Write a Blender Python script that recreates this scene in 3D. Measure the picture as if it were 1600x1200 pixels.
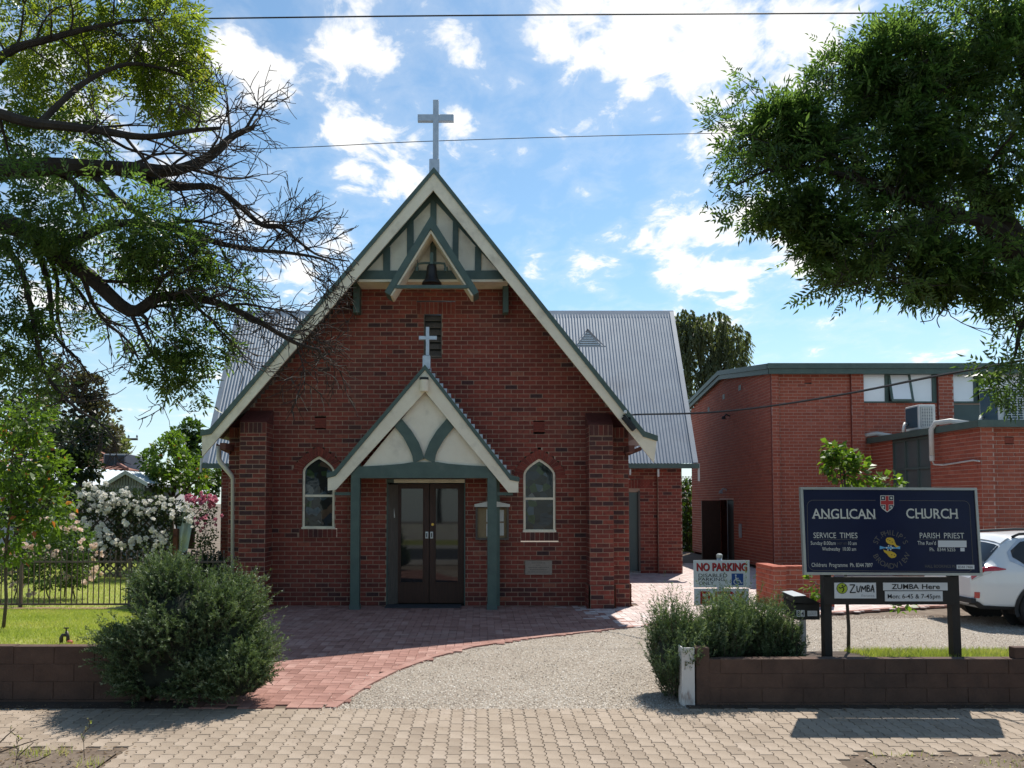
import bpy, bmesh, math, random
import numpy as np
from mathutils import Vector, Matrix, Quaternion

for o in list(bpy.data.objects):
    bpy.data.objects.remove(o)
SC = bpy.context.scene
COL = SC.collection
rnd = random.Random(7)
nrg = np.random.default_rng(11)
R = math.radians
PI = math.pi

# ------------------------------------------------------------------ camera
F, CX, TILT = 1250.0, 750.0, R(2.5)
CY = 785.0 - F * math.tan(TILT)
EYE = 1.958
cam = bpy.data.cameras.new('camera')
cam_o = bpy.data.objects.new('camera', cam)
COL.objects.link(cam_o)
cam_o.location = (0, 0, EYE)
cam_o.rotation_euler = (R(90) + TILT, 0, 0)
cam.sensor_width = 36.0
cam.lens = F / 1600 * 36
cam.shift_x = (800 - CX) / 1600
cam.shift_y = (CY - 600) / 1600
cam.clip_end = 2000
SC.camera = cam_o

# ------------------------------------------------------------------ sun and sky
SUN = Vector((0.30, 0.62, 1.0)).normalized()
SUN_EL = math.asin(SUN.z)
SUN_ROT = math.atan2(SUN.x, SUN.y)
sl = bpy.data.lights.new('sun', 'SUN')
sl.energy = 4.0
sl.angle = R(0.53)
sl.color = (1.0, 0.955, 0.88)
so = bpy.data.objects.new('sun', sl)
COL.objects.link(so)
so.location = (8, 20, 25)
so.rotation_euler = (-SUN).to_track_quat('-Z', 'Y').to_euler()

SC.view_settings.view_transform = 'Standard'
SC.view_settings.look = 'None'
SC.view_settings.gamma = 1.0
SC.view_settings.use_curve_mapping = False
SC.view_settings.exposure = 0.66

def make_world():
    w = bpy.data.worlds.new('World')
    SC.world = w
    w.use_nodes = True
    nt = w.node_tree
    N, L = nt.nodes, nt.links
    N.clear()
    def node(t, **k):
        n = N.new(t)
        for a, b in k.items():
            setattr(n, a, b)
        return n
    def mth(op, a, b=None, c=None, clamp=False):
        n = node('ShaderNodeMath', operation=op, use_clamp=clamp)
        for i, v in enumerate((a, b, c)):
            if v is None:
                continue
            if isinstance(v, (int, float)):
                n.inputs[i].default_value = v
            else:
                L.new(v, n.inputs[i])
        return n.outputs[0]
    def noise(vec, scale, detail, rough, dist=0.0):
        n = node('ShaderNodeTexNoise')
        n.inputs['Scale'].default_value = scale
        n.inputs['Detail'].default_value = detail
        n.inputs['Roughness'].default_value = rough
        n.inputs['Distortion'].default_value = dist
        L.new(vec, n.inputs['Vector'])
        return n.outputs['Fac']
    def ramp(v, a, b):
        n = node('ShaderNodeMapRange', interpolation_type='SMOOTHSTEP')
        n.inputs['From Min'].default_value = a
        n.inputs['From Max'].default_value = b
        L.new(v, n.inputs['Value'])
        return n.outputs['Result']
    tc = node('ShaderNodeTexCoord')
    sky = node('ShaderNodeTexSky', sky_type='NISHITA', sun_disc=False, sun_elevation=SUN_EL, sun_rotation=SUN_ROT)
    sky.air_density, sky.dust_density, sky.ozone_density, sky.altitude = 1.0, 0.3, 2.2, 50
    sep = node('ShaderNodeSeparateXYZ')
    L.new(tc.outputs['Generated'], sep.inputs[0])
    zc = mth('MAXIMUM', sep.outputs['Z'], 0.0)
    den = mth('ADD', zc, 0.16)
    u = mth('DIVIDE', sep.outputs['X'], den)
    v = mth('DIVIDE', sep.outputs['Y'], den)
    cmb = node('ShaderNodeCombineXYZ')
    L.new(u, cmb.inputs[0]); L.new(v, cmb.inputs[1])
    mp = node('ShaderNodeMapping')
    L.new(cmb.outputs[0], mp.inputs['Vector'])
    mp.inputs['Location'].default_value = CLOUD_OFF
    mp.inputs['Scale'].default_value = (1.0, 0.8, 1.0)
    P_ = mp.outputs['Vector']
    big = noise(P_, 1.3, 3.0, 0.5)
    mid = noise(P_, 5.2, 10.0, 0.60, 0.25)
    cell = noise(P_, 12.0, 8.0, 0.6, 0.5)
    s = mth('ADD', mth('MULTIPLY', big, 0.42), mth('MULTIPLY', mid, 0.62))
    s = mth('ADD', s, mth('MULTIPLY', cell, 0.50))
    s = mth('ADD', s, mth('MULTIPLY', ramp(sep.outputs['Z'], 0.60, 0.85), -0.10))  # cloud cover thinned high overhead, out of view, to darken the shade
    # the cloud banks of the day, each by its direction
    bank = None
    for cxp, cyp, rp, wgt in CLOUDS:
        d = P(cxp, cyp, 100.0) - Vector((0, 0, EYE)); d.normalize()
        vm = node('ShaderNodeVectorMath', operation='DISTANCE')
        L.new(tc.outputs['Generated'], vm.inputs[0]); vm.inputs[1].default_value = d
        m_ = node('ShaderNodeMapRange', interpolation_type='SMOOTHSTEP')
        m_.inputs['From Min'].default_value = rp / F * 1.25; m_.inputs['From Max'].default_value = 0.0
        m_.inputs['To Max'].default_value = wgt
        L.new(vm.outputs['Value'], m_.inputs['Value'])
        bank = m_.outputs['Result'] if bank is None else mth('MAXIMUM', bank, m_.outputs['Result'])
    s = mth('ADD', s, bank)
    dens = ramp(s, CLOUD_LO, CLOUD_LO + 0.15)
    thin = mth('MULTIPLY', ramp(s, CLOUD_LO - 0.13, CLOUD_LO + 0.08), 0.16)
    dens = mth('MAXIMUM', dens, thin)
    # thick parts are a little greyer underneath
    core = ramp(s, CLOUD_LO + 0.16, CLOUD_LO + 0.36)
    # clouds thin out into the haze near the horizon
    dens = mth('MULTIPLY', dens, ramp(sep.outputs['Z'], 0.02, 0.16))
    hz = mth('SUBTRACT', 1.0, ramp(sep.outputs['Z'], -0.02, 0.30))
    tint = node('ShaderNodeMix', data_type='RGBA', blend_type='MULTIPLY')
    tint.inputs['Factor'].default_value = 1.0
    L.new(sky.outputs['Color'], tint.inputs['A'])
    tint.inputs['B'].default_value = SKY_TINT
    mix0 = node('ShaderNodeMix', data_type='RGBA')
    L.new(mth('MULTIPLY', hz, 0.6), mix0.inputs['Factor'])
    L.new(tint.outputs['Result'], mix0.inputs['A'])
    mix0.inputs['B'].default_value = HORIZON
    mix = node('ShaderNodeMix', data_type='RGBA')
    L.new(mth('MULTIPLY', dens, 0.96), mix.inputs['Factor'])
    L.new(mix0.outputs['Result'], mix.inputs['A'])
    cm = node('ShaderNodeMix', data_type='RGBA')
    L.new(core, cm.inputs['Factor'])
    cm.inputs['A'].default_value = CLOUD_COL
    cm.inputs['B'].default_value = CLOUD_CORE
    L.new(cm.outputs['Result'], mix.inputs['B'])
    bg = node('ShaderNodeBackground')
    bg.inputs['Strength'].default_value = SKY_STRENGTH
    L.new(mix.outputs['Result'], bg.inputs['Color'])
    out = node('ShaderNodeOutputWorld')
    L.new(bg.outputs[0], out.inputs['Surface'])

CLOUD_OFF = (3.7, 1.9, 0.0)
CLOUD_LO = 0.825
CLOUD_CORE = (6.9, 7.0, 7.2, 1)
CLOUD_COL = (7.4, 7.3, 7.1, 1)
HORIZON = (4.6, 5.4, 6.2, 1)
SKY_TINT = (0.86, 1.0, 0.97, 1)
SKY_STRENGTH = 0.1
CLOUDS = [(360, 60, 70, .17), (410, 115, 60, .2), (340, 180, 50, .17), (540, 70, 90, .19), (600, 110, 80, .17), (560, 230, 80, .24), (620, 265, 55, .2), (740, 100, 60, .16),
          (720, 185, 30, .14), (820, 240, 30, .15), (880, 40, 120, .24), (1000, 50, 110, .28), (1120, 60, 140, .30), (1250, 50, 110, .28), (1000, 135, 50, .2), (1065, 140, 40, .17),
          (1080, 370, 90, .17), (1160, 350, 80, .17), (1240, 400, 70, .2), (1150, 430, 55, .2), (1040, 425, 40, .15), (940, 400, 60, .11), (830, 410, 45, .17), (910, 300, 25, .1), (1120, 180, 40, .08),
          (460, 430, 80, .2), (540, 380, 40, .15), (400, 340, 60, .17), (1280, 515, 30, .1), (240, 90, 80, .18), (150, 160, 80, .15), (60, 480, 60, .1)]
SC.render.engine = 'CYCLES'
SC.cycles.use_denoising = True
SC.cycles.max_bounces = 6
SC.cycles.diffuse_bounces = 4
SC.cycles.glossy_bounces = 3
SC.cycles.transmission_bounces = 3
SC.cycles.transparent_max_bounces = 6
SC.cycles.sample_clamp_indirect = 8.0
SC.cycles.caustics_reflective = False
SC.cycles.caustics_refractive = False

# ------------------------------------------------------------------ helpers
def P(px, py, y):
    """world point at depth y that a measured point of the 1600x1200 photograph stands for"""
    u, v = (px - CX) / F, (CY - py) / F
    dy = math.cos(TILT) - v * math.sin(TILT)
    dz = math.sin(TILT) + v * math.cos(TILT)
    k = y / dy
    return Vector((u * k, y, EYE + dz * k))

make_world()

GY = [-60.0, -7.0, 3.0, 6.0, 7.65, 15.3, 21.5, 30.0, 60.0, 900.0]
GZ = [-0.2, -0.2, -0.16, -0.042, 0.0, 0.0, 0.09, 0.10, 0.12, 0.12]
def gz(y):
    return float(np.interp(y, GY, GZ))
def G(px, py):
    """ground point seen at a pixel"""
    lo, hi = 2.0, 200.0
    for _ in range(50):
        m = (lo + hi) / 2
        if P(px, py, m).z > gz(m):
            lo = m
        else:
            hi = m
    p = P(px, py, lo)
    return Vector((p.x, p.y, gz(lo)))
def pin(px, py, poly):
    """points in polygon, vectorised"""
    inside = np.zeros(np.shape(px), bool)
    n = len(poly)
    for i in range(n):
        x1, y1 = poly[i]; x2, y2 = poly[(i + 1) % n]
        if y1 == y2:
            continue
        c = ((y1 > py) != (y2 > py)) & (px < (x2 - x1) * (py - y1) / (y2 - y1) + x1)
        inside ^= c
    return inside

ORG = {}
def thing(name, label, cat, loc=(0, 0, 0), group=None):
    o = bpy.data.objects.new(name, None)
    COL.objects.link(o)
    o.location = loc
    o.empty_display_size = 0.2
    o['label'] = label
    o['category'] = cat
    if group:
        o['group'] = group
    ORG[o.name] = Vector(loc)
    return o
def tag(o, label=None, cat=None, group=None, kind=None):
    for k, v in (('label', label), ('category', cat), ('group', group), ('kind', kind)):
        if v:
            o[k] = v
    return o
def link(name, me, parent=None, off=None):
    o = bpy.data.objects.new(name, me)
    COL.objects.link(o)
    if parent is not None:
        o.parent = parent
        ORG[o.name] = ORG[parent.name] + (Vector(off) if off is not None else Vector((0, 0, 0)))
    else:
        ORG[o.name] = Vector(off) if off is not None else Vector((0, 0, 0))
    if off is not None:
        o.location = off
    return o

class MB:
    def __init__(s):
        s.v, s.f, s.tone = [], [], []
    def add(s, vs, fs, tone=None):
        b = len(s.v)
        s.v.extend(tuple(p) for p in vs)
        s.f.extend(tuple(b + i for i in f) for f in fs)
        if tone is not None:
            s.tone.extend([tone] * len(fs))
        return s
    def box(s, x0, x1, y0, y1, z0, z1, tone=None):
        v = [(x0, y0, z0), (x1, y0, z0), (x1, y1, z0), (x0, y1, z0), (x0, y0, z1), (x1, y0, z1), (x1, y1, z1), (x0, y1, z1)]
        return s.add(v, [(0, 3, 2, 1), (4, 5, 6, 7), (0, 1, 5, 4), (1, 2, 6, 5), (2, 3, 7, 6), (3, 0, 4, 7)], tone)
    def hexa(s, b, t):
        return s.add(list(b) + list(t), [(3, 2, 1, 0), (4, 5, 6, 7), (0, 1, 5, 4), (1, 2, 6, 5), (2, 3, 7, 6), (3, 0, 4, 7)])
    def prism(s, poly, fn, d0, d1, tone=None):
        """poly of (a,b); fn(a,b,d)->xyz"""
        n = len(poly)
        vs = [fn(a, b, d0) for a, b in poly] + [fn(a, b, d1) for a, b in poly]
        fs = [tuple(range(n)), tuple(range(2 * n - 1, n - 1, -1))]
        fs += [(i, i + n, (i + 1) % n + n, (i + 1) % n) for i in range(n)]
        return s.add(vs, fs, tone)
    def ring(s, o, i, fn, d0, d1):
        n = len(o)
        vs = [fn(a, b, d) for d in (d0, d1) for lst in (o, i) for a, b in lst]
        fs = []
        for k in range(n):
            k2 = (k + 1) % n
            fs += [(k, k2, n + k2, n + k), (2 * n + k, 3 * n + k, 3 * n + k2, 2 * n + k2), (k, 2 * n + k, 2 * n + k2, k2), (n + k, n + k2, 3 * n + k2, 3 * n + k)]
        return s.add(vs, fs)
    def tube(s, pts, rad, n=8, cap=True):
        pts = [Vector(p) for p in pts]
        m = len(pts)
        if isinstance(rad, (int, float)):
            rad = [rad] * m
        t0 = (pts[1] - pts[0]).normalized()
        a = Vector((0, 0, 1)) if abs(t0.z) < 0.9 else Vector((1, 0, 0))
        nx = t0.cross(a).normalized()
        vs = []
        for i in range(m):
            t = (pts[min(i + 1, m - 1)] - pts[max(i - 1, 0)]).normalized()
            nx = (nx - t * nx.dot(t)).normalized()
            b = t.cross(nx)
            for k in range(n):
                an = 2 * PI * k / n
                vs.append(pts[i] + (nx * math.cos(an) + b * math.sin(an)) * rad[i])
        fs = [(i * n + k, i * n + (k + 1) % n, (i + 1) * n + (k + 1) % n, (i + 1) * n + k) for i in range(m - 1) for k in range(n)]
        if cap:
            fs += [tuple(range(n - 1, -1, -1)), tuple((m - 1) * n + k for k in range(n))]
        return s.add(vs, fs)
    def lathe(s, prof, c, n=20, axis='z'):
        c = Vector(c); vs = []
        for r, h in prof:
            for k in range(n):
                a = 2 * PI * k / n
                p = Vector((r * math.cos(a), r * math.sin(a), h))
                if axis == 'y':
                    p = Vector((p.x, p.z, p.y))
                if axis == 'x':
                    p = Vector((p.z, p.x, p.y))
                vs.append(c + p)
        m = len(prof)
        fs = [(i * n + k, i * n + (k + 1) % n, (i + 1) * n + (k + 1) % n, (i + 1) * n + k) for i in range(m - 1) for k in range(n)]
        fs += [tuple(range(n - 1, -1, -1)), tuple((m - 1) * n + k for k in range(n))]
        return s.add(vs, fs)
    def mesh(s, name, mat, off=(0, 0, 0), smooth=False, bevel=0, recalc=True):
        me = bpy.data.meshes.new(name)
        o = Vector(off)
        me.from_pydata([(p[0] - o.x, p[1] - o.y, p[2] - o.z) for p in s.v], [], s.f)
        if s.tone:
            at = me.attributes.new('tone', 'FLOAT', 'FACE')
            at.data.foreach_set('value', s.tone)
        if recalc or bevel:
            bm = bmesh.new(); bm.from_mesh(me)
            if recalc:
                bmesh.ops.recalc_face_normals(bm, faces=bm.faces)
            if bevel:
                bmesh.ops.bevel(bm, geom=bm.edges[:], offset=bevel, segments=1, profile=0.6, affect='EDGES', clamp_overlap=True)
            bm.to_mesh(me); bm.free()
        if smooth:
            me.polygons.foreach_set('use_smooth', [True] * len(me.polygons))
        for m in (mat if isinstance(mat, (list, tuple)) else [mat]):
            me.materials.append(m)
        return me
    def build(s, name, mat, parent=None, smooth=False, bevel=0, recalc=True):
        off = ORG[parent.name] if parent is not None else Vector((0, 0, 0))
        return link(name, s.mesh(name, mat, off, smooth, bevel, recalc), parent)

def np_mesh(name, V, Fq, mat, parent=None, smooth=False, tone=None, off=None):
    """V (n,3); Fq (m,k) one face size; fast"""
    V = np.asarray(V, np.float32); Fq = np.asarray(Fq, np.int32)
    base = ORG[parent.name] if parent is not None else (Vector(off) if off is not None else Vector((0, 0, 0)))
    V = V - np.array(base, np.float32)
    me = bpy.data.meshes.new(name)
    k = Fq.shape[1]; m = len(Fq)
    me.vertices.add(len(V)); me.vertices.foreach_set('co', V.ravel())
    me.loops.add(m * k); me.loops.foreach_set('vertex_index', Fq.ravel())
    me.polygons.add(m)
    me.polygons.foreach_set('loop_start', np.arange(0, m * k, k, dtype=np.int32))
    if tone is not None:
        at = me.attributes.new('tone', 'FLOAT', 'FACE')
        at.data.foreach_set('value', np.asarray(tone, np.float32))
    if smooth:
        me.polygons.foreach_set('use_smooth', [True] * m)
    me.update(calc_edges=True)
    me.materials.append(mat)
    if parent is None and off is not None:
        return link(name, me, None, off)
    return link(name, me, parent)

def copy_tree(o, loc, parent=None):
    c = o.copy(); COL.objects.link(c)
    if parent is None:
        c.location = loc
    else:
        c.parent = parent
    ORG[c.name] = Vector(loc)
    for ch in o.children:
        copy_tree(ch, loc, c)
    return c

# ------------------------------------------------------------------ materials
def mat(name, c, c2=None, scale=8.0, rough=0.7, bump=0.0, bscale=None, metal=0.0, spec=0.4, detail=5.0, tone=None, contrast=(0.35, 0.65), coat=0.0, stretch=None, dirt=None):
    """noise-mixed principled; tone: list of (pos, colour) ramp driven by the per-piece tone"""
    m = bpy.data.materials.new(name)
    m.use_nodes = True
    nt = m.node_tree; N, L = nt.nodes, nt.links
    b = N['Principled BSDF']
    b.inputs['Roughness'].default_value = rough
    b.inputs['Metallic'].default_value = metal
    b.inputs['Specular IOR Level'].default_value = spec
    b.inputs['Coat Weight'].default_value = coat
    rgb = lambda q: (q[0], q[1], q[2], 1)
    tc = N.new('ShaderNodeTexCoord'); vec = tc.outputs['Object']
    if stretch:
        mp = N.new('ShaderNodeMapping'); mp.inputs['Scale'].default_value = stretch
        L.new(vec, mp.inputs['Vector']); vec = mp.outputs['Vector']
    col = None
    if tone:
        at = N.new('ShaderNodeAttribute'); at.attribute_name = 'tone'
        cr = N.new('ShaderNodeValToRGB'); cr.color_ramp.interpolation = 'LINEAR'
        el = cr.color_ramp.elements
        el[0].position, el[0].color = tone[0][0], rgb(tone[0][1])
        el[1].position, el[1].color = tone[-1][0], rgb(tone[-1][1])
        for p_, c_ in tone[1:-1]:
            e = el.new(p_); e.color = rgb(c_)
        L.new(at.outputs['Fac'], cr.inputs['Fac']); col = cr.outputs['Color']
    def mixn(A, B, s, lo, hi, blend='MIX', fac=1.0, seed=0.0):
        n = N.new('ShaderNodeTexNoise'); n.inputs['Scale'].default_value = s; n.inputs['Detail'].default_value = detail
        n.inputs['Roughness'].default_value = 0.6
        n.noise_dimensions = '4D'; n.inputs['W'].default_value = seed
        L.new(vec, n.inputs['Vector'])
        mr = N.new('ShaderNodeMapRange'); mr.inputs['From Min'].default_value = lo; mr.inputs['From Max'].default_value = hi
        mr.inputs['To Max'].default_value = fac
        L.new(n.outputs['Fac'], mr.inputs['Value'])
        mx = N.new('ShaderNodeMix'); mx.data_type = 'RGBA'; mx.blend_type = blend
        L.new(mr.outputs['Result'], mx.inputs['Factor'])
        for key, q in (('A', A), ('B', B)):
            if isinstance(q, tuple):
                mx.inputs[key].default_value = rgb(q)
            else:
                L.new(q, mx.inputs[key])
        return mx.outputs['Result']
    if col is None:
        col = mixn(c, c2, scale, *contrast) if c2 else None
    elif c2:
        col = mixn(col, c2, scale, contrast[0], contrast[1], 'MULTIPLY')
    if dirt:
        col = mixn(col if col is not None else c, dirt[0], dirt[1], dirt[2], dirt[3], 'MIX', dirt[4], 3.3)
    if col is None:
        b.inputs['Base Color'].default_value = rgb(c)
    else:
        L.new(col, b.inputs['Base Color'])
    if bump:
        n = N.new('ShaderNodeTexNoise'); n.inputs['Scale'].default_value = bscale or scale * 3; n.inputs['Detail'].default_value = 4
        L.new(vec, n.inputs['Vector'])
        bp = N.new('ShaderNodeBump'); bp.inputs['Strength'].default_value = bump; bp.inputs['Distance'].default_value = 0.02
        L.new(n.outputs['Fac'], bp.inputs['Height']); L.new(bp.outputs['Normal'], b.inputs['Normal'])
    return m

def leaf_mat(name, cols, trans=0.35, rough=0.45, tint=(1.9, 2.0, 0.8)):
    m = bpy.data.materials.new(name); m.use_nodes = True
    nt = m.node_tree; N, L = nt.nodes, nt.links; N.clear()
    at = N.new('ShaderNodeAttribute'); at.attribute_name = 'tone'
    cr = N.new('ShaderNodeValToRGB'); el = cr.color_ramp.elements
    el[0].position, el[0].color = cols[0][0], (*cols[0][1], 1)
    el[1].position, el[1].color = cols[-1][0], (*cols[-1][1], 1)
    for p_, c_ in cols[1:-1]:
        e = el.new(p_); e.color = (*c_, 1)
    L.new(at.outputs['Fac'], cr.inputs['Fac'])
    b = N.new('ShaderNodeBsdfPrincipled'); b.inputs['Roughness'].default_value = rough
    b.inputs['Specular IOR Level'].default_value = 0.35
    L.new(cr.outputs['Color'], b.inputs['Base Color'])
    t = N.new('ShaderNodeBsdfTranslucent')
    hs = N.new('ShaderNodeMix'); hs.data_type = 'RGBA'; hs.blend_type = 'MULTIPLY'; hs.inputs['Factor'].default_value = 1
    L.new(cr.outputs['Color'], hs.inputs['A']); hs.inputs['B'].default_value = (*tint, 1)
    L.new(hs.outputs['Result'], t.inputs['Color'])
    mx = N.new('ShaderNodeMixShader'); mx.inputs[0].default_value = trans
    L.new(b.outputs[0], mx.inputs[1]); L.new(t.outputs[0], mx.inputs[2])
    o = N.new('ShaderNodeOutputMaterial'); L.new(mx.outputs[0], o.inputs['Surface'])
    return m

BRICKTONES = [(0.0, (0.06, 0.026, 0.026)), (0.10, (0.09, 0.028, 0.025)), (0.18, (0.165, 0.036, 0.026)), (0.55, (0.24, 0.050, 0.034)), (0.85, (0.29, 0.066, 0.042)), (1.0, (0.31, 0.105, 0.065))]
HALLTONES = [(0.0, (0.22, 0.052, 0.036)), (0.15, (0.33, 0.08, 0.048)), (0.6, (0.40, 0.102, 0.058)), (0.9, (0.44, 0.122, 0.07)), (1.0, (0.45, 0.14, 0.09))]
M = {}
M['brick'] = mat('brick', None, (0.55, 0.5, 0.48), 14, 0.85, 0.25, 60, tone=BRICKTONES, contrast=(0.45, 0.75), dirt=((0.13, 0.075, 0.06), 0.8, 0.5, 0.8, 0.55))
M['hallbrick'] = mat('hall_brick', None, (0.7, 0.66, 0.64), 10, 0.85, 0.2, 60, tone=HALLTONES, contrast=(0.45, 0.75))
M['mortar'] = mat('mortar', (0.46, 0.32, 0.235), (0.32, 0.215, 0.16), 3, 0.95, 0.3, 80)
M['hallmortar'] = mat('hall_mortar', (0.58, 0.40, 0.33), (0.48, 0.32, 0.26), 3, 0.95, 0.3, 80)
M['green'] = mat('green_trim_paint', (0.085, 0.128, 0.108), (0.064, 0.098, 0.084), 5, 0.5, 0.08, 40, dirt=((0.13, 0.15, 0.13), 5.0, 0.56, 0.75, 0.5))
M['cream'] = mat('cream_paint', (0.87, 0.78, 0.61), (0.80, 0.70, 0.54), 3, 0.6, 0.12, 60, dirt=((0.38, 0.33, 0.25), 3.2, 0.52, 0.74, 0.6))
M['panel'] = mat('gable_panel_paint', (0.87, 0.79, 0.64), (0.81, 0.72, 0.57), 4, 0.7, 0.14, 90, dirt=((0.42, 0.36, 0.28), 2.4, 0.52, 0.75, 0.6))
M['galv'] = mat('galvanised_iron', (0.36, 0.38, 0.40), (0.30, 0.32, 0.35), 2.0, 0.5, 0, metal=0.15, dirt=((0.25, 0.23, 0.22), 0.9, 0.58, 0.8, 0.5))
M['steel'] = mat('zinc_steel', (0.55, 0.58, 0.62), (0.45, 0.48, 0.52), 12, 0.35, 0, metal=0.5)
M['wood'] = mat('dark_varnished_wood', (0.06, 0.022, 0.012), (0.035, 0.012, 0.007), 9, 0.5, 0.05, 30, stretch=(6, 6, 0.6))
M['greywood'] = mat('weathered_timber', (0.13, 0.105, 0.085), (0.08, 0.065, 0.055), 8, 0.7, 0.1, 30, stretch=(5, 5, 0.5))
M['redwood'] = mat('red_oxide_timber', (0.14, 0.05, 0.035), (0.1, 0.035, 0.025), 8, 0.7)
M['glass'] = mat('dark_window_glass', (0.012, 0.014, 0.016), None, rough=0.03, spec=0.55)
M['black'] = mat('black_iron', (0.012, 0.012, 0.013), (0.02, 0.02, 0.02), 10, 0.5)
M['bell'] = mat('dark_bronze', (0.02, 0.018, 0.018), (0.035, 0.032, 0.03), 9, 0.45, metal=0.4)
M['white'] = mat('white_paint', (0.78, 0.78, 0.76), (0.70, 0.70, 0.68), 4, 0.55)
M['stone'] = mat('pale_foundation_stone', (0.33, 0.27, 0.22), (0.27, 0.22, 0.18), 20, 0.8, 0.1, 60)
M['stoneletter'] = mat('cut_lettering', (0.15, 0.12, 0.1), None, rough=0.9)
M['dirt'] = mat('dirt', (0.12, 0.085, 0.06), (0.2, 0.155, 0.115), 3.0, 0.95, 0.6, 20)
M['soil'] = mat('soil', (0.05, 0.035, 0.025), (0.08, 0.055, 0.04), 5.0, 0.95, 0.6, 30)
M['paver'] = mat('beige_concrete_paver', None, (0.80, 0.78, 0.76), 2.2, 0.9, 0.25, 120, tone=[(0, (0.28, 0.218, 0.162)), (0.5, (0.345, 0.272, 0.204)), (1, (0.39, 0.313, 0.243))], contrast=(0.42, 0.72), dirt=((0.25, 0.19, 0.14), 0.8, 0.54, 0.75, 0.4))
M['joint'] = mat('paver_joint_sand', (0.17, 0.12, 0.085), (0.11, 0.08, 0.055), 6, 0.95)
M['claypaver'] = mat('red_clay_paver', None, (0.75, 0.72, 0.7), 4, 0.85, 0.2, 90, tone=[(0, (0.25, 0.118, 0.09)), (0.5, (0.345, 0.175, 0.138)), (1, (0.42, 0.24, 0.195))], contrast=(0.42, 0.72), dirt=((0.36, 0.27, 0.22), 0.7, 0.55, 0.8, 0.4))
M['palepaver'] = mat('pale_worn_sunlit_clay_paver', None, (0.82, 0.8, 0.78), 4, 0.6, 0.2, 90, tone=[(0, (0.44, 0.33, 0.30)), (0.5, (0.56, 0.44, 0.40)), (1, (0.64, 0.55, 0.51))], contrast=(0.42, 0.72))  # worn, dusty clay, with the sun's glare on the right path added to the colour
M['gravel'] = mat('gravel_fines', (0.30, 0.245, 0.19), (0.44, 0.38, 0.31), 55, 0.95, 0.8, 130, detail=8)
M['pebble'] = mat('gravel_stone', None, (0.9, 0.9, 0.9), 5, 0.85, tone=[(0, (0.12, 0.095, 0.075)), (0.25, (0.32, 0.26, 0.20)), (0.7, (0.47, 0.41, 0.34)), (1, (0.62, 0.57, 0.50))], contrast=(0.4, 0.7))
M['wallblock'] = mat('brown_block', (0.125, 0.074, 0.054), (0.082, 0.049, 0.037), 4, 0.95, 0.35, 40, dirt=((0.06, 0.045, 0.04), 1.3, 0.5, 0.75, 0.6))
M['rustpost'] = mat('flaking_white_paint', (0.62, 0.58, 0.54), (0.66, 0.63, 0.6), 5, 0.75, 0.15, 40, dirt=((0.2, 0.09, 0.05), 9, 0.55, 0.66, 0.85), stretch=(1, 1, 0.35))
M['lawn'] = mat('lawn_base', (0.25, 0.29, 0.06), (0.32, 0.31, 0.09), 2.0, 0.95)
M['grassblade'] = leaf_mat('grass_blade', [(0, (0.26, 0.33, 0.06)), (0.6, (0.38, 0.44, 0.095)), (0.9, (0.45, 0.45, 0.14)), (1, (0.50, 0.44, 0.22))], 0.35, 0.45, (1.4, 1.4, .8))
M['bark'] = mat('bark', (0.028, 0.020, 0.015), (0.055, 0.042, 0.032), 12, 0.95, 0.6, 35, stretch=(1, 1, 0.4))
M['twigbark'] = mat('young_bark', (0.12, 0.095, 0.07), (0.08, 0.06, 0.045), 12, 0.9)
M['ash'] = leaf_mat('ash_leaf', [(0, (0.045, 0.07, 0.026)), (0.5, (0.075, 0.115, 0.036)), (0.85, (0.11, 0.16, 0.045)), (1, (0.15, 0.19, 0.06))], 0.55, 0.34, (1.75, 2.0, 1.0))
M['ashlight'] = leaf_mat('ash_leaf_spring', [(0, (0.06, 0.095, 0.026)), (0.5, (0.12, 0.165, 0.035)), (0.9, (0.16, 0.21, 0.045)), (1, (0.20, 0.19, 0.07))], 0.6, 0.36, (2.3, 2.2, 0.8))
M['rosemary'] = leaf_mat('rosemary_needle', [(0, (0.032, 0.052, 0.026)), (0.5, (0.075, 0.115, 0.05)), (0.85, (0.15, 0.20, 0.10)), (1, (0.28, 0.32, 0.22))], 0.2, 0.5)
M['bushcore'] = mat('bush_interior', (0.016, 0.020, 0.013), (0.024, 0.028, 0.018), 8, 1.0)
M['roseleaf'] = leaf_mat('rose_leaf', [(0, (0.03, 0.055, 0.016)), (0.6, (0.06, 0.11, 0.025)), (1, (0.10, 0.16, 0.035))], 0.35, 0.4)
M['darkleaf'] = leaf_mat('evergreen_leaf', [(0, (0.016, 0.028, 0.014)), (0.6, (0.03, 0.048, 0.02)), (1, (0.055, 0.075, 0.03))], 0.2, 0.5)
M['plumleaf'] = leaf_mat('bronze_leaf', [(0, (0.03, 0.032, 0.02)), (0.6, (0.06, 0.055, 0.034)), (1, (0.10, 0.085, 0.05))], 0.25, 0.5)
M['brightleaf'] = leaf_mat('bright_leaf', [(0, (0.05, 0.085, 0.016)), (0.6, (0.095, 0.16, 0.025)), (0.96, (0.15, 0.22, 0.035)), (1, (0.30, 0.10, 0.05))], 0.42, 0.45)
M['willowleaf'] = leaf_mat('willow_leaf', [(0, (0.08, 0.095, 0.045)), (0.6, (0.12, 0.14, 0.07)), (1, (0.18, 0.19, 0.11))], 0.4, 0.5)
M['rosewhite'] = leaf_mat('white_petal', [(0, (0.62, 0.56, 0.46)), (0.5, (0.78, 0.75, 0.68)), (1, (0.82, 0.80, 0.76))], 0.25, 0.6, (1.05, 1.05, 1.0))
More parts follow.
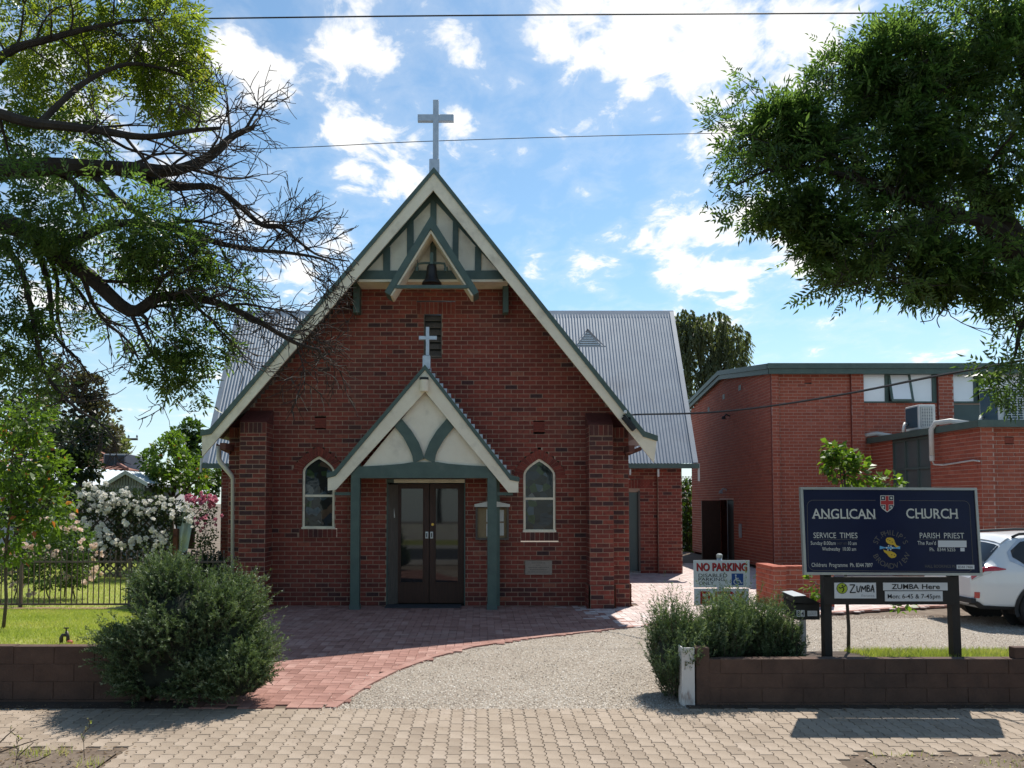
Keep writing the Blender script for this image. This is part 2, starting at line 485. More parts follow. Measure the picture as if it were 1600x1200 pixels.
M['roseblush'] = leaf_mat('blush_petal', [(0, (0.75, 0.42, 0.38)), (0.5, (0.80, 0.62, 0.50)), (1, (0.82, 0.72, 0.60))], 0.25, 0.6, (1.05, 1.05, 1.0))
M['rosepink'] = leaf_mat('pink_petal', [(0, (0.50, 0.10, 0.19)), (0.5, (0.62, 0.19, 0.28)), (1, (0.72, 0.32, 0.38))], 0.25, 0.6, (1.05, 1.05, 1.0))
M['tile'] = mat('terracotta_roof_tile', None, (0.7, 0.7, 0.7), 3, 0.85, tone=[(0, (0.20, 0.085, 0.06)), (0.6, (0.30, 0.13, 0.095)), (1, (0.36, 0.18, 0.14))])
M['shedroof'] = mat('pale_shed_iron', (0.60, 0.66, 0.68), (0.52, 0.58, 0.6), 2, 0.5)
M['shedwall'] = mat('grey_green_boards', (0.24, 0.27, 0.26), (0.19, 0.22, 0.21), 5, 0.7)
M['greyplastic'] = mat('grey_plastic', (0.32, 0.34, 0.36), (0.27, 0.29, 0.31), 5, 0.6)
M['darkgrille'] = mat('dark_grille', (0.045, 0.055, 0.065), None, rough=0.6)
M['tarp'] = mat('pale_sheet', (0.42, 0.50, 0.50), (0.33, 0.42, 0.43), 4, 0.5, 0.1, 12)
M['ironfence'] = mat('brown_iron', (0.10, 0.075, 0.06), (0.07, 0.05, 0.04), 10, 0.55)
M['navy'] = mat('navy_sign_enamel', (0.007, 0.011, 0.042), (0.009, 0.014, 0.05), 3, 0.3, spec=0.18)
M['alu'] = mat('aluminium_frame', (0.42, 0.42, 0.39), (0.36, 0.36, 0.34), 8, 0.4, metal=0.5)
M['letter'] = mat('pale_lettering', (0.62, 0.62, 0.56), None, rough=0.5)
M['dimletter'] = mat('dim_gold_lettering', (0.11, 0.10, 0.085), None, rough=0.5)
M['shieldred'] = mat('shield_red', (0.45, 0.03, 0.03), None, rough=0.4)
M['fish'] = mat('gold_fish', (0.62, 0.40, 0.03), None, rough=0.4)
M['skyblue'] = mat('sky_blue_paint', (0.12, 0.36, 0.62), None, rough=0.4)
M['lime'] = mat('lime_green', (0.36, 0.45, 0.03), None, rough=0.4)
M['signwhite'] = mat('white_sign', (0.66, 0.67, 0.68), None, rough=0.45)
M['ink'] = mat('black_ink', (0.012, 0.011, 0.014), None, rough=0.5)
M['greyink'] = mat('grey_ink', (0.33, 0.34, 0.36), None, rough=0.5)
M['redink'] = mat('red_ink', (0.42, 0.015, 0.02), None, rough=0.5)
M['blueink'] = mat('blue_ink', (0.015, 0.07, 0.26), None, rough=0.5)
M['signpost'] = mat('black_sign_timber', (0.014, 0.012, 0.011), (0.022, 0.018, 0.016), 6, 0.6)
M['carpaint'] = mat('white_car_paint', (0.74, 0.75, 0.75), None, rough=0.28, spec=0.5, coat=0.6)
M['rubber'] = mat('tyre_rubber', (0.015, 0.015, 0.016), (0.025, 0.025, 0.025), 20, 0.85)
M['cladding'] = mat('black_cladding', (0.03, 0.03, 0.032), None, rough=0.7)
M['rim'] = mat('alloy', (0.55, 0.56, 0.58), None, rough=0.3, metal=0.7)
M['lampred'] = mat('red_lens', (0.42, 0.01, 0.015), None, rough=0.12, spec=0.8, coat=0.5)
M['lampclear'] = mat('clear_lens', (0.6, 0.6, 0.6), None, rough=0.1, spec=0.8)
M['pipe'] = mat('cream_pipe', (0.62, 0.60, 0.55), (0.55, 0.53, 0.48), 6, 0.5)
M['blind'] = mat('frosted_white_pane', (0.9, 0.91, 0.92), (0.87, 0.88, 0.89), 2, 0.2, spec=0.9)
M['hallgreen'] = mat('dark_green_cladding', (0.09, 0.125, 0.115), (0.08, 0.11, 0.1), 3, 0.6)
M['annexglass'] = mat('obscure_green_glass', (0.10, 0.13, 0.125), (0.085, 0.11, 0.108), 2, 0.3)
M['acwhite'] = mat('air_conditioner_enamel', (0.66, 0.66, 0.62), (0.6, 0.6, 0.57), 5, 0.45)
M['acblue'] = mat('condenser_fins', (0.035, 0.075, 0.10), (0.05, 0.095, 0.12), 40, 0.5)
M['paper'] = mat('paper_notice', (0.70, 0.69, 0.64), (0.62, 0.61, 0.56), 6, 0.8)
M['cork'] = mat('tan_pinboard', (0.30, 0.22, 0.12), (0.25, 0.18, 0.10), 12, 0.8)
M['mat'] = mat('dark_door_mat', (0.03, 0.03, 0.035), (0.05, 0.05, 0.055), 40, 0.95)
M['asphalt'] = mat('asphalt', (0.05, 0.05, 0.052), (0.07, 0.07, 0.07), 9, 0.9, 0.4, 120)
M['cable'] = mat('black_cable', (0.015, 0.015, 0.018), None, rough=0.6)
M['brass'] = mat('brass', (0.5, 0.33, 0.08), None, rough=0.3, metal=0.8)
M['tapmetal'] = mat('weathered_tap_metal', (0.10, 0.085, 0.07), (0.06, 0.05, 0.045), 20, 0.5, metal=0.5)
M['tapred'] = mat('red_tap_base', (0.35, 0.06, 0.04), None, rough=0.6)
M['plaster'] = mat('pale_render', (0.60, 0.58, 0.54), (0.52, 0.5, 0.46), 2, 0.85)
# ------------------------------------------------------------------ ground and paving
def sheet(name, poly, dz, m, zf=gz, kind='structure', parent=None, breaks=GY):
    """flat polygon cut at the bends of the ground profile and laid on it"""
    bm = bmesh.new()
    bm.faces.new([bm.verts.new((x, y, 0)) for x, y in poly])
    ys = [p[1] for p in poly]
    for b in breaks:
        if min(ys) + 1e-4 < b < max(ys) - 1e-4:
            bmesh.ops.bisect_plane(bm, geom=bm.verts[:] + bm.edges[:] + bm.faces[:], plane_co=(0, b, 0), plane_no=(0, 1, 0), dist=1e-5)
    bmesh.ops.triangulate(bm, faces=bm.faces[:])
    for v in bm.verts:
        v.co.z = zf(v.co.y) + dz
    bmesh.ops.recalc_face_normals(bm, faces=bm.faces[:])
    if sum(f.normal.z for f in bm.faces) < 0:
        bmesh.ops.reverse_faces(bm, faces=bm.faces[:])
    me = bpy.data.meshes.new(name); bm.to_mesh(me); bm.free()
    me.materials.append(m)
    o = link(name, me, parent)
    if kind:
        o['kind'] = kind
    return o

sheet('ground', [(-900, -60), (900, -60), (900, 900), (-900, 900)], -0.045, M['dirt'])
sheet('road', [(-80, -7), (80, -7), (80, 2.9), (-80, 2.9)], -0.02, M['asphalt'])
k_ = MB(); k_.box(-60, 60, 2.9, 3.05, -0.4, -0.04); k_.box(-60, 60, -7.15, -7.0, -0.4, -0.07)
tag(k_.build('kerb', M['plaster']), kind='structure')
sheet('far_verge', [(-80, -13.5), (80, -13.5), (80, -7.15), (-80, -7.15)], 0.08, M['lawn'])
FP_Y0, FP_Y1 = 4.6, 7.71
gl, gr_ = G(195, 1168), G(1318, 1179)
footpath = sheet('footpath', [(-9, FP_Y0), (9, FP_Y0), (9, FP_Y1), (-9, FP_Y1)], -0.012, M['joint'])

def make_pavers():
    W, LEN, A, J = 0.1125, 0.200, 0.0085, 0.0026
    prof = [(-0.5, 0.0), (-0.38, 1), (-0.24, 1), (-0.12, -1), (0.0, 0), (0.12, 1), (0.26, 1), (0.38, -1), (0.5, 0)]
    side = [(A * b, a * (LEN - 2 * J)) for a, b in prof]
    hw = W / 2 - J
    out = [(hw + dx, y) for dx, y in side] + [(-hw + dx, y) for dx, y in reversed(side)]
    n = len(out)
    o2 = np.array(out)
    inner = o2 * np.array([1 - 0.005 / hw, 1 - 0.005 / (LEN / 2)])
    def solid(cx, cy, h, tilt):
        top = [(cx + x, cy + y, h + tilt[0] * x + tilt[1] * y) for x, y in inner]
        mid = [(cx + x, cy + y, h - 0.0035) for x, y in o2]
        bot = [(cx + x, cy + y, -0.02) for x, y in o2]
        fs = [tuple(range(n))] + [(n + i, n + (i + 1) % n, (i + 1) % n, i) for i in range(n)] + [(2 * n + i, 2 * n + (i + 1) % n, n + (i + 1) % n, n + i) for i in range(n)]
        return top + mid + bot, fs
    items = []
    big = MB()
    nx = int(16.4 / W)
    for i in range(nx):
        x = -8.2 + i * W
        y = FP_Y1 - (LEN if i % 2 else LEN / 2)
        if i % 2 and abs(x) / y < .72:
            vs, fs = solid(0, 0, 0, (0, 0)); big.add([(x + a, FP_Y1 - LEN / 4 + b * .5, c + gz(y)) for a, b, c in vs], fs, min(1, max(0, rnd.gauss(0.5, 0.2))))
        while y > FP_Y0 + LEN:
            vis = abs(x) / y < 0.72 + (0.0 if x > 0 else 0.0)
            wob = 0.0
            left_dirt = y < gl.y + 0.02 and x < gl.x - (gl.y - y) * 0.05 + 0.0
            right_dirt = y < gr_.y + 0.02 + 0.03 * math.sin(x * 9) and x > gr_.x - 0.06 + 0.06 * math.sin(y * 17)
            if vis and y > 5.4 and not left_dirt and not right_dirt:
                items.append((x, y))
            y -= LEN
    items.sort(key=lambda p: p[1] + 0.02 * abs(p[0]))
    inview = [p for p in items if p[1] > 6.02 and -0.6 < p[0] / p[1] < 0.68]
    single = set(inview[:300])
    vars_ = []
    for k in range(10):
        mb = MB(); vs, fs = solid(0, 0, 0.0, (rnd.uniform(-.012, .012), rnd.uniform(-.012, .012)))
        mb.add(vs, fs, k / 9)
        vars_.append(mb.mesh('paver', M['paver'], recalc=False))
    for x, y in items:
        h = rnd.uniform(-.0018, .0018)
        if (x, y) in single:
            o = link('paver', vars_[min(9, max(0, int(rnd.gauss(4.7, 2.0))))], footpath, (x, y, gz(y) + h))
            o.rotation_euler = (math.atan((gz(y + .1) - gz(y - .1)) / .2), 0, PI if rnd.random() < 0 else 0)
        else:
            vs, fs = solid(x, y, h, (rnd.uniform(-.012, .012), rnd.uniform(-.012, .012)))
            big.add([(a, b, c + gz(b)) for a, b, c in vs], fs, min(1, max(0, rnd.gauss(0.5, 0.2))))
    tag(big.build('paving', M['paver'], footpath, recalc=False), kind='stuff')
make_pavers()

g2 = lambda px, py: (G(px, py).x, G(px, py).y)
CURVE = [g2(*q) for q in ((528, 1102), (575, 1072), (622, 1048), (680, 1027), (740, 1011), (830, 998), (960, 983), (1040, 975), (1200, 966), (1300, 958), (1400, 951), (1490, 946), (1800, 938))]
CURVE[0] = (CURVE[0][0], FP_Y1)
FORE = [(-2.75, FP_Y1)] + CURVE + [(14, 14.2), (14, 21.6), (7.85, 21.6), (7.85, 31), (3.5, 33), (2.9, 15.2), (-4.7, 15.2), (-4.75, 13.0), (-3.5, 8.3)]
GRAVEL = [(CURVE[0][0] - 0.3, FP_Y1)] + [(1.98, FP_Y1), (1.98, 8.2), (2.4, 9.4), (14, 9.4), (14, 14.3)]
GRAVEL += [(x - 0.05, y + 0.12) for x, y in reversed(CURVE)]
sheet('gravel_drive', [(CURVE[0][0] - 0.4, FP_Y1), (14, FP_Y1), (14, 14.6), (2, 13)] + [(x, y + 0.25) for x, y in reversed(CURVE[1:7])], -0.010, M['gravel'])
forecourt = sheet('forecourt', FORE, -0.004, M['joint'])

def make_clay():
    a = 0.1155
    nx, ny = 220, 230
    recs = []
    ox, oy = -5.2, 7.0
    for r in range(ny):
        for c in range(nx):
            k = (c - r) % 4
            if k == 0:
                recs.append((ox + (c + 1) * a, oy + (r + .5) * a, 0))
            elif k == 3:
                recs.append((ox + (c + .5) * a, oy + (r + 1) * a, 1))
    recs = np.array(recs)
    # laid at a slight angle to the street like the real paving, in 45 degree bond near the kerb line
    ins = pin(recs[:, 0], recs[:, 1], FORE) & (recs[:, 1] < 24.5)
    ins &= ~((recs[:, 0] > -4.75) & (recs[:, 0] < 2.9) & (recs[:, 1] > 15.25))
    ins &= ~((recs[:, 0] > 7.8) & (recs[:, 1] > 21.55))
    for dx, dy in ((0.06, 0.03), (-.06, -.03)):
        ins &= pin(recs[:, 0] + dx, recs[:, 1] + dy, FORE)
    recs = recs[ins]
    recs = recs[np.argsort(recs[:, 1])]
    vis = (recs[:, 0] / recs[:, 1] > -0.29) & (recs[:, 0] / recs[:, 1] < 0.16) & (recs[:, 1] < 14.7)
    cand = np.where(vis)[0][:300]
    single = set(cand.tolist())
    L2, W2 = 0.2275 / 2, 0.1125 / 2
    meshes = {}
    def solid(cx, cy, v, h):
        hx, hy = (L2, W2) if not v else (W2, L2)
        e = 0.004
        vs = [(cx + sx * (hx - e), cy + sy * (hy - e), h) for sx, sy in ((-1, -1), (1, -1), (1, 1), (-1, 1))]
        vs += [(cx + sx * hx, cy + sy * hy, h - 0.004) for sx, sy in ((-1, -1), (1, -1), (1, 1), (-1, 1))]
        vs += [(cx + sx * hx, cy + sy * hy, h - 0.02) for sx, sy in ((-1, -1), (1, -1), (1, 1), (-1, 1))]
        fs = [(0, 1, 2, 3)] + [(4 + i, 4 + (i + 1) % 4, (i + 1) % 4, i) for i in range(4)] + [(8 + i, 8 + (i + 1) % 4, 4 + (i + 1) % 4, 4 + i) for i in range(4)]
        return vs, fs
    big = MB(); pale = MB()
    for i, (x, y, v) in enumerate(recs):
        h = 0.010 + rnd.uniform(-.0016, .0016)
        t = min(1, max(0, rnd.gauss(0.5, 0.24)))
        if i in single:
            key = (int(v), int(t * 7.99))
            if key not in meshes:
                mb = MB(); vs, fs = solid(0, 0, key[0], 0.0); mb.add(vs, fs, key[1] / 7)
                meshes[key] = mb.mesh('clay_paver', M['claypaver'], recalc=False)
            o = link('clay_paver', meshes[key], forecourt, (x, y, gz(y) + h))
            o.rotation_euler = (math.atan((gz(y + .1) - gz(y - .1)) / .2), 0, 0)
        else:
            vs, fs = solid(x, y, v, h)
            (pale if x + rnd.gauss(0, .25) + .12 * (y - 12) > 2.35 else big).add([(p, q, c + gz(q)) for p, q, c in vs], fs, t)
    tag(big.build('clay_paving', M['claypaver'], forecourt, recalc=False), kind='stuff')
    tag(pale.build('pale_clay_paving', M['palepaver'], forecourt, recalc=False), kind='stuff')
    # border course along the gravel
    mb = MB(); acc = []
    for i in range(len(CURVE) - 1):
        p, q = Vector(CURVE[i]), Vector(CURVE[i + 1]); n = max(1, round((q - p).length / .232))
        for k in range(n):
            acc.append((p.lerp(q, k / n), p.lerp(q, (k + 1) / n)))
    for p, q in acc:
        d = (q - p).normalized(); nn = Vector((-d.y, d.x)) * 0.11
        e = d * 0.002
        b = [p + e, q - e, q - e + nn, p + e + nn]
        h = 0.012 + rnd.uniform(-.002, .002)
        mb.hexa([(v.x, v.y, gz(v.y) - .03) for v in b], [(v.x, v.y, gz(v.y) + h) for v in b])
        mb.tone.extend([min(1, max(0, rnd.gauss(.6, .2)))] * 6)
    tag(mb.build('edging_course', M['claypaver'], forecourt), kind='stuff')
make_clay()

def pebbles():
    pts = []
    n = 0
    tot = 62000
    while n < tot:
        y = 7.66 + (14.0 - 7.66) * nrg.random(60000) ** 1.7
        x = -2.5 + 12.5 * nrg.random(60000)
        ok = pin(x, y, GRAVEL) & (np.abs(x / y - 0.05) < 0.66)
        p = np.stack([x[ok], y[ok]], 1)
        pts.append(p); n += len(p)
    p = np.concatenate(pts)[:tot]
    # some that strayed onto the paving edges
    m = 500
    k = nrg.integers(0, 6, m); cv = np.array(CURVE); t = nrg.random((m, 1))
    st = cv[k] * (1 - t) + cv[k + 1] * t + np.abs(nrg.normal(0, .10, (m, 2))) * np.array([-1, 1])
    st2 = np.stack([nrg.uniform(CURVE[0][0] - .2, 1.9, m), FP_Y1 - np.abs(nrg.normal(0, .09, m))], 1)
    ex = np.concatenate([st, st2])
    p = np.concatenate([p, ex])
    N = len(p)
    base = np.array([(1, 0, 0), (0, 1, 0), (-1, 0, 0), (0, -1, 0), (0, 0, 1)], float)
    s = nrg.uniform(0.004, 0.0105, N); s[-len(ex):] *= 0.7
    ang = nrg.random(N) * 2 * PI
    el = nrg.uniform(0.6, 1.3, (N, 3)) * np.array([1, 1, 0.85])
    V = base[None] * el[:, None, :] * s[:, None, None]
    V = V + nrg.normal(0, 1, V.shape) * (s[:, None, None] * 0.22)
    c, sn = np.cos(ang)[:, None], np.sin(ang)[:, None]
    X = V[..., 0] * c - V[..., 1] * sn; Y = V[..., 0] * sn + V[..., 1] * c
    zz = np.interp(p[:, 1], GY, GZ) - 0.006
    zz[-len(ex):] += 0.014
    V = np.stack([X + p[:, :1], Y + p[:, 1:2], V[..., 2] + zz[:, None]], -1).reshape(-1, 3)
    f = np.array([(0, 1, 4), (1, 2, 4), (2, 3, 4), (3, 0, 4)])
    Fc = (f[None] + 5 * np.arange(N)[:, None, None]).reshape(-1, 3)
    gx, gy = p[:, 0], p[:, 1]
    tr = sum(np.exp(-((gx - (c0 + .22 * (gy - 7.6) + .03 * (gy - 7.6) ** 2)) / .22) ** 2) for c0 in (-.75, .75))
    patch = .10 * np.sin(gx * 1.9 + gy * .8) * np.sin(gy * 1.7 - gx * .6) + .07 * np.sin(gx * 5.1 + 2) * np.sin(gy * 4.3) + .05 * np.sin(gx * 11) * np.sin(gy * 9 + gx)
    tone = np.repeat(np.clip(nrg.normal(.53, .27, N) + patch + .10 * tr * (gy < 13), 0, 1), 4)
    tag(np_mesh('gravel_stones', V, Fc, M['pebble'], tone=tone), kind='stuff')
pebbles()

# ------------------------------------------------------------------ lawns
LZ = lambda y: float(np.interp(y, [7.9, 8.6, 13.0, 20, 30], [0.50, 0.50, 0.25, 0.14, 0.12]))
LAWN = [(-16, 8.05), (-3.75, 8.05), (-3.95, 9.6), (-4.7, 12.75), (-16, 12.75)]
GARDEN = [(-22, 12.95), (-4.95, 12.95), (-4.95, 21.3), (-7, 21.3), (-7, 24), (-22, 24)]
def bed(name, poly, m, zf, br):
    o = sheet(name, poly, 0, m, zf, breaks=br)
    mb = MB()
    n = len(poly)
    for i in range(n):
        (x1, y1), (x2, y2) = poly[i], poly[(i + 1) % n]
        mb.add([(x1, y1, zf(y1)), (x2, y2, zf(y2)), (x2, y2, -0.3), (x1, y1, -0.3)], [(0, 1, 2, 3)])
    mb.build('earth_side', M['soil'], o)
    return o
lawn = bed('lawn', LAWN, M['lawn'], LZ, [8.6, 13])
garden = bed('garden_lawn', GARDEN, M['lawn'], LZ, [13, 20])
mb = MB()
x = -12.0
while x < -4.75:
    mb.box(x, x + .225, 12.755, 12.945, 0.1, LZ(12.85) + .012 + rnd.uniform(-.004, .004), rnd.uniform(.3, .9)); x += .232
tag(mb.build('brick_mowing_strip', M['claypaver']), kind='structure')
RBED = [(2.42, 7.98), (13, 7.98), (13, 9.55), (5.4, 9.5), (3.6, 9.2), (2.42, 8.9)]
RZ = lambda y: float(np.interp(y, [7.9, 9.0, 9.6], [0.385, 0.30, -0.03]))
rbed = bed('right_garden_bed', RBED, M['soil'], RZ, [9.0])

def grass(name, poly, zf, n, hmin, hmax, cond=None):
    xs = [p[0] for p in poly]; ys = [p[1] for p in poly]
    x = nrg.uniform(max(min(xs), -14), min(max(xs), 12), n * 2); y = nrg.uniform(min(ys), max(ys), n * 2)
    ok = pin(x, y, poly) & (np.abs(x / y - .04) < .67)
    if cond is not None:
        ok &= cond(x, y)
    x, y = x[ok][:n], y[ok][:n]; N = len(x)
    z = np.array([zf(q) for q in y])
    h = nrg.uniform(hmin, hmax, N); a = nrg.random(N) * 2 * PI; w = nrg.uniform(.0025, .005, N)
    lx, ly = nrg.normal(0, .4, N) * h, nrg.normal(0, .4, N) * h
    V = np.stack([np.stack([x - w * np.cos(a), y - w * np.sin(a), z - .005], 1), np.stack([x + w * np.cos(a), y + w * np.sin(a), z - .005], 1), np.stack([x + lx, y + ly, z + h], 1)], 1).reshape(-1, 3)
    Fc = np.arange(3 * N).reshape(-1, 3)
    patch = 0.5 + 0.22 * np.sin(x * 2.1 + y * 1.3) * np.sin(y * 2.7 - x) + 0.12 * np.sin(x * 7 + 1) * np.sin(y * 6)
    tone = np.clip(patch + nrg.normal(0, .2, N), 0, 1)
    tag(np_mesh(name, V, Fc, M['grassblade'], tone=tone), kind='stuff')
grass('lawn_grass', LAWN, LZ, 90000, .015, .045)
grass('garden_grass', GARDEN, LZ, 60000, .02, .06)
grass('bed_grass', RBED, RZ, 26000, .03, .08, lambda x, y: (x > 4.05) & (y > 8.1))

V_ = lambda y: gz(y) + .004
grass('verge_weeds', [(-5, 5.7), (gl.x, 5.7), (gl.x, gl.y - .02), (-5, gl.y - .02)], V_, 900, .02, .09, lambda x, y: np.sin(x * 5) * np.sin(y * 13) > .35)
grass('verge_weeds', [(gr_.x + .1, 5.7), (6, 5.7), (6, gr_.y - .02), (gr_.x + .1, gr_.y - .02)], V_, 700, .015, .06, lambda x, y: np.sin(x * 4 + 1) * np.sin(y * 12) > .3)
# bare earth by the road with leaf litter
sheet('earth_patch', [(-9, 4.2), (gl.x - .05, 4.2), (gl.x, gl.y - .1), (-9, gl.y - .06)], 0.004, M['dirt'])
sheet('earth_patch', [(gr_.x + .14, 4.2), (9, 4.2), (9, gr_.y - .02), (gr_.x + .12, gr_.y - .06)], 0.003, M['dirt'])
sheet('dirt_strip', [(-12, FP_Y1 + .005), (-2.8, FP_Y1 + .005), (-2.8, 8.0), (-12, 8.0)], 0.0, M['soil'])
sheet('dirt_strip', [(1.99, FP_Y1 + .005), (12, FP_Y1 + .005), (12, 7.9), (1.99, 7.9)], 0.0, M['soil'])
def litter():
    N = 1900
    side = nrg.random(N)
    x = np.where(side < .4, nrg.uniform(-5, gl.x + .1, N), np.where(side < .75, nrg.uniform(gr_.x, 5.3, N), np.where(nrg.random(N) < .5, nrg.uniform(-5.5, -3, N), nrg.uniform(2, 5.5, N))))
    y = np.where(side < .4, nrg.uniform(5.9, gl.y, N), np.where(side < .75, nrg.uniform(5.9, gr_.y + .02, N), nrg.uniform(7.55, 7.85, N)))
    x[1500:] = nrg.uniform(-4.5, 4.8, 400); y[1500:] = 5.6 + 2.4 * nrg.random(400) ** .6
    z = np.interp(y, GY, GZ) + .008
    s = nrg.uniform(.006, .022, N); s[1500:] *= .6; a = nrg.random(N) * 6.28; asp = nrg.uniform(.25, .5, N)
    c, sn = np.cos(a), np.sin(a)
    q = []
    for u, v, w in ((-1, 0, 0), (0, -1, .3), (1, 0, .1), (0, 1, .35)):
        q.append(np.stack([x + s * (u * c - v * asp * sn), y + s * (u * sn + v * asp * c), z + w * s], 1))
    V = np.stack(q, 1).reshape(-1, 3)
    m = leaf_mat('dry_leaf', [(0, (0.06, 0.035, 0.02)), (0.6, (0.20, 0.13, 0.07)), (1, (0.34, 0.26, 0.16))], .1)
    tag(np_mesh('leaf_litter', V, np.arange(4 * N).reshape(-1, 4), m, tone=nrg.random(N)), kind='stuff')
litter()

# ------------------------------------------------------------------ low front walls
def block_wall(name, label, x0, x1, y0, top, zb, loc, start=0.0, endtall=None):
    t = thing(name, label, 'retaining wall', loc)
    core = MB().box(x0, x1, y0 + .006, y0 + .12, zb, top - .004)
    core.build('wall_core', M['wallblock'], t)
    nc = 3
    h = (top - zb - 0.05) / nc
    for c in range(nc):
        x = x0 - (0.2 if c % 2 else 0.0) + start
        while x < x1 - .02:
            a, b = max(x, x0), min(x + .395, x1)
            if b - a > .05:
                mb = MB().box(a + .0015, b - .0015, y0 + rnd.uniform(-.002, .002), y0 + .125, zb + .05 + c * h + .001, zb + .05 + (c + 1) * h - .001 + (rnd.uniform(0, .004) if c == nc - 1 else 0))
                mb.build('block', M['wallblock'], t, bevel=.003)
            x += .4
    MB().box(x0, x1, y0 - .012, y0 + .1, zb - .1, zb + .048).build('footing', M['wallblock'], t)
    return t
block_wall('retaining_wall', 'low brown block wall holding up the sunlit lawn beside the rosemary', -9, -3.3, 7.97, P(60, 1010, 7.97).z, gz(7.9) - .03, (-6, 7.97, gz(7.9)))
wr = block_wall('retaining_wall', 'low brown block wall in shade under the blue church sign', P(1105, 1030, 7.85).x, 9, 7.85, P(1300, 1030, 7.85).z, gz(7.85) - .03, (5, 7.85, gz(7.85)), .13)
a, b = P(1087, 1012, 7.85), P(1105, 1012, 7.85)
MB().box(a.x, b.x + .02, 7.845, 7.99, gz(7.85) - .1, a.z).build('end_block', M['wallblock'], wr, bevel=.006)
a, b = P(1587, 1012, 7.85), P(1600, 1014, 7.85)
MB().box(a.x, a.x + .4, 7.86, 7.96, P(1300, 1030, 7.85).z + .002, a.z).build('cap_block', M['wallblock'], wr, bevel=.006)
a, b = P(1065, 1012, 7.83), P(1086, 1098, 7.83)
t = thing('end_post', 'flaking white painted post at the end of the brown wall', 'post', (a.x, 7.8, gz(7.8)))
mb = MB(); pw = b.x - a.x
mb.box(a.x, b.x, 7.83, 7.845, b.z - .05, a.z); mb.box(a.x, a.x + .015, 7.846, 7.846 + pw, b.z - .05, a.z + .004)
mb.build('channel', M['rustpost'], t, bevel=.002)
# ------------------------------------------------------------------ brickwork
class Bricks:
    """real bricks standing 8 mm proud of a mortar face; u runs along the wall, d outwards"""
    def __init__(s, O, U, N, brick, mortar, key):
        s.O, s.U, s.N = Vector(O), Vector(U), Vector(N)
        s.it, s.mq = [], MB()
        s.bm, s.mm, s.key = brick, mortar, key
        s.darkfrac, s.spread = (.03, .2) if key in 'fbsw' else (.0, .2)
    def fn(s, u, z, d):
        return s.O + s.U * u + s.N * d + Vector((0, 0, z))
    def face(s, u0, u1, z0, z1, d):
        s.mq.add([s.fn(u0, z0, d), s.fn(u1, z0, d), s.fn(u1, z1, d), s.fn(u0, z1, d)], [(0, 1, 2, 3)])
    def rows(s, z0, z1, ivals, proud=lambda z: 0.0, phase=0.0, tone=lambda u, z: None, ends=False, skip0=0):
        n0 = int(round(z0 / .086)); z = n0 * .086; r = n0
        while z < z1 - .02:
            zt = min(z + .086, z1); zc = (z + zt) / 2
            for ua, ub in ivals(zc):
                d = proud(zc)
                s.face(ua, ub, z, zt + .0005, d)
                u = math.floor((ua - phase) / .24) * .24 + phase - (.12 if r % 2 else 0)
                while u < ub:
                    a, b = max(u + .006, ua + .002), min(u + .234, ub - .002)
                    if b - a > .03:
                        t = tone((a + b) / 2, zc)
                        if t is None:
                            t = rnd.random()
                            t = t * 0.12 if rnd.random() < s.darkfrac else min(1, max(.16, rnd.gauss(.5, s.spread)))
                        s.it.append((a, b, z + .0062, zt - .0062, d + rnd.uniform(.006, .0095), t))
                    u += .24
            z += .086; r += 1
    def soldier(s, u0, u1, z0, z1, d, tone=None, w=.086):
        n = max(1, round((u1 - u0) / w)); w = (u1 - u0) / n
        s.face(u0, u1, z0, z1, d)
        for k in range(n):
            s.it.append((u0 + k * w + .005, u0 + (k + 1) * w - .005, z0 + .004, z1 - .004, d + rnd.uniform(.006, .01), rnd.uniform(*(tone or (.25, .7)))))
    def box(s, a, b, c, e, d):
        f = s.fn
        j = .0012
        q = [(a, c), (b, c), (b, e), (a, e)]
        fr = [f(u + (j if u == a else -j), z + (j if z == c else -j), d) for u, z in q]
        bk = [f(u, z, d - .014) for u, z in q]
        return fr + bk, [(0, 1, 2, 3), (4, 5, 1, 0), (5, 6, 2, 1), (6, 7, 3, 2), (7, 4, 0, 3)]
    def finish(s, wallname, parent, singles=0, pick=None, name='brick'):
        wall = s.mq.build(wallname, s.mm, parent, recalc=False)
        it = s.it
        idx = []
        if singles:
            c = [i for i, q in enumerate(it) if (pick is None or pick((q[0] + q[1]) / 2, (q[2] + q[3]) / 2))]
            c.sort(key=lambda i: -(it[i][1] - it[i][0]) * (it[i][3] - it[i][2]))
            full = [i for i in c if abs(it[i][1] - it[i][0] - .228) < .004]
            rnd.shuffle(full)
            idx = (full + [i for i in c if i not in set(full)])[:singles]
        sel = set(idx); shared = {}
        for i in idx:
            a, b, c, e, d, t = it[i]
            k = (round(b - a, 2), round(e - c, 2), int(t * 9.99))
            if k not in shared:
                mb = MB(); vs, fs = s.box(-(b - a) / 2, (b - a) / 2, -(e - c) / 2, (e - c) / 2, .008)
                mb.add([v - s.O for v in vs], fs, k[2] / 9)
                shared[k] = mb.mesh(name, s.bm, recalc=False)
            p = s.fn((a + b) / 2, (c + e) / 2, d - .008)
            o = link(name, shared[k], wall); o.location = p - ORG[wall.name]
        mb = MB()
        for i, q in enumerate(it):
            if i not in sel:
                vs, fs = s.box(*q[:5]); mb.add(vs, fs, q[5])
        if mb.v:
            tag(mb.build('brickwork', s.bm, wall, recalc=False), kind='stuff')
        return wall

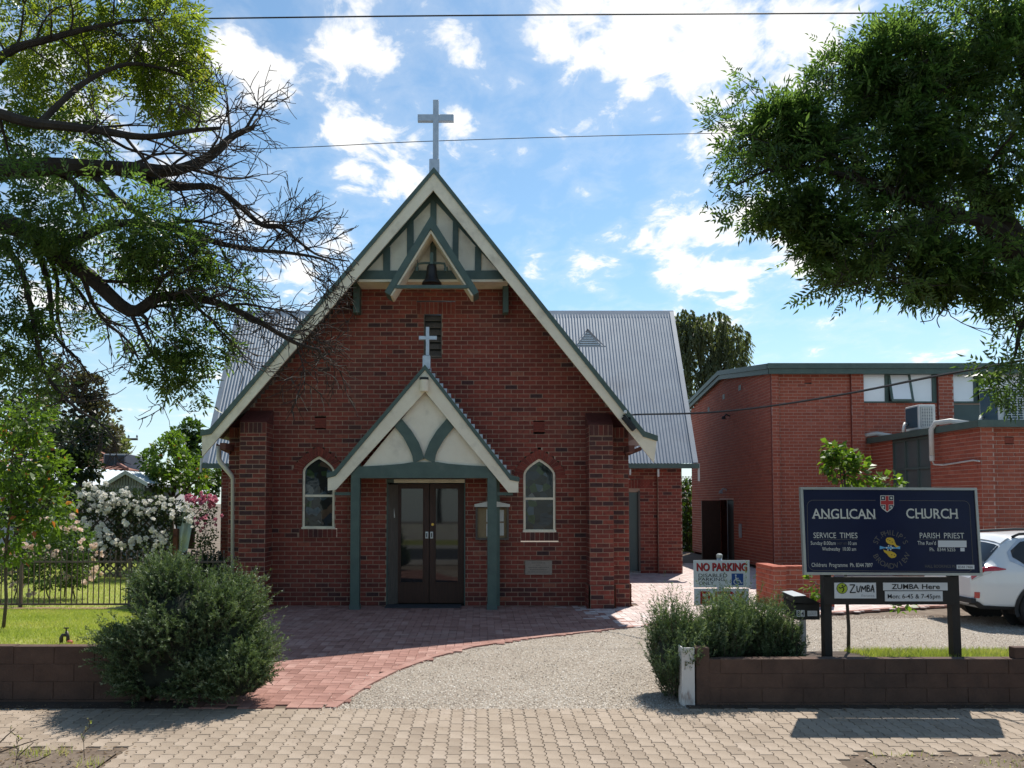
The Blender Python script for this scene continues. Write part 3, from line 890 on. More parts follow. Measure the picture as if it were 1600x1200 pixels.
def sub(ivs, cuts):
    for c0, c1 in cuts:
        out = []
        for a, b in ivs:
            if c1 <= a or c0 >= b:
                out.append((a, b))
            else:
                if c0 > a: out.append((a, c0))
                if c1 < b: out.append((c1, b))
        ivs = out
    return [(a, b) for a, b in ivs if b - a > .01]
def corrugated(a0, a1, b0, b1, n, amp=.009, per=6, up=None):
    """sheet from eave line a0-a1 to ridge line b0-b1 with n waves running up the slope"""
    a0, a1, b0, b1 = map(Vector, (a0, a1, b0, b1))
    nrm = (a1 - a0).cross(b0 - a0).normalized()
    if nrm.z < 0: nrm = -nrm
    k = n * per + 1
    V, Fq = [], []
    for i in range(k):
        t = i / (k - 1); o = nrm * (amp * math.sin(2 * PI * i / per))
        V += [a0.lerp(a1, t) + o, b0.lerp(b1, t) + o]
    for i in range(k - 1):
        Fq.append((2 * i, 2 * i + 2, 2 * i + 3, 2 * i + 1))
    return V, Fq

# ------------------------------------------------------------------ the church
YF, YB = 15.3, 14.5
church = thing('church', 'red brick church with steep gable, bell hood and small timber porch', 'church', (-0.95, YF, 0))
px = lambda x, y, d: P(x, y, d)
X = lambda x, d=YF: P(x, 750, d).x
Z = lambda y, d=YF: P(750, y, d).z
Afr, Lk, Lt, Rk, Rt = px(678, 262, YB), px(328, 671, YB), px(315.5, 674, YB), px(1007, 675, YB), px(1026, 682, YB)
Lb, Rb, Ain = px(315.5, 714, YB), px(1022, 723, YB), px(677, 297, YB)
def gable_x(z, dz=0.12):
    z = z + dz
    tl = (Afr.z - z) / (Afr.z - Lk.z); tr = (Afr.z - z) / (Afr.z - Rk.z)
    return Afr.x + (Lk.x - Afr.x) * tl, Afr.x + (Rk.x - Afr.x) * tr
WXL, WXR = X(366), X(974)
ZPL = Z(909)
LAN = []
for x0, x1, ya, yb_, ys in ((472.5, 523, 712, 826, 737), (817.5, 868, 716, 831, 742)):
    LAN.append(dict(c=(X(x0) + X(x1)) / 2, w=(X(x1) - X(x0)) / 2, zb=Z(yb_), zs=Z(ys), za=Z(ya)))
def arch_half(w, rise, s):          # half width at fraction s of the rise
    return w * (1 - s ** 1.75)
RING = .185
lou = (X(661.5), X(690), Z(557), Z(491))
door = (X(604.5), X(727), 0.0, Z(748))
ztop_brick = Z(440)
def front_iv(z):
    a, b = gable_x(z)
    iv = [(max(a, WXL), min(b, WXR))]
    cuts = []
    for q in LAN:
        if q['zb'] - .17 < z < q['zb']:
            cuts.append((q['c'] - q['w'] - .05, q['c'] + q['w'] + .05))
        elif q['zb'] <= z < q['zs']:
            cuts.append((q['c'] - q['w'], q['c'] + q['w']))
        elif q['zs'] <= z < q['za'] + RING:
            s = (z - q['zs']) / (q['za'] + RING - q['zs'])
            h = arch_half(q['w'] + RING, 0, s); cuts.append((q['c'] - h, q['c'] + h))
    if lou[2] - .001 < z < lou[3]:
        cuts.append((lou[0], lou[1]))
    if lou[3] <= z < lou[3] + .24:
        cuts.append((X(650), X(711)))
    if z < door[3] + .0:
        cuts.append((door[0], door[1]))
    for vx, vy in ((500, 661), (842.5, 667)):
        if Z(vy + 8) < z < Z(vy - 8):
            cuts.append((X(vx - 9), X(vx + 9)))
    return sub(iv, cuts)
fb = Bricks((0, YF, 0), (1, 0, 0), (0, -1, 0), M['brick'], M['mortar'], 'f')
fb.rows(-.086, ztop_brick, front_iv, lambda z: .035 if z < ZPL else 0.0, 0.0, lambda u, z: (rnd.uniform(.85, 1) if rnd.random() < .04 else min(1, max(.02, rnd.gauss(.22, .1)))) if z < ZPL and rnd.random() < .8 else None)
fb.soldier(X(650), X(711), lou[3], lou[3] + .24, .002, (.3, .75))
for q in LAN:
    fb.soldier(q['c'] - q['w'] - .05, q['c'] + q['w'] + .05, q['zb'] - .17, q['zb'] - .006, .02, (.05, .3))
front_wall = fb.finish('front_wall', church, 210, lambda u, z: X(430) < u < X(915) and Z(930) < z < Z(450) and not (X(545) < u < X(780) and z < Z(640)))
for q in LAN:                                   # pointed arches, one voussoir at a time
    n = 17
    pts = []
    for i in range(n + 1):
        tt = -1 + 2 * i / n
        s = 1 - abs(tt) ** 1.15 if abs(tt) < 1 else 0.0
        sg = -1 if tt < 0 else 1
        rise = q['za'] - q['zs']
        pi_ = Vector((q['c'] + sg * arch_half(q['w'], 0, s), 0, q['zs'] + rise * s))
        po = Vector((q['c'] + sg * arch_half(q['w'] + RING, 0, s), 0, q['zs'] + (rise + RING) * s))
        pts.append((pi_, po))
    pts[0][0].z -= 0; 
    for i in range(n):
        (a, b), (c, d) = pts[i], pts[i + 1]
        g = .045
        a2, c2 = a.lerp(c, g), c.lerp(a, g); b2, d2 = b.lerp(d, g), d.lerp(b, g)
        y0, y1 = YF - .016 - rnd.uniform(0, .004), YF + .09
        mb = MB().hexa([(v.x, y0, v.z) for v in (a2, c2, d2, b2)], [(v.x, y1, v.z) for v in (a2, c2, d2, b2)])
        mb.tone = [rnd.uniform(.22, .75)] * 6
        mb.build('arch_brick', M['brick'], front_wall)
    back = MB()
    for i in range(n):
        (a, b), (c, d) = pts[i], pts[i + 1]
        back.add([(v.x, YF - .004, v.z) for v in (a, c, d, b)], [(0, 1, 2, 3)])
    for sg in (-1, 1):
        x = q['c'] + sg * q['w']; back.add([(x, YF - .004, q['zb']), (x, YF + .1, q['zb']), (x, YF + .1, q['zs']), (x, YF - .004, q['zs'])], [(0, 1, 2, 3)])
    back.build('arch_mortar', M['mortar'], front_wall)

def reflection_glass():  # random colour patches in the panes stand in for reflections
    m = bpy.data.materials.new('painted_reflection_glass'); m.use_nodes = True
    nt = m.node_tree; N, L = nt.nodes, nt.links; b = N['Principled BSDF']
    tc = N.new('ShaderNodeTexCoord')
    v = N.new('ShaderNodeTexVoronoi'); v.inputs['Scale'].default_value = 7.5
    L.new(tc.outputs['Object'], v.inputs['Vector'])
    cr = N.new('ShaderNodeValToRGB'); cr.color_ramp.interpolation = 'CONSTANT'
    e = cr.color_ramp.elements
    cols = [(0, (.012, .016, .018)), (.3, (.02, .03, .04)), (.5, (.05, .08, .10)), (.6, (.015, .02, .018)), (.72, (.03, .055, .02)), (.82, (.09, .06, .04)), (.9, (.014, .016, .018)), (.95, (.11, .12, .12))]
    e[0].position, e[0].color = 0, (*cols[0][1], 1); e[1].position, e[1].color = cols[1][0], (*cols[1][1], 1)
    for p_, c_ in cols[2:]:
        k = e.new(p_); k.color = (*c_, 1)
    sp = N.new('ShaderNodeSeparateColor'); L.new(v.outputs['Color'], sp.inputs[0]); L.new(sp.outputs[0], cr.inputs['Fac'])
    L.new(cr.outputs['Color'], b.inputs['Base Color'])
    b.inputs['Roughness'].default_value = .05; b.inputs['Specular IOR Level'].default_value = .35
    bp = N.new('ShaderNodeBump'); bp.inputs['Strength'].default_value = .12; bp.inputs['Distance'].default_value = .02
    n2 = N.new('ShaderNodeTexNoise'); n2.inputs['Scale'].default_value = 5
    L.new(tc.outputs['Object'], n2.inputs['Vector']); L.new(n2.outputs['Fac'], bp.inputs['Height']); L.new(bp.outputs['Normal'], b.inputs['Normal'])
    return m
M['reflectglass'] = reflection_glass()
for q in LAN:
    def outline(gap, n=10):
        w = q['w'] - gap; r = q['za'] - q['zs'] - gap * 1.3
        pts = [(q['c'] - w, q['zb'] + gap), (q['c'] + w, q['zb'] + gap)]
        for i in range(n + 1):
            s = i / n; pts.append((q['c'] + arch_half(w, 0, s), q['zs'] + r * s))
        for i in range(n - 1, -1, -1):
            s = i / n; pts.append((q['c'] - arch_half(w, 0, s), q['zs'] + r * s))
        return pts
    fn = lambda a, b, d: (a, d, b)
    win = MB().ring(outline(.004), outline(.045), fn, YF + .02, YF + .085).build('window', M['cream'], church)
    zr = q['zb'] + (q['za'] - q['zb']) * .45
    MB().box(q['c'] - q['w'] + .04, q['c'] + q['w'] - .04, YF + .03, YF + .08, zr - .022, zr + .022).build('mid_rail', M['cream'], win)
    MB().box(q['c'] - q['w'] - .01, q['c'] + q['w'] + .01, YF - .012, YF + .05, q['zb'] - .004, q['zb'] + .03).build('sill', M['cream'], win)
    o1 = outline(.044)
    MB().prism([(a, max(b, zr + .02)) for a, b in o1], fn, YF + .055, YF + .065).build('pane', M['reflectglass'], win)
    MB().box(q['c'] - q['w'] + .04, q['c'] + q['w'] - .04, YF + .05, YF + .06, q['zb'] + .04, zr - .02).build('pane', M['reflectglass'], win)
for vx, vy in ((500, 661), (842.5, 667)):
    a, b, c, d = X(vx - 9), X(vx + 9), Z(vy + 8), Z(vy - 8)
    v = MB().box(a, b, YF - .004, YF + .03, c, d)
    v.tone = [.35] * 6
    for i in range(4):
        zz = c + (d - c) * (i + .25) / 4; v.box(a + .015, b - .015, YF - .014, YF - .003, zz, zz + .022, .5)
    v.build('air_vent', M['brick'], church)
MB().box(X(820), X(862), YF - .03, YF + .02, Z(898), Z(876)).build('foundation_stone', M['stone'], church, bevel=.004)
# louvred opening
lv = MB().box(lou[0], lou[1], YF + .10, YF + .12, lou[2], lou[3]).build('louvre_window', M['black'], church)
for i in range(6):
    z0 = lou[2] + (lou[3] - lou[2]) * (i + .1) / 6; h = (lou[3] - lou[2]) / 6
    MB().hexa([(lou[0] + .02, YF + .03, z0), (lou[1] - .02, YF + .03, z0), (lou[1] - .02, YF + .09, z0 + h * .75), (lou[0] + .02, YF + .09, z0 + h * .75)], [(lou[0] + .02, YF + .03, z0 + .012), (lou[1] - .02, YF + .03, z0 + .012), (lou[1] - .02, YF + .09, z0 + h * .75 + .012), (lou[0] + .02, YF + .09, z0 + h * .75 + .012)]).build('slat', M['greywood'], lv)
mb = MB()
for a, b in ((lou[0], lou[0] + .02), (lou[1] - .02, lou[1])):
    mb.box(a, b, YF + .0, YF + .1, lou[2], lou[3])
mb.box(lou[0], lou[1], YF - .01, YF + .1, lou[2] - .02, lou[2] + .012)
mb.build('frame', M['greywood'], lv)

# buttresses
def buttress(x0, x1, yf, zt, mirror, capdark=True, s2=None):
    b1 = Bricks((0, yf, 0), (1, 0, 0), (0, -1, 0), M['brick'], M['mortar'], 'b')
    def tn(u, z):
        r = int(z / .086)
        e = min(u - x0, x1 - u)
        if e < .16 and r % 2 == 0 and rnd.random() < .6: return rnd.uniform(0, .12)
        return None
    zc = zt - .2
    for z0, z1 in ((-.086, zc),):
        b1.rows(z0, z1, lambda z: [(x0, x1)], lambda z: .035 if z < ZPL - .06 else 0.0, x0 + .002, tn)
    b1.soldier(x0, x1, zc, zt, .004, (.02, .28))
    bt = b1.finish('buttress', church, 0)
    MB().box(x0 + .01, x1 - .01, yf + .01, YF + .05, -.1, zt).build('core', M['mortar'], bt)
    for sx, nx in ((x0, -1), (x1, 1)):
        b2 = Bricks((sx, 0, 0), (0, 1, 0), (nx, 0, 0), M['brick'], M['mortar'], 's')
        b2.rows(-.086, zt, lambda z: [(yf, YF)], lambda z: .035 if z < ZPL - .06 else 0.0, yf + .003, lambda u, z: None)
        b2.finish('buttress_return', church, 0)
    # sloped brick weathering on the head
    cp = MB().hexa([(x0 - .01, yf - .012, zt), (x1 + .01, yf - .012, zt), (x1 + .01, YF, zt), (x0 - .01, YF, zt)], [(x0 - .01, yf + .05, zt + .05), (x1 + .01, yf + .05, zt + .05), (x1 + .01, YF, zt + .28), (x0 - .01, YF, zt + .28)])
    cp.tone = [.15] * 6; cp.build('weathering', M['brick'], bt)
YBT = 14.82
bxl, bxr = (X(374, YBT), X(415, YBT)), (X(921, YBT), X(958, YBT))
buttress(bxl[0], bxl[1], YBT, Z(660, YBT), False)
buttress(bxr[0], bxr[1], YBT, Z(664, YBT), True)
buttress(X(357.5, 15.08), bxl[0] - .004, 15.08, Z(668, 15.08), False)
buttress(bxr[1] + .004, X(982, 15.08), 15.08, Z(668, 15.08), True)

# nave side walls, roof, soffit
nave = MB()
nave.add([(WXL, YF, -.1), (WXL, 23, -.1), (WXL, 23, Lk.z + .1), (WXL, YF, Lk.z + .1)], [(0, 1, 2, 3)])
nave.add([(WXR, YF, -.1), (WXR, 23, -.1), (WXR, 23, Rk.z + .1), (WXR, YF, Rk.z + .1)], [(0, 1, 2, 3)])
nave.tone = [.5, .5]
nave.build('side_wall', M['brick'], church)
for name, k, tp in (('left', Lk, Lt), ('right', Rk, Rt)):
    e = Vector((tp.x, 0, tp.z)); kk = Vector((k.x, 0, k.z)); a = Vector((Afr.x, 0, Afr.z))
    up = lambda p, y, dz: (p.x, y, p.z + dz)
    mb = MB().hexa([up(e, YB + .02, -.05), up(kk, YB + .02, -.05), up(kk, 23.6, -.05), up(e, 23.6, -.05)], [up(e, YB + .02, -.012), up(kk, YB + .02, -.012), up(kk, 23.6, -.012), up(e, 23.6, -.012)])
    mb.hexa([up(kk, YB + .02, -.05), up(a, YB + .02, -.05), up(a, 24.2, -.05), up(kk, 23.6, -.05)], [up(kk, YB + .02, -.012), up(a, YB + .02, -.012), up(a, 24.2, -.012), up(kk, 23.6, -.012)])
    mb.build('nave_roof', M['galv'], church)
    mb = MB().hexa([up(kk, YB + .05, -.10), up(a, YB + .05, -.10), up(a, YF - .03, -.10), up(kk, YF - .03, -.10)], [up(kk, YB + .05, -.055), up(a, YB + .05, -.055), up(a, YF - .03, -.055), up(kk, YF - .03, -.055)])
    mb.build('soffit', M['greywood'], church)
    # purlin ends carrying the overhang
    s = 1 if name == 'right' else -1
    pb = Vector((k.x - s * .22, 0, k.z - .30))
    MB().box(pb.x - .05, pb.x + .05, YB + .05, YF + .1, pb.z - .06, pb.z + .06).build('eave_purlin', M['redwood'], church)
    MB().hexa([(WXR if s > 0 else WXL, 15.0, k.z - .42), (k.x + s * .05, 15.0, k.z - .30), (k.x + s * .05, 15.08, k.z - .30), (WXR if s > 0 else WXL, 15.08, k.z - .42)], [(WXR if s > 0 else WXL, 15.0, k.z - .34), (k.x + s * .05, 15.0, k.z - .22), (k.x + s * .05, 15.08, k.z - .22), (WXR if s > 0 else WXL, 15.08, k.z - .34)]).build('eave_bracket', M['redwood'], church)
fnY = lambda a, b, d: (a, d, b)
def pxpoly(pts, y):
    return [(P(a, b, y).x, P(a, b, y).z) for a, b in pts]
for pts, cap in (([(678, 270), (330, 678), (315.5, 681), (315.5, 714), (677, 297)], [(678, 262), (328, 670), (314, 673), (314, 681), (330, 678.5), (678, 270.5)]),
                 ([(678, 270), (1005, 682), (1026, 689), (1022, 723), (677, 297)], [(678, 262), (1007, 674), (1027.5, 681), (1027.5, 689), (1005, 682.5), (678, 270.5)])):
    MB().prism(pxpoly(pts, YB), fnY, YB, YB + .045).build('bargeboard', M['cream'], church)
    MB().prism(pxpoly(cap, YB), fnY, YB - .03, YB + .09).build('barge_capping', M['green'], church)
# half-timbered gable head
YP = 14.8
pl = pxpoly([(677, 285), (555, 428), (795, 428)], YP)
MB().prism(pl, fnY, YP, YP + .05).build('gable_panel', M['panel'], church)
MB().box(X(556, YP), X(794, YP), YP + .051, YF - .005, Z(441, YP), Z(438, YP)).build('jetty_soffit', M['cream'], church)
zb0, zb1 = Z(437, YP), Z(423.5, YP)
for a, b, ty in ((597, 608, 396), (634.5, 645, 352), (671.5, 681, 300), (707, 716, 352), (742, 752, 396)):
    MB().box(X(a, YP), X(b, YP), YP - .028, YP - .001, zb1 - .002, Z(ty, YP) + .12).build('batten', M['green'], church)
MB().box(X(556, YP), X(794, YP), YP - .04, YP + .05, zb0, zb1).build('tie_beam', M['green'], church)
MB().box(X(556, YP), X(794, YP), YP - .03, YP + .05, Z(441, YP), zb0 - .002).build('cover_strip', M['cream'], church)
for s, pts in ((0, [(677, 296), (561, 424), (553, 433), (553, 445), (677, 312)]), (1, [(677, 296), (790, 424), (798, 433), (798, 445), (677, 312)])):
    MB().prism(pxpoly(pts, YP), fnY, YP - .034, YP - .006).build('rake_batten', M['green'], church)
for a, b in ((550, 560.5), (786, 795)):
    m_ = MB().box(X(a, 15.1), X(b, 15.1), 15.06, YF - .01, Z(489, 15.1), Z(434, 15.1)); m_.box(X(a - 1, 15.0), X(b + 1, 15.0), YB + .05, 15.06, Z(444, 15.0), Z(434, 15.0))
    m_.build('bracket', M['green'], church, bevel=.006)
# bell hood
YH = 14.28
hood = MB()
for pts in ([(673, 337), (601, 456), (609, 461), (673, 357)], [(673, 337), (748, 456), (740, 461), (673, 357)]):
    hood.prism(pxpoly(pts, YH), fnY, YH, YP - .03)
bh = hood.build('bell_hood', M['green'], church)
sf = MB()
for pts in ([(673, 357.5), (609.5, 461), (612.5, 461), (673, 363)], [(673, 357.5), (739.5, 461), (736.5, 461), (673, 363)]):
    sf.prism(pxpoly(pts, YH), fnY, YH + .03, YP - .04)
sf.build('hood_lining', M['cream'], bh)
MB().box(X(610, YH), X(740, YH), YH + .01, YH + .05, Z(450, YH), Z(445, YH)).build('tie_rod', M['green'], bh)
bc = P(674.6, 414, 14.52)
prof = [(0.0, .0), (.07, .0), (.085, -.02), (.092, -.06), (.098, -.14), (.11, -.22), (.135, -.28), (.175, -.33), (.185, -.355), (.17, -.362), (.0, -.345)]
MB().lathe(prof, bc, 28).build('bell', M['bell'], church, smooth=True)
yk = MB()
yk.tube([P(651, 420, 14.52), P(653, 412, 14.52), P(664, 411, 14.52), P(685, 411, 14.52), P(694, 412, 14.52), P(697, 420, 14.52)], .022, 8)
yk.box(bc.x - .03, bc.x + .03, 14.47, 14.57, bc.z, bc.z + .22)
for xx in (651, 697):
    p = P(xx, 420, 14.52); yk.lathe([(.0, -.05), (.035, -.05), (.04, 0), (.035, .03), (0, .03)], p, 10)
yk.build('bell_yoke', M['green'], church)
MB().tube([P(653, 416, 14.52), P(651, 400, 14.52), P(655, 388, 14.52)], .008, 6).build('bell_crank', M['black'], church)
# gable cross
def cross(name, vx, vy, hx, hy, blk, y, parent):
    mb = MB(); w = X(vx[1], y) - X(vx[0], y)
    mb.box(X(vx[0], y), X(vx[1], y), y, y + w, Z(vy[1], y), Z(vy[0], y))
    mb.box(X(hx[0], y), X(hx[1], y), y + .008, y + w - .008, Z(hy[1], y), Z(hy[0], y))
    c = mb.build(name, M['steel'], parent, bevel=.004)
    b = MB(); x0, x1 = X(blk[0], y), X(blk[1], y); z0, z1 = Z(blk[3], y), Z(blk[2], y)
    b.hexa([(x0, y - .05, z0), (x1, y - .05, z0), (x1, y + w + .05, z0), (x0, y + w + .05, z0)], [(x0 + .0, y - .05, z1 - .02), (x1, y - .05, z1 - .02), (x1, y + w + .05, z1 - .02), (x0, y + w + .05, z1 - .02)])
    b.hexa([(x0, y - .05, z1 - .02), (x1, y - .05, z1 - .02), (x1, y + w + .05, z1 - .02), (x0, y + w + .05, z1 - .02)], [(x0 + .02, y - .03, z1), (x1 - .02, y - .03, z1), (x1 - .02, y + w + .03, z1), (x0 + .02, y + w + .03, z1)])
    b.build('socket', M['steel'], c)
cross('gable_cross', (675, 684), (155.5, 252), (650.5, 708), (178, 188.5), (669.5, 685.5, 249, 275), 14.6, church)

# ------------------------------------------------------------------ porch
YPO = 14.58
porch = MB().prism(pxpoly([(663, 612), (556, 742), (774, 742)], YPO + .1), fnY, YPO + .10, YPO + .14).build('porch', M['panel'], church)
for pts, cap in (([(664, 578), (524, 744), (512, 747), (512, 766.5), (525, 765), (664, 612)], [(664, 570), (522, 736), (511, 739), (511, 746.5), (524, 743.5), (664, 577.5)]),
                 ([(664, 578), (797, 750), (810, 753), (810, 769.5), (794.5, 769.5), (664, 612)], [(664, 570), (798, 742), (811.5, 745.5), (811.5, 752.5), (797, 749.5), (664, 577.5)])):
    MB().prism(pxpoly(pts, YPO), fnY, YPO, YPO + .04).build('porch_bargeboard', M['cream'], porch)
    MB().prism(pxpoly(cap, YPO), fnY, YPO - .025, YPO + .08).build('porch_capping', M['green'], porch)
    c2 = cap[:3] + [(cap[2][0], cap[2][1] + 3), (cap[1][0], cap[1][1] + 3), (cap[0][0], cap[0][1] + 3)]
    MB().prism(pxpoly(c2, YPO), fnY, YPO + .085, YF - .015).build('porch_roof', M['galv'], porch)
    c3 = [(a, b + 3.5) for a, b in cap[:3]] + [(a, b + 8) for a, b in reversed(cap[:3])]
    MB().prism(pxpoly(c3, YPO), fnY, YPO + .145, YF - .02).build('porch_soffit', M['cream'], porch)
MB().prism(pxpoly([(558, 747), (558, 729), (600, 727), (630, 724.5), (644, 722), (684, 722), (700, 724.5), (730, 727), (770, 729), (770, 747)], YPO + .05), fnY, YPO + .045, YPO + .145).build('porch_beam', M['green'], porch)
def arm(lo, up):
    mb = MB(); y = YPO + .05
    for i in range(len(lo) - 1):
        q = pxpoly([lo[i], lo[i + 1], up[i + 1], up[i]], y); mb.prism(q, fnY, y, y + .085)
    return mb
arm([(646, 724), (644, 712), (640, 702), (630, 683), (608, 656)], [(662.5, 716), (660, 706), (654, 691), (643, 673), (620, 645)]).build('curved_brace', M['green'], porch)
arm([(679, 724), (680.5, 712), (684, 703), (694, 686), (718, 656)], [(662.5, 716), (665, 706), (671, 691), (682, 673), (706, 645)]).build('curved_brace', M['green'], porch)
for a, b in ((548, 562), (761.5, 776)):
    yy = YPO + .05
    pst = MB().box(X(a, yy), X(b, yy), yy, yy + .165, gz(yy) + .03, Z(722, yy)).build('porch_post', M['green'], porch, bevel=.006)
    MB().box(X(a - 1, yy), X(b + 1, yy), yy - .006, yy + .171, gz(yy) - .02, gz(yy) + .10).build('post_shoe', M['hallgreen'], pst)
    sg = -1 if a < 600 else 1
    xo = X(a, yy) if sg < 0 else X(b, yy)
    MB().box(xo if sg > 0 else xo - .07, xo + .07 if sg > 0 else xo, YF - .12, YF - .02, 0, Z(745)).build('wall_post', M['green'], porch)
    MB().box(min(xo, xo + sg * .3), max(xo, xo + sg * .3), yy + .03, yy + .09, Z(774, yy), Z(769, yy)).build('outrigger', M['green'], porch)
    MB().box(X(a, yy) if sg < 0 else X(b, yy) - .09, X(a, yy) + .09 if sg < 0 else X(b, yy), yy + .166, YF - .03, Z(746, yy), Z(735, yy)).build('side_plate', M['green'], porch)
# porch light
lp = P(663, 612, YPO)
MB().lathe([(0, 0), (.07, 0), (.078, .02), (.08, .2), (.08, .215), (0, .215)], (lp.x, YPO - .07, lp.z - .01), 18).build('porch_light', M['cream'], porch, smooth=False)
MB().lathe([(0, .216), (.083, .216), (.083, .26), (0, .262)], (lp.x, YPO - .07, lp.z - .01), 18).build('light_cap', M['black'], porch)
cross('porch_cross', (664.5, 670), (510.5, 556), (653.5, 682), (524.5, 530.5), (660, 672, 555, 577), YPO + .12, church)
# step flashing where the porch roof meets the wall
fl = MB(); n = 21
for i in range(n):
    t0, t1 = i / n, (i + 1) / n
    a, b = P(664, 570, YPO), P(800, 745, YPO)
    p0, p1 = a.lerp(b, t0), a.lerp(b, t1)
    fl.prism([(p0.x, p0.z + .045 - .04), (p0.x, p0.z + .055), (p1.x - .002, p0.z + .055), (p1.x - .002, p1.z - .04)], fnY, YF - .022 - .002 * (i % 2), YF - .012)
fl.build('step_flashing', M['steel'], porch)

# ------------------------------------------------------------------ doors
YD = YF + .16
rv = MB()
rv.box(door[0] - .001, door[0] + .02, YF - .02, YF + .3, 0, door[3]); rv.box(door[1] - .02, door[1] + .001, YF - .02, YF + .3, 0, door[3])
rv.box(door[0], door[1], YF - .01, YF + .3, Z(754), door[3])
rv.build('door_frame', M['green'], church)
MB().box(X(616), X(726), YF - .045, YF - .01, Z(754.5), Z(749)).build('door_head', M['cream'], church)
MB().box(door[0] - .1, door[1] + .1, YF + .3, YF + .32, -.1, door[3] + .1).build('entry_backing', M['black'], church)
MB().hexa([(door[0] + .022, YF, .02), (door[0] + .05, YF, .02), (X(622, YD) + .02, YD + .02, .02), (X(622, YD) - .02, YD + .02, .02)], [(door[0] + .022, YF, Z(757)), (door[0] + .05, YF, Z(757)), (X(622, YD) + .02, YD + .02, Z(757)), (X(622, YD) - .02, YD + .02, Z(757))]).build('folded_shutter', M['greywood'], church)
for (a, b, ga, gb, hx) in ((622, 670.5, 626.5, 661.5, 667), (671.5, 725, 680.5, 716, 674.5)):
    xa, xb, xga, xgb = X(a, YD), X(b, YD), X(ga, YD), X(gb, YD)
    z0, z1, zg0, zg1 = .03, Z(756, YD), Z(910, YD), Z(763, YD)
    d = MB().ring([(xa, z0), (xb, z0), (xb, z1), (xa, z1)], [(xga, zg0), (xgb, zg0), (xgb, zg1), (xga, zg1)], fnY, YD, YD + .045).build('door', M['wood'], church)
    MB().box(xga - .005, xgb + .005, YD + .018, YD + .026, zg0 - .005, zg1 + .005).build('glass', M['glass'], d)
    MB().ring([(xga - .012, zg0 - .012), (xgb + .012, zg0 - .012), (xgb + .012, zg1 + .012), (xga - .012, zg1 + .012)], [(xga + .006, zg0 + .006), (xgb - .006, zg0 + .006), (xgb - .006, zg1 - .006), (xga + .006, zg1 - .006)], fnY, YD - .012, YD - .001).build('bead', M['wood'], d)
    hp = P(hx, 836, YD)
    MB().box(hp.x - .028, hp.x + .028, YD - .014, YD - .001, hp.z - .065, hp.z + .065).build('push_plate', M['white'], d, bevel=.004)
    MB().tube([(hp.x, YD - .014, hp.z - .035), (hp.x, YD - .05, hp.z - .03), (hp.x, YD - .05, hp.z + .03), (hp.x, YD - .014, hp.z + .035)], .009, 8).build('handle', M['black'], d)
    if hx > 670:
        lk = P(676, 819.5, YD); MB().lathe([(0, -.014), (.026, -.014), (.03, 0), (0, 0)], (lk.x, YD, lk.z), 14, 'y').build('lock', M['brass'], d)
pt = P(615, 800, YF + .1)
MB().prism([(pt.x - .03, pt.z - .11), (pt.x + .03, pt.z - .11), (pt.x + .005, pt.z + .12)], fnY, YF + .085, YF + .088).build('paper_pennant', M['paper'], church)
m1, m2 = G(601, 951), G(720, 951)
dm = MB().box(m1.x, m2.x, m1.y - .02, YF - .03, gz(15) + .004, gz(15) + .03).build('door_mat', M['mat'])
tag(dm, 'dark door mat lying on the paving before the glazed doors', 'door mat')

# ------------------------------------------------------------------ transept wings behind the nave
YW, YE, YR = 21.2, 20.8, 24.8
ZE, ZR = P(1000, 724, YE).z, P(1000, 487, YR).z
el, er = P(318, 712, YE), P(1089, 722, YE)
rl, rr = P(371, 487, YR), P(1051, 489, YR)
V, Fq = corrugated((el.x, YE, ZE), (er.x, YE, ZE), (rl.x, YR, ZR), (rr.x, YR, ZR), 150, .010)
rf = np_mesh('transept_roof', V, Fq, M['galv'], church, smooth=True)
MB().hexa([(el.x, YR + YR - YE, ZE - .03), (er.x, YR + YR - YE, ZE - .03), (rr.x, YR, ZR - .03), (rl.x, YR, ZR - .03)], [(el.x, YR + YR - YE, ZE), (er.x, YR + YR - YE, ZE), (rr.x, YR, ZR), (rl.x, YR, ZR)]).build('transept_rear_roof', M['galv'], church)
rc = MB()
for s in (-1, 1):
    rc.hexa([(rl.x - .02, YR, ZR + .01), (rr.x + .02, YR, ZR + .01), (rr.x + .02, YR + s * .16, ZR - .23), (rl.x - .02, YR + s * .16, ZR - .23)], [(rl.x - .02, YR, ZR + .035), (rr.x + .02, YR, ZR + .035), (rr.x + .02, YR + s * .16, ZR - .2), (rl.x - .02, YR + s * .16, ZR - .2)])
rc.build('ridge_capping', M['galv'], church)
for a, b, s in ((el, rl, -1), (er, rr, 1)):
    A_, B_ = Vector((a.x, YE, ZE)), Vector((b.x, YR, ZR))
    up = Vector((0, -.0, .03))
    MB().hexa([A_ + Vector((s * -.10, 0, .012)), A_ + Vector((s * .03, 0, .012)), B_ + Vector((s * .03, 0, .012)), B_ + Vector((s * -.10, 0, .012))], [A_ + Vector((s * -.10, 0, .03)), A_ + Vector((s * .03, 0, .03)), B_ + Vector((s * .03, 0, .03)), B_ + Vector((s * -.10, 0, .03))]).build('barge_flashing', M['galv'], church)
wr0, wr1 = P(984, 800, YW).x, P(1064, 800, YW).x
wl0 = P(345, 800, YW).x
MB().prism([(YW, -.1), (YW, ZE + .2), (YR, ZR - .1), (2 * YR - YW, ZE + .2), (2 * YR - YW, -.1)], lambda a, b, d: (d, a, b), wr1 - .02, wr1 - .01).build('transept_gable', M['brick'], church)
MB().prism([(YW, -.1), (YW, ZE + .2), (YR, ZR - .1), (2 * YR - YW, ZE + .2), (2 * YR - YW, -.1)], lambda a, b, d: (d, a, b), wl0 + .01, wl0 + .02).build('transept_gable', M['brick'], church)
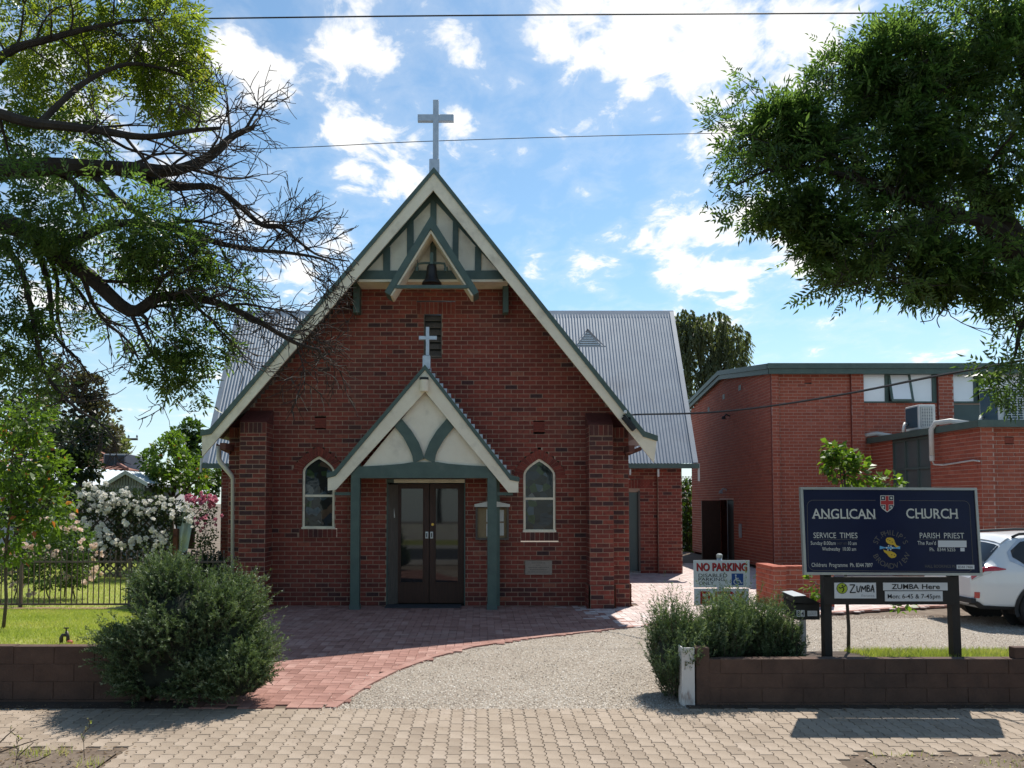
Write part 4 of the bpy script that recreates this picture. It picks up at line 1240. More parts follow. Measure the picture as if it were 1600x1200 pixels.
wd0, wd1, wdz = P(975, 800, YW).x, P(1000, 800, YW).x, P(990, 769, YW).z
pl0 = P(1027, 800, YW).x
wb = Bricks((0, YW, 0), (1, 0, 0), (0, -1, 0), M['brick'], M['mortar'], 'w')
wb.rows(.086, ZE + .05, lambda z: sub([(WXR - .6, pl0)], [(wd0, wd1)] if z < wdz + .34 else []), phase=.03)
wb.soldier(wd0 - .05, wd1 + .35, wdz + .10, wdz + .34, .003)
wb.face(wd0, wd1, wdz, wdz + .1, 0)
wb.rows(.086, ZE + .05, lambda z: [(pl0, wr1)], lambda z: .12, pl0 + .003)
wb.rows(.086, ZE + .05, lambda z: [(wl0, WXL + .4)], phase=.01)
wb.finish('transept_wall', church)
MB().box(pl0 - .005, pl0, YW - .12, YW, 0, ZE).build('pilaster_side', M['mortar'], church)
wdo = MB().box(wd0, wd1 - .05, YW + .03, YW + .08, .15, wdz).build('side_door', M['hallgreen'], church)
MB().box(wd1 - .05, wd1, YW - .03, YW + .06, .15, wdz + .03).build('door_jamb', M['greywood'], wdo)
gt = MB(); gt.box(el.x - .02, WXL + 1.2, YE - .08, YE + .06, ZE - .13, ZE - .01); gt.box(WXR - 1.2, er.x + .04, YE - .08, YE + .06, ZE - .13, ZE - .01)
gt.build('gutter', M['green'], church)
sw = MB(); sw.box(el.x, WXL + 1.2, YE + .06, YW + .1, ZE - .06, ZE - .03); sw.box(WXR - 1.2, er.x, YE + .06, YW + .1, ZE - .06, ZE - .03)
sw.build('eave_lining', M['greywood'], church)
for q in ((1091, 724, 752), (984, 733, 742), (1028, 733, 745)):
    a, b = P(q[0], q[1], YE), P(q[0], q[2], YE)
    MB().tube([(a.x, YE - .03, a.z), (a.x, YE - .03, b.z)], .03, 8).build('gutter_outlet', M['pipe'], church)
# gablet vent on the right slope
def on_roof(pxx, pyy):
    lo, hi = YE, YR
    for _ in range(40):
        m = (lo + hi) / 2
        if P(pxx, pyy, m).z > ZE + (ZR - ZE) * (m - YE) / (YR - YE): hi = m
        else: lo = m
    return P(pxx, pyy, lo)
ga, gb, gc = on_roof(918, 517), on_roof(899, 541), on_roof(946, 541)
yv = gb.y - .02
top = P(918, 517, yv)
vent = MB().prism([(gb.x, gb.z), (gc.x - .1, gc.z), (top.x, top.z)], fnY, yv, yv + .02).build('roof_vent', M['galv'], church)
for i in range(6):
    t = i / 7 + .05; z0 = gb.z + (top.z - gb.z) * t
    MB().box(gb.x + (top.x - gb.x) * t + .05, gc.x - .1 + (top.x - gc.x + .1) * t - .05, yv - .03, yv - .001, z0, z0 + .025).build('louvre', M['steel'], vent)
MB().box(gb.x - .04, gc.x, yv - .05, yv - .02, gb.z - .03, gb.z).build('vent_flashing', M['galv'], vent)
mb = MB()
for ex, s in ((gb.x, -1), (gc.x - .1, 1)):
    tb = ga.y + .35
    mb.add([(ex + s * .06, yv - .05, gb.z), (top.x, yv - .05, top.z + .05), (top.x, tb, top.z + .05), (ex + s * .06, yv, gb.z + .0)], [(0, 1, 2, 3)])
mb.build('vent_roof', M['galv'], vent)
# left downpipe
MB().tube([P(342, 697, 15.0), P(342, 717, 15.0), P(345, 723, 15.0), P(361, 742, 15.05), P(364, 748, 15.1), P(364, 930, 15.1)], .045, 10).build('downpipe', M['pipe'], church, smooth=True)
MB().tube([P(315, 716, YE), P(314, 738, YE)], .035, 8).build('gutter_outlet', M['pipe'], church)
# floodlight on the right bargeboard
f1 = P(983, 655, YB)
fd = thing('floodlight', 'small black floodlight fixed to the lower right bargeboard', 'floodlight', (f1.x, YB - .06, f1.z))
a, b = P(974, 651, YB - .06), P(991, 672, YB - .06)
d_ = (b - a).normalized(); n_ = Vector((-d_.z, 0, d_.x)) * .045
MB().hexa([a - n_ + Vector((0, -.04, 0)), b - n_ + Vector((0, -.04, 0)), b - n_ + Vector((0, .04, 0)), a - n_ + Vector((0, .04, 0))], [a + n_ + Vector((0, -.04, 0)), b + n_ + Vector((0, -.04, 0)), b + n_ + Vector((0, .04, 0)), a + n_ + Vector((0, .04, 0))]).build('housing', M['black'], fd, bevel=.008)
MB().box(f1.x - .02, f1.x + .02, YB - .03, YB - .001, f1.z - .03, f1.z + .03).build('bracket', M['black'], fd)

# notice case
YN = YF - .1
nb = thing('notice_case', 'small roofed timber notice case of papers beside the right porch post', 'notice case', (X(769, YN), YN, Z(844, YN)))
xa, xb = X(743, YN), X(795, YN); za, zb = Z(844, YN), Z(792, YN)
MB().ring([(xa, za), (xb, za), (xb, zb), (xa, zb)], [(xa + .04, za + .04), (xb - .04, za + .04), (xb - .04, zb - .02), (xa + .04, zb - .02)], fnY, YN, YF - .012).build('case', M['greywood'], nb)
MB().box(xa + .04, xb - .04, YN + .05, YN + .06, za + .04, zb - .02).build('pinboard', M['cork'], nb)
MB().prism([(xa - .02, zb), (xb + .02, zb), (xb + .02, zb + .05), ((xa + xb) / 2 + .05, zb + .11), ((xa + xb) / 2 - .05, zb + .11), (xa - .02, zb + .05)], fnY, YN - .05, YF - .012).build('case_roof', M['paper'], nb)
for a, b, c, d in ((.30, .50, .05, .47), (.30, .50, .53, .95), (.72, .9, .08, .5), (.72, .9, .55, .93)):
    w, h = xb - xa - .08, zb - za - .06
    MB().box(xa + .04 + a * w, xa + .04 + b * w, YN + .045, YN + .049, za + .04 + c * h, za + .04 + d * h).build('notice', M['paper'], nb)
# ------------------------------------------------------------------ church hall
YHL = 21.5
XH = P(1205, 700, YHL).x
hall = thing('church_hall', 'large red brick hall with green fascia and white clerestory windows behind the sign', 'hall', (XH + 3, YHL, .2))
ztf = P(1205, 580, YHL).z
zft, zfb = P(1205, 571, YHL).z, P(1205, 584, YHL).z
XE = 17.0
hb = Bricks((0, YHL, 0), (1, 0, 0), (0, -1, 0), M['hallbrick'], M['hallmortar'], 'h')
hx = lambda p: P(p, 700, YHL).x
hz_ = lambda p: P(1400, p, YHL).z
bays = [(1349, 1466), (1489, 1640)]
def hall_iv(z):
    cuts = []
    for a, b in bays:
        zlow = hz_(630) if a < 1400 else hz_(662)
        if zlow < z: cuts.append((hx(a), hx(b)))
    if hz_(598) < z < hz_(590): cuts.append((hx(1259), hx(1270)))
    return sub([(hx(1216), XE)], cuts)
pil = [(1205, 1216, .10), (1330, 1349, .09), (1466, 1489, .09)]
hb.rows(.086, zfb + .05, lambda z: [iv for iv in sub(hall_iv(z), [(hx(a), hx(b)) for a, b, d in pil])], phase=.05)
for a, b, d in pil:
    hb.rows(.086, zfb + .05, lambda z: [(hx(a), hx(b))], lambda z: d, hx(a) + .003)
hw = hb.finish('front_wall', hall, 270, lambda u, z: u < hx(1560) and z > hz_(760))
for a, b, d in pil:
    for xx in (hx(a), hx(b)):
        MB().box(xx - .004, xx - .001, YHL - d, YHL, .1, zfb).build('pilaster_side', M['hallbrick'], hall)
av = MB().box(hx(1259), hx(1270), YHL - .002, YHL + .02, hz_(598), hz_(590)); av.tone = [.1] * 6
for i in range(3):
    av.box(hx(1259) + .01, hx(1270) - .01, YHL - .012, YHL - .001, hz_(598) + .03 + i * .045, hz_(598) + .05 + i * .045, .4)
av.build('air_vent', M['hallbrick'], hall)
# side wall
YK, YBK = 25.7, 29.6
zk, zbk = P(1130, 588, YK).z, P(1081, 640, YBK).z
sb = Bricks((XH, 0, 0), (0, 1, 0), (-1, 0, 0), M['hallbrick'], M['hallmortar'], 'hs')
def side_top(y):
    return float(np.interp(y, [YHL, YK, YBK], [zfb + .05, zk, zbk]))
hd0, hd1 = 24.75, 26.1
hdz = P(1124, 781, 26.0).z
def side_iv(z):
    ys = np.linspace(YHL + .0, YBK, 100)
    ok = [y for y in ys if side_top(y) > z]
    if not ok: return []
    return sub([(min(ok), max(ok))], [(hd0, hd1)] if z < hdz else [])
sb.rows(.172, 6.4, side_iv, phase=.02)
sb.finish('side_wall', hall)
MB().box(XH + .25, XH + .3, hd0 - .1, hd1 + .1, 0, hdz + .1).build('door_void', M['black'], hall)
MB().box(XH - .02, XH + .25, hd0 - .05, hd1 + .03, hdz, hdz + .05).build('door_lintel', M['hallmortar'], hall)
dl = MB().box(XH - .62, XH - .01, hd1 - .01, hd1 + .04, gz(26) + .02, hdz - .02).build('open_door', M['wood'], hall)
MB().box(XH + .04, XH + .08, hd0 + .02, hd1 - .55, gz(26) + .02, hdz - .03).build('shut_door', M['black'], hall)
MB().box(XH + .02, XH + .035, hd0 + .72, hd0 + .75, gz(26), hdz).build('door_edge', M['greyplastic'], hall)
MB().box(XH - .05, XH, 24.0, 24.16, .9, 1.32).build('meter_box', M['greyplastic'], hall)
for yy, zz in ((25.4, P(1131, 766, 25.5).z), (25.0, P(1147, 650, 25.0).z)):
    w = MB(); w.tube([(XH, yy, zz), (XH - .12, yy, zz + .05), (XH - .2, yy, zz - .04)], .03, 6)
    w.lathe([(0, .04), (.05, .03), (.075, -.06), (0, -.06)], (XH - .2, yy, zz - .04), 12)
    w.build('wall_lamp', M['cladding'] if zz > 4 else M['greyplastic'], hall)
for yy, pz in ((24.0, 606), (25.6, 620), (27.3, 640)):
    z = P(750, pz, yy).z; MB().box(XH - .012, XH, yy - .11, yy + .11, z - .08, z + .08).build('air_vent', M['black'], hall)
# roof and fascia
rt = MB()
prof = [(YHL - .25, zft), (YK, P(1130, 580, YK).z), (YBK + .3, P(1081, 630, YBK).z)]
for (y0, z0), (y1, z1) in zip(prof, prof[1:]):
    rt.hexa([(XH - .12, y0, z0 - .03), (XE + 2, y0, z0 - .03), (XE + 2, y1, z1 - .03), (XH - .12, y1, z1 - .03)], [(XH - .12, y0, z0), (XE + 2, y0, z0), (XE + 2, y1, z1), (XH - .12, y1, z1)])
rt.build('hall_roof', M['galv'], hall)
fa = MB()
for k, (dz0, dz1, dx) in enumerate(((-.13, .012, .16), (-.27, -.134, .125))):
    for (y0, z0), (y1, z1) in zip(prof, prof[1:]):
        fa.hexa([(XH - dx, y0, z0 + dz0), (XH - .03, y0, z0 + dz0), (XH - .03, y1, z1 + dz0), (XH - dx, y1, z1 + dz0)], [(XH - dx, y0, z0 + dz1), (XH - .03, y0, z0 + dz1), (XH - .03, y1, z1 + dz1), (XH - dx, y1, z1 + dz1)])
    fa.box(XH - dx, XE + 2, YHL - .25 - dx + .1, YHL - .21, zft + dz0, zft + dz1 + .001)
fa.build('fascia', M['green'], hall)
MB().box(XH, XE + 2, YHL - .2, YHL + .02, zfb - .0, zfb + .04).build('eave_lining', M['greywood'], hall)
MB().box(XH + .05, XE + 2, YBK - .1, YBK, 0, zbk - .2).build('rear_wall', M['hallbrick'], hall)
MB().box(XE + 1.8, XE + 1.9, YHL + .02, YBK - .11, 0, zbk - .2).build('far_wall', M['hallbrick'], hall)
# clerestory windows
for a, b in bays:
    xa, xb = hx(a), hx(b); zt, zl = zfb, hz_(630)
    wn = MB().ring([(xa, zl), (xb, zl), (xb, zt), (xa, zt)], [(xa + .03, zl + .05), (xb - .12, zl + .05), (xb - .12, zt - .02), (xa + .03, zt - .02)], fnY, YHL + .0, YHL + .07).build('window', M['green'], hall)
    n = 3 if a < 1400 else 4
    w = (xb - xa - .1) / n
    for i in range(n):
        x0, x1 = xa + .03 + i * w, xa + .03 + (i + 1) * w
        if i % 3 == 1:
            p = MB().hexa([(x0 + .1, YHL - .14, zl + .09), (x1 - .05, YHL - .14, zl + .09), (x1 - .05, YHL - .11, zl + .09), (x0 + .1, YHL - .11, zl + .09)], [(x0 + .1, YHL + .03, zt - .03), (x1 - .05, YHL + .03, zt - .03), (x1 - .05, YHL + .05, zt - .03), (x0 + .1, YHL + .05, zt - .03)])
            p.build('tilted_pane', M['blind'], wn)
            fr = MB()
            for xx in (x0 + .04, x1 - .05):
                fr.hexa([(xx, YHL - .165, zl + .03), (xx + .06, YHL - .165, zl + .03), (xx + .06, YHL - .12, zl + .03), (xx, YHL - .12, zl + .03)], [(xx, YHL + .01, zt - .02), (xx + .06, YHL + .01, zt - .02), (xx + .06, YHL + .04, zt - .02), (xx, YHL + .04, zt - .02)])
            fr.box(x0 + .04, x1 + .01, YHL - .165, YHL - .12, zl + .03, zl + .09)
            fr.build('sash', M['green'], wn)
            MB().box(x0 - .03, x0 + .05, YHL + .005, YHL + .06, zl + .05, zt - .02).build('mullion', M['green'], wn)
            MB().box(x0 + .05, x1 - .02, YHL + .062, YHL + .066, zl + .05, zt - .02).build('dark_gap', M['black'], wn)
        else:
            MB().box(x0, x1 - .0, YHL + .03, YHL + .04, zl + .05, zt - .02).build('pane', M['blind'], wn)
            MB().box(x1 - .05, x1 + .02, YHL + .008, YHL + .06, zl + .05, zt - .02).build('mullion', M['green'], wn)
MB().box(hx(1489), hx(1640), YHL + .02, YHL + .06, hz_(740), hz_(632)).build('infill_panel', M['hallgreen'], hall)
# annex in front of the hall
YA = 16.8
XA = P(1533, 700, YA).x
zat, zab = P(1533, 657, YA).z, P(1533, 668, YA).z
XAE = 15.5
ab = Bricks((XA, 0, 0), (0, 1, 0), (-1, 0, 0), M['hallbrick'], M['hallmortar'], 'a')
aw0, aw1 = XA * F / (1455 - CX), XA * F / (1396 - CX)
ab.rows(0, zab + .02, lambda z: sub([(YA, YHL - .0)], [(aw0, aw1)] if z > .5 else []), phase=YA + .004)
ab.finish('annex_side_wall', hall)
ac = Bricks((0, YA, 0), (1, 0, 0), (0, -1, 0), M['hallbrick'], M['hallmortar'], 'a')
xc1 = P(1553, 700, YA).x
xv0, xv1 = P(1575, 700, YA).x, P(1589, 700, YA).x; zv0, zv1 = P(1580, 692, YA).z, P(1580, 683, YA).z
ac.rows(0, zab + .02, lambda z: [(XA + .002, xc1)], lambda z: .0, XA + .004)
ac.rows(0, zab + .02, lambda z: sub([(xc1, XAE)], [(xv0, xv1)] if zv0 < z < zv1 else []), lambda z: -.1, xc1 + .003)
ac.finish('annex_wall', hall)
w = MB().box(xv0, xv1, YA + .09, YA + .13, zv0, zv1); w.tone = [.05] * 6; w.build('air_vent', M['hallbrick'], hall)
MB().box(XA - .14, XAE + .1, YA - .14, YA - .1, zab, zat).build('annex_fascia', M['green'], hall)
MB().box(XA - .14, XA - .1, YA - .099, YHL - .01, zab + (.0), zat + .0).build('annex_fascia', M['green'], hall)
MB().box(XA - .1, XAE + .1, YA - .1, YHL - .1, zab + .05, zat - .01).build('annex_roof', M['galv'], hall)
gw = MB().box(XA + .04, XA + .05, aw0, aw1, .5, zab)
gwo = gw.build('annex_glazing', M['annexglass'], hall)
for i in range(4):
    y = aw0 + (aw1 - aw0) * i / 3
    MB().box(XA - .0, XA + .039, y - .03, y + .03, .5, zab).build('mullion', M['hallgreen'], gwo)
for z in (.52, zab - .75, zab - .04):
    MB().box(XA + .001, XA + .038, aw0 + .03, aw1 - .03, z - .03, z + .03).build('transom', M['hallgreen'], gwo)
# pipes over the annex edge
def swan(name, label, pxx, pz0, pz1, tail):
    y = XA * F / (pxx - CX)
    zt = zat + .06; zl = P(750, pz1, y).z
    t = thing(name, label, 'pipe', (XA - .2, y, zl))
    q = [(XA + .3, y - .5, zt - .03), (XA + .05, y - .25, zt + .05), (XA - .15, y, zt + .03), (XA - .21, y + .06, zt - .12), (XA - .21, y + .06, zl)]
    MB().tube(q, .055, 10).build('sleeve', M['pipe'], t, smooth=True)
    MB().tube([(XA - .21, y + .06, zl), (XA - .21, y + .06, zl - .12)], [.06, .05], 10).build('collar', M['pipe'], t)
    MB().tube([(XA - .21, y + .06, zl - .1), (XA - .17, y + .05, zl - .2)] + [(XA - .05 + .0, y - a, zl - .22 + b) for a, b in tail], .018, 8).build('conduit', M['pipe'], t)
swan('rooftop_pipe', 'thick cream swan neck pipe on the brick beside the tall green glazing', 1474, 660, 712, ((.1, 0), (1.2, .05), (1.42, .02)))
swan('rooftop_pipe', 'cream bent pipe down the far end of the low annex wall', 1362, 682, 722, ((.05, -.2), (.1, -.6)))
def aircon(label, x, y, w, d, h, z):
    t = thing('air_conditioner', label, 'air conditioner', (x, y, z), 'condenser units on the annex roof')
    MB().box(x, x + w, y, y + d, z + .05, z + h).build('casing', M['acwhite'], t, bevel=.012)
    MB().box(x - .012, x - .002, y + .06, y + d - .04, z + .1, z + h - .05).build('side_coil', M['acblue'], t)
    gx0, gx1 = x + w * .12, x + w * .8
    MB().box(gx0, gx1, y - .014, y - .002, z + .1, z + h - .06).build('fan_recess', M['acblue'], t)
    g = MB()
    for i in range(14):
        zz = z + .1 + (h - .18) * i / 13; g.box(gx0, gx1, y - .03, y - .016, zz, zz + .016)
    for i in range(6):
        xx = gx0 + (gx1 - gx0) * i / 5; g.box(xx - .008, xx + .008, y - .034, y - .031, z + .1, z + h - .07)
    tag(g.build('grille', M['acwhite'], t), kind='stuff')
    for xx in (x + .08, x + w - .16):
        MB().box(xx, xx + .08, y - .02, y + d, z - .02, z + .05).build('foot', M['greyplastic'], t)
    MB().tube([(x + .1, y + d, z + .2), (x - .15, y + d * .6, z + .22), (x - .22, y + d * .5, z + .08), (x - .22, y + d * .5, z)], .035, 8).build('pipe_tail', M['pipe'], t, smooth=True)
q0 = P(1436, 660, 19.3)
aircon('smaller white air conditioner standing under the clerestory windows', q0.x, 19.3, P(1462, 660, 19.3).x - q0.x, .62, P(1440, 632, 19.3).z - zat - .0, zat)
q0 = P(1562, 655, 17.6)
aircon('larger white air conditioner on the annex roof behind hanging ash leaves', q0.x, 17.6, .95, .7, P(1560, 602, 17.6).z - zat, zat)

# low brick wall by the hall
YL = 14.9
l0, l1 = P(1210, 948, YL), P(1229, 948, YL)
lz = P(1210, 890, YL).z
lw = thing('brick_planter_wall', 'low red brick wall with a broad end pier beside the paved path', 'brick wall', (l1.x, YL, l0.z))
lb = Bricks((0, YL, 0), (1, 0, 0), (0, -1, 0), M['hallbrick'], M['hallmortar'], 'l')
lb.rows(-.0, lz, lambda z: [(l0.x, l1.x)], phase=l0.x + .003)
lb.rows(-.0, lz - .0, lambda z: [(l1.x, l1.x + .95)], lambda z: -.14, phase=l1.x + .01)
lb.finish('wall_face', lw, 60)
ls = Bricks((l0.x, 0, 0), (0, 1, 0), (-1, 0, 0), M['hallbrick'], M['hallmortar'], 'l')
ls.rows(-.0, lz, lambda z: [(YL, YL + .95)], phase=YL + .003); ls.finish('wall_end', lw)
MB().box(l0.x + .003, l1.x, YL + .005, YL + .95, -.1, lz - .001).build('core', M['hallmortar'], lw)
MB().box(l1.x, l1.x + .95, YL + .145, YL + .4, -.1, lz - .001).build('core', M['hallmortar'], lw)
cp = MB()
for i in range(12):
    y = YL - .01 + i * .08; cp.box(l0.x - .008, l1.x + .004, y + .003, y + .077, lz, lz + .05 + rnd.uniform(0, .004), rnd.uniform(.3, .9))
for i in range(10):
    x = l1.x + .01 + i * .095; cp.box(x + .003, x + .09, YL + .13, YL + .4, lz, lz + .05 + rnd.uniform(0, .004), rnd.uniform(.3, .9))
cp.build('coping', M['hallbrick'], lw)

# ------------------------------------------------------------------ lettering
TXT = {}
def text_geo(body, shear=0.0, bold=0.0):
    k = (body, shear, bold)
    if k not in TXT:
        cu = bpy.data.curves.new('lettering', 'FONT'); cu.body = body; cu.shear = shear; cu.offset = bold
        cu.resolution_u = 3; cu.fill_mode = 'FRONT'
        o = bpy.data.objects.new('lettering', cu); COL.objects.link(o)
        bpy.context.view_layer.update()
        me = o.to_mesh()
        v = np.array([q.co[:2] for q in me.vertices]); f = [tuple(p.vertices) for p in me.polygons]
        o.to_mesh_clear(); bpy.data.objects.remove(o); bpy.data.curves.remove(cu)
        TXT[k] = (v, f)
    return TXT[k]
class Board:
    """flat board frame: origin, right and up vectors; a,b in board units, d proud of the face"""
    def __init__(s, O, U, V):
        s.O, s.U, s.V = Vector(O), Vector(U), Vector(V)
        s.N = s.U.cross(s.V).normalized()
        if s.N.y > 0: s.N = -s.N
    def p(s, a, b, d=0.0):
        return s.O + s.U * a + s.V * b + s.N * d
    def fit(s, mb, body, x0, x1, yb, yt, d, bold=0.0, shear=0.0, ref=None):
        v, f = text_geo(body, shear, bold)
        mn, mx = v.min(0), v.max(0)
        cap = text_geo('H', 0, bold)[0][:, 1].max()
        a = x0 + (v[:, 0] - mn[0]) / (mx[0] - mn[0]) * (x1 - x0)
        b = yb + v[:, 1] / cap * (yt - yb)
        mb.add([s.p(p, q, d) for p, q in zip(a, b)], f)
    def rect(s, mb, x0, x1, y0, y1, d0, d1):
        mb.hexa([s.p(x0, y0, d0), s.p(x1, y0, d0), s.p(x1, y0, d1), s.p(x0, y0, d1)], [s.p(x0, y1, d0), s.p(x1, y1, d0), s.p(x1, y1, d1), s.p(x0, y1, d1)])
    def poly(s, mb, pts, d0, d1):
        mb.prism(pts, lambda a, b, d: s.p(a, b, d), d0, d1)
    def disc(s, mb, x, y, r, d0, d1, n=20):
        s.poly(mb, [(x + r * math.cos(2 * PI * i / n), y + r * math.sin(2 * PI * i / n)) for i in range(n)], d0, d1)
    def line(s, mb, pts, w, d0, d1):
        for (x0, y0), (x1, y1) in zip(pts, pts[1:]):
            L_ = math.hypot(x1 - x0, y1 - y0); nx, ny = -(y1 - y0) / L_ * w, (x1 - x0) / L_ * w
            s.poly(mb, [(x0 + nx, y0 + ny), (x1 + nx, y1 + ny), (x1 - nx, y1 - ny), (x0 - nx, y0 - ny)], d0, d1)

# foundation stone lettering
fsb = Board((X(820), YF - .03, Z(898)), (X(862) - X(820), 0, 0), (0, 0, Z(876) - Z(898)))
fs_o = [o for o in church.children if o.name.startswith('foundation_stone')][0]
mb = MB()
for i, (a, b) in enumerate(((.25, .75), (.42, .58), (.12, .88), (.18, .82), (.1, .9))):
    y = .82 - i * .16
    k = a
    while k < b:
        w = rnd.uniform(.02, .05); fsb.rect(mb, k, min(b, k + w), y, y + .05, .0008, .0016); k += w + .018
mb.build('worn_lettering', M['stoneletter'], fs_o)

# ------------------------------------------------------------------ the church sign
YS = 8.13
tl, tr, bl_, br_ = P(1250, 761, YS + .03), P(1527.5, 759.5, YS + .02), P(1256, 898, YS - .02), P(1534.5, 899.5, YS - .035)
sgn = thing('church_sign', 'navy Anglican church signboard on black posts with smaller dance class boards', 'sign', ((bl_.x + br_.x) / 2, YS, .38), None)
# board units are the sign crop's pixels: x 112..1152 along the top, y 76 (top) to 592 (bottom)
UB = (br_ - bl_) / 1048.0
VB = (tl - bl_) / 518.0
sg = Board(bl_, UB, VB)
bx = lambda cx, cy: (cx - 112 - (cy - 76) * .042)
by = lambda cy: 594 - cy
mb = MB(); sg.rect(mb, 6, 1042, 6, 512, -6, 0); 
def sgr(mb, x0, x1, y0, y1, d0, d1):
    sg.poly(mb, [(bx(x0, y0), by(y0)), (bx(x1, y0), by(y0)), (bx(x1, y1), by(y1)), (bx(x0, y1), by(y1))], d0, d1)
U_ = UB.length
panel = MB(); sg.rect(panel, 8, 1040, 8, 510, -.03, 0)
panel = panel.build('sign_panel', M['navy'], sgn)
fr = MB()
for r in ((0, 1048, 0, 15), (0, 1048, 503, 518), (0, 15, 15.2, 502.8), (1033, 1048, 15.2, 502.8)):
    sg.rect(fr, *r, -.035, .012)
fr.build('sign_frame', M['alu'], sgn)
lt = MB()
def tx(body, x0, x1, ybase, ytop, bold=0.0, mbx=None, d=.0012):
    m_ = mbx if mbx is not None else MB()
    sg.fit(m_, body, bx(x0, ybase), bx(x1, ybase), by(ybase), by(ytop), d, bold)
    if mbx is None:
        m_.build('lettering', M['letter'], panel, recalc=False)
def serif_bits(xs, yb, yt, w, h):
    for x in xs:
        for y in (yb, yt + h):
            sgr(lt, x - w, x + w, y - h, y, .001, .0014)
tx('ANGLICAN', 184, 558, 262, 205, .012)
serif_bits((192, 232, 262, 286, 308, 400, 448, 500, 524, 552), 262, 258, 9, 6)
tx('CHURCH', 742, 1046, 258, 201, .012)
serif_bits((806, 846, 935, 1000, 1040), 258, 254, 9, 6)
tx('SERVICE', 192, 325, 378, 346); tx('TIMES', 347, 452, 378, 346)
tx('Sunday 8.00am', 175, 322, 418, 397); tx('10 am', 398, 446, 418, 397)
tx('Wednesday  10.00 am', 242, 442, 452, 431)
tx('PARISH', 820, 938, 376, 344); tx('PRIEST', 963, 1082, 376, 344)
tx("The Rev'd", 806, 914, 415, 393)
tx('Ph.  8344 5255', 877, 1028, 452, 431)
tx('Childrens  Programme  Ph. 8344 7897', 180, 540, 547, 524)
lt.build('serifs', M['letter'], panel, recalc=False)['kind'] = 'stuff'
dm_ = MB()
tx('(NOT 1ST)', 330, 390, 416, 404, 0, dm_); tx('HALL BOOKINGS Ph.', 848, 1030, 549, 532, 0, dm_)
def arc_text(body, a0, a1, r, flip):
    n = len(body); h = 30
    for i, ch in enumerate(body):
        if ch == ' ': continue
        a = R(a0 + (a1 - a0) * (i + .5) / n)
        v, f = text_geo(ch); mn, mx = v.min(0), v.max(0); cap = text_geo('H')[0][:, 1].max()
        k = h / cap
        lx = (v[:, 0] - (mn[0] + mx[0]) / 2) * k; ly = v[:, 1] * k - (h / 2)
        if flip: ux, uy, rx, ry = -math.sin(a), math.cos(a), -math.cos(a), -math.sin(a)
        else: ux, uy, rx, ry = math.sin(a), -math.cos(a), math.cos(a), math.sin(a)
        cx, cy = bx(648, 440) + r * math.cos(a), by(440) + r * math.sin(a) * 1.0
        dm_.add([sg.p(cx + p * ux + q * rx, cy + p * uy + q * ry, .0012) for p, q in zip(lx, ly)], f)
arc_text("ST.PHILIP'S", 162, 18, 96, False)
arc_text("BROADVIEW", 198, 342, 100, True)
sgr(dm_, 192, 452, 385, 387, .001, .0014); sgr(dm_, 815, 1083, 382, 384, .001, .0014)
def rr_line(segs):
    for (x0, y0), (x1, y1) in zip(segs, segs[1:]):
        sg.line(dm_, [(bx(x0, y0), by(y0)), (bx(x1, y1), by(y1))], 1.3, .001, .0014)
cor = lambda cx, cy, r, a0, a1: [(cx + r * math.cos(R(a0 + (a1 - a0) * i / 6)), cy - r * math.sin(R(a0 + (a1 - a0) * i / 6))) for i in range(7)]
rr_line([(560, 153)] + cor(190, 190, 36, 90, 180) + cor(196, 532, 36, 180, 270) + cor(1094, 536, 36, 270, 360) + cor(1082, 190, 36, 0, 90) + [(700, 153)])
dm_.build('faded_lettering', M['dimletter'], panel, recalc=False)['kind'] = 'stuff'
for q in ((926, 1094, 389, 428), (1057, 1082, 431, 452), (1033, 1137, 531, 556)):
    st = MB(); sgr(st, *q, .001, .0022); st.build('sticker', M['signwhite'], panel)
ik = MB(); tx('8344 7466', 1042, 1128, 551, 537, 0, ik, .0027); ik.build('sticker_number', M['ink'], panel, recalc=False)
def shield_pts(g):
    x0, x1, y0, y1 = 589 + g, 669 - g, 124 + g, 224 - g * 1.3
    return [(x0, y0), (x1, y0), (x1, y0 + (y1 - y0) * .58), (x1 - (x1 - x0) * .12, y0 + (y1 - y0) * .78), ((x0 + x1) / 2 + 10, y1 - 6), ((x0 + x1) / 2, y1), ((x0 + x1) / 2 - 10, y1 - 6), (x0 + (x1 - x0) * .12, y0 + (y1 - y0) * .78), (x0, y0 + (y1 - y0) * .58)]
def spoly(mb, pts, d0, d1):
    sg.poly(mb, [(bx(*q), by(q[1])) for q in pts], d0, d1)
s1 = MB(); spoly(s1, shield_pts(0), .0008, .0014); shield = s1.build('shield', M['letter'], panel)
s2 = MB()
for q in ([(593, 128), (617, 128), (617, 152), (593, 152)], [(641, 128), (665, 128), (665, 152), (641, 152)], [(593, 181), (617, 181), (617, 208), (600, 196), (593, 186)], [(641, 181), (665, 181), (665, 186), (658, 196), (641, 208)]):
    spoly(s2, q, .0014, .002)
s2.build('shield_quarter', M['navy'], panel)
s3 = MB(); spoly(s3, [(620, 127), (638, 127), (638, 211), (629, 219), (620, 211)], .0014, .002); spoly(s3, [(592, 155), (619.8, 155), (619.8, 178), (592, 178)], .0014, .002); spoly(s3, [(638.2, 155), (666, 155), (666, 178), (638.2, 178)], .0014, .002)
s3.build('red_cross', M['shieldred'], panel)
s4 = MB()
for cx, cy in ((604, 140), (654, 140), (606, 191), (652, 191)):
    n = 8; sg.poly(s4, [(bx(cx, cy) + (8 if i % 2 == 0 else 5) * math.cos(PI * i / n), by(cy) + (8 if i % 2 == 0 else 5) * math.sin(PI * i / n)) for i in range(2 * n)], .002, .0026)
s4.build('star', M['letter'], panel)
f1 = MB()
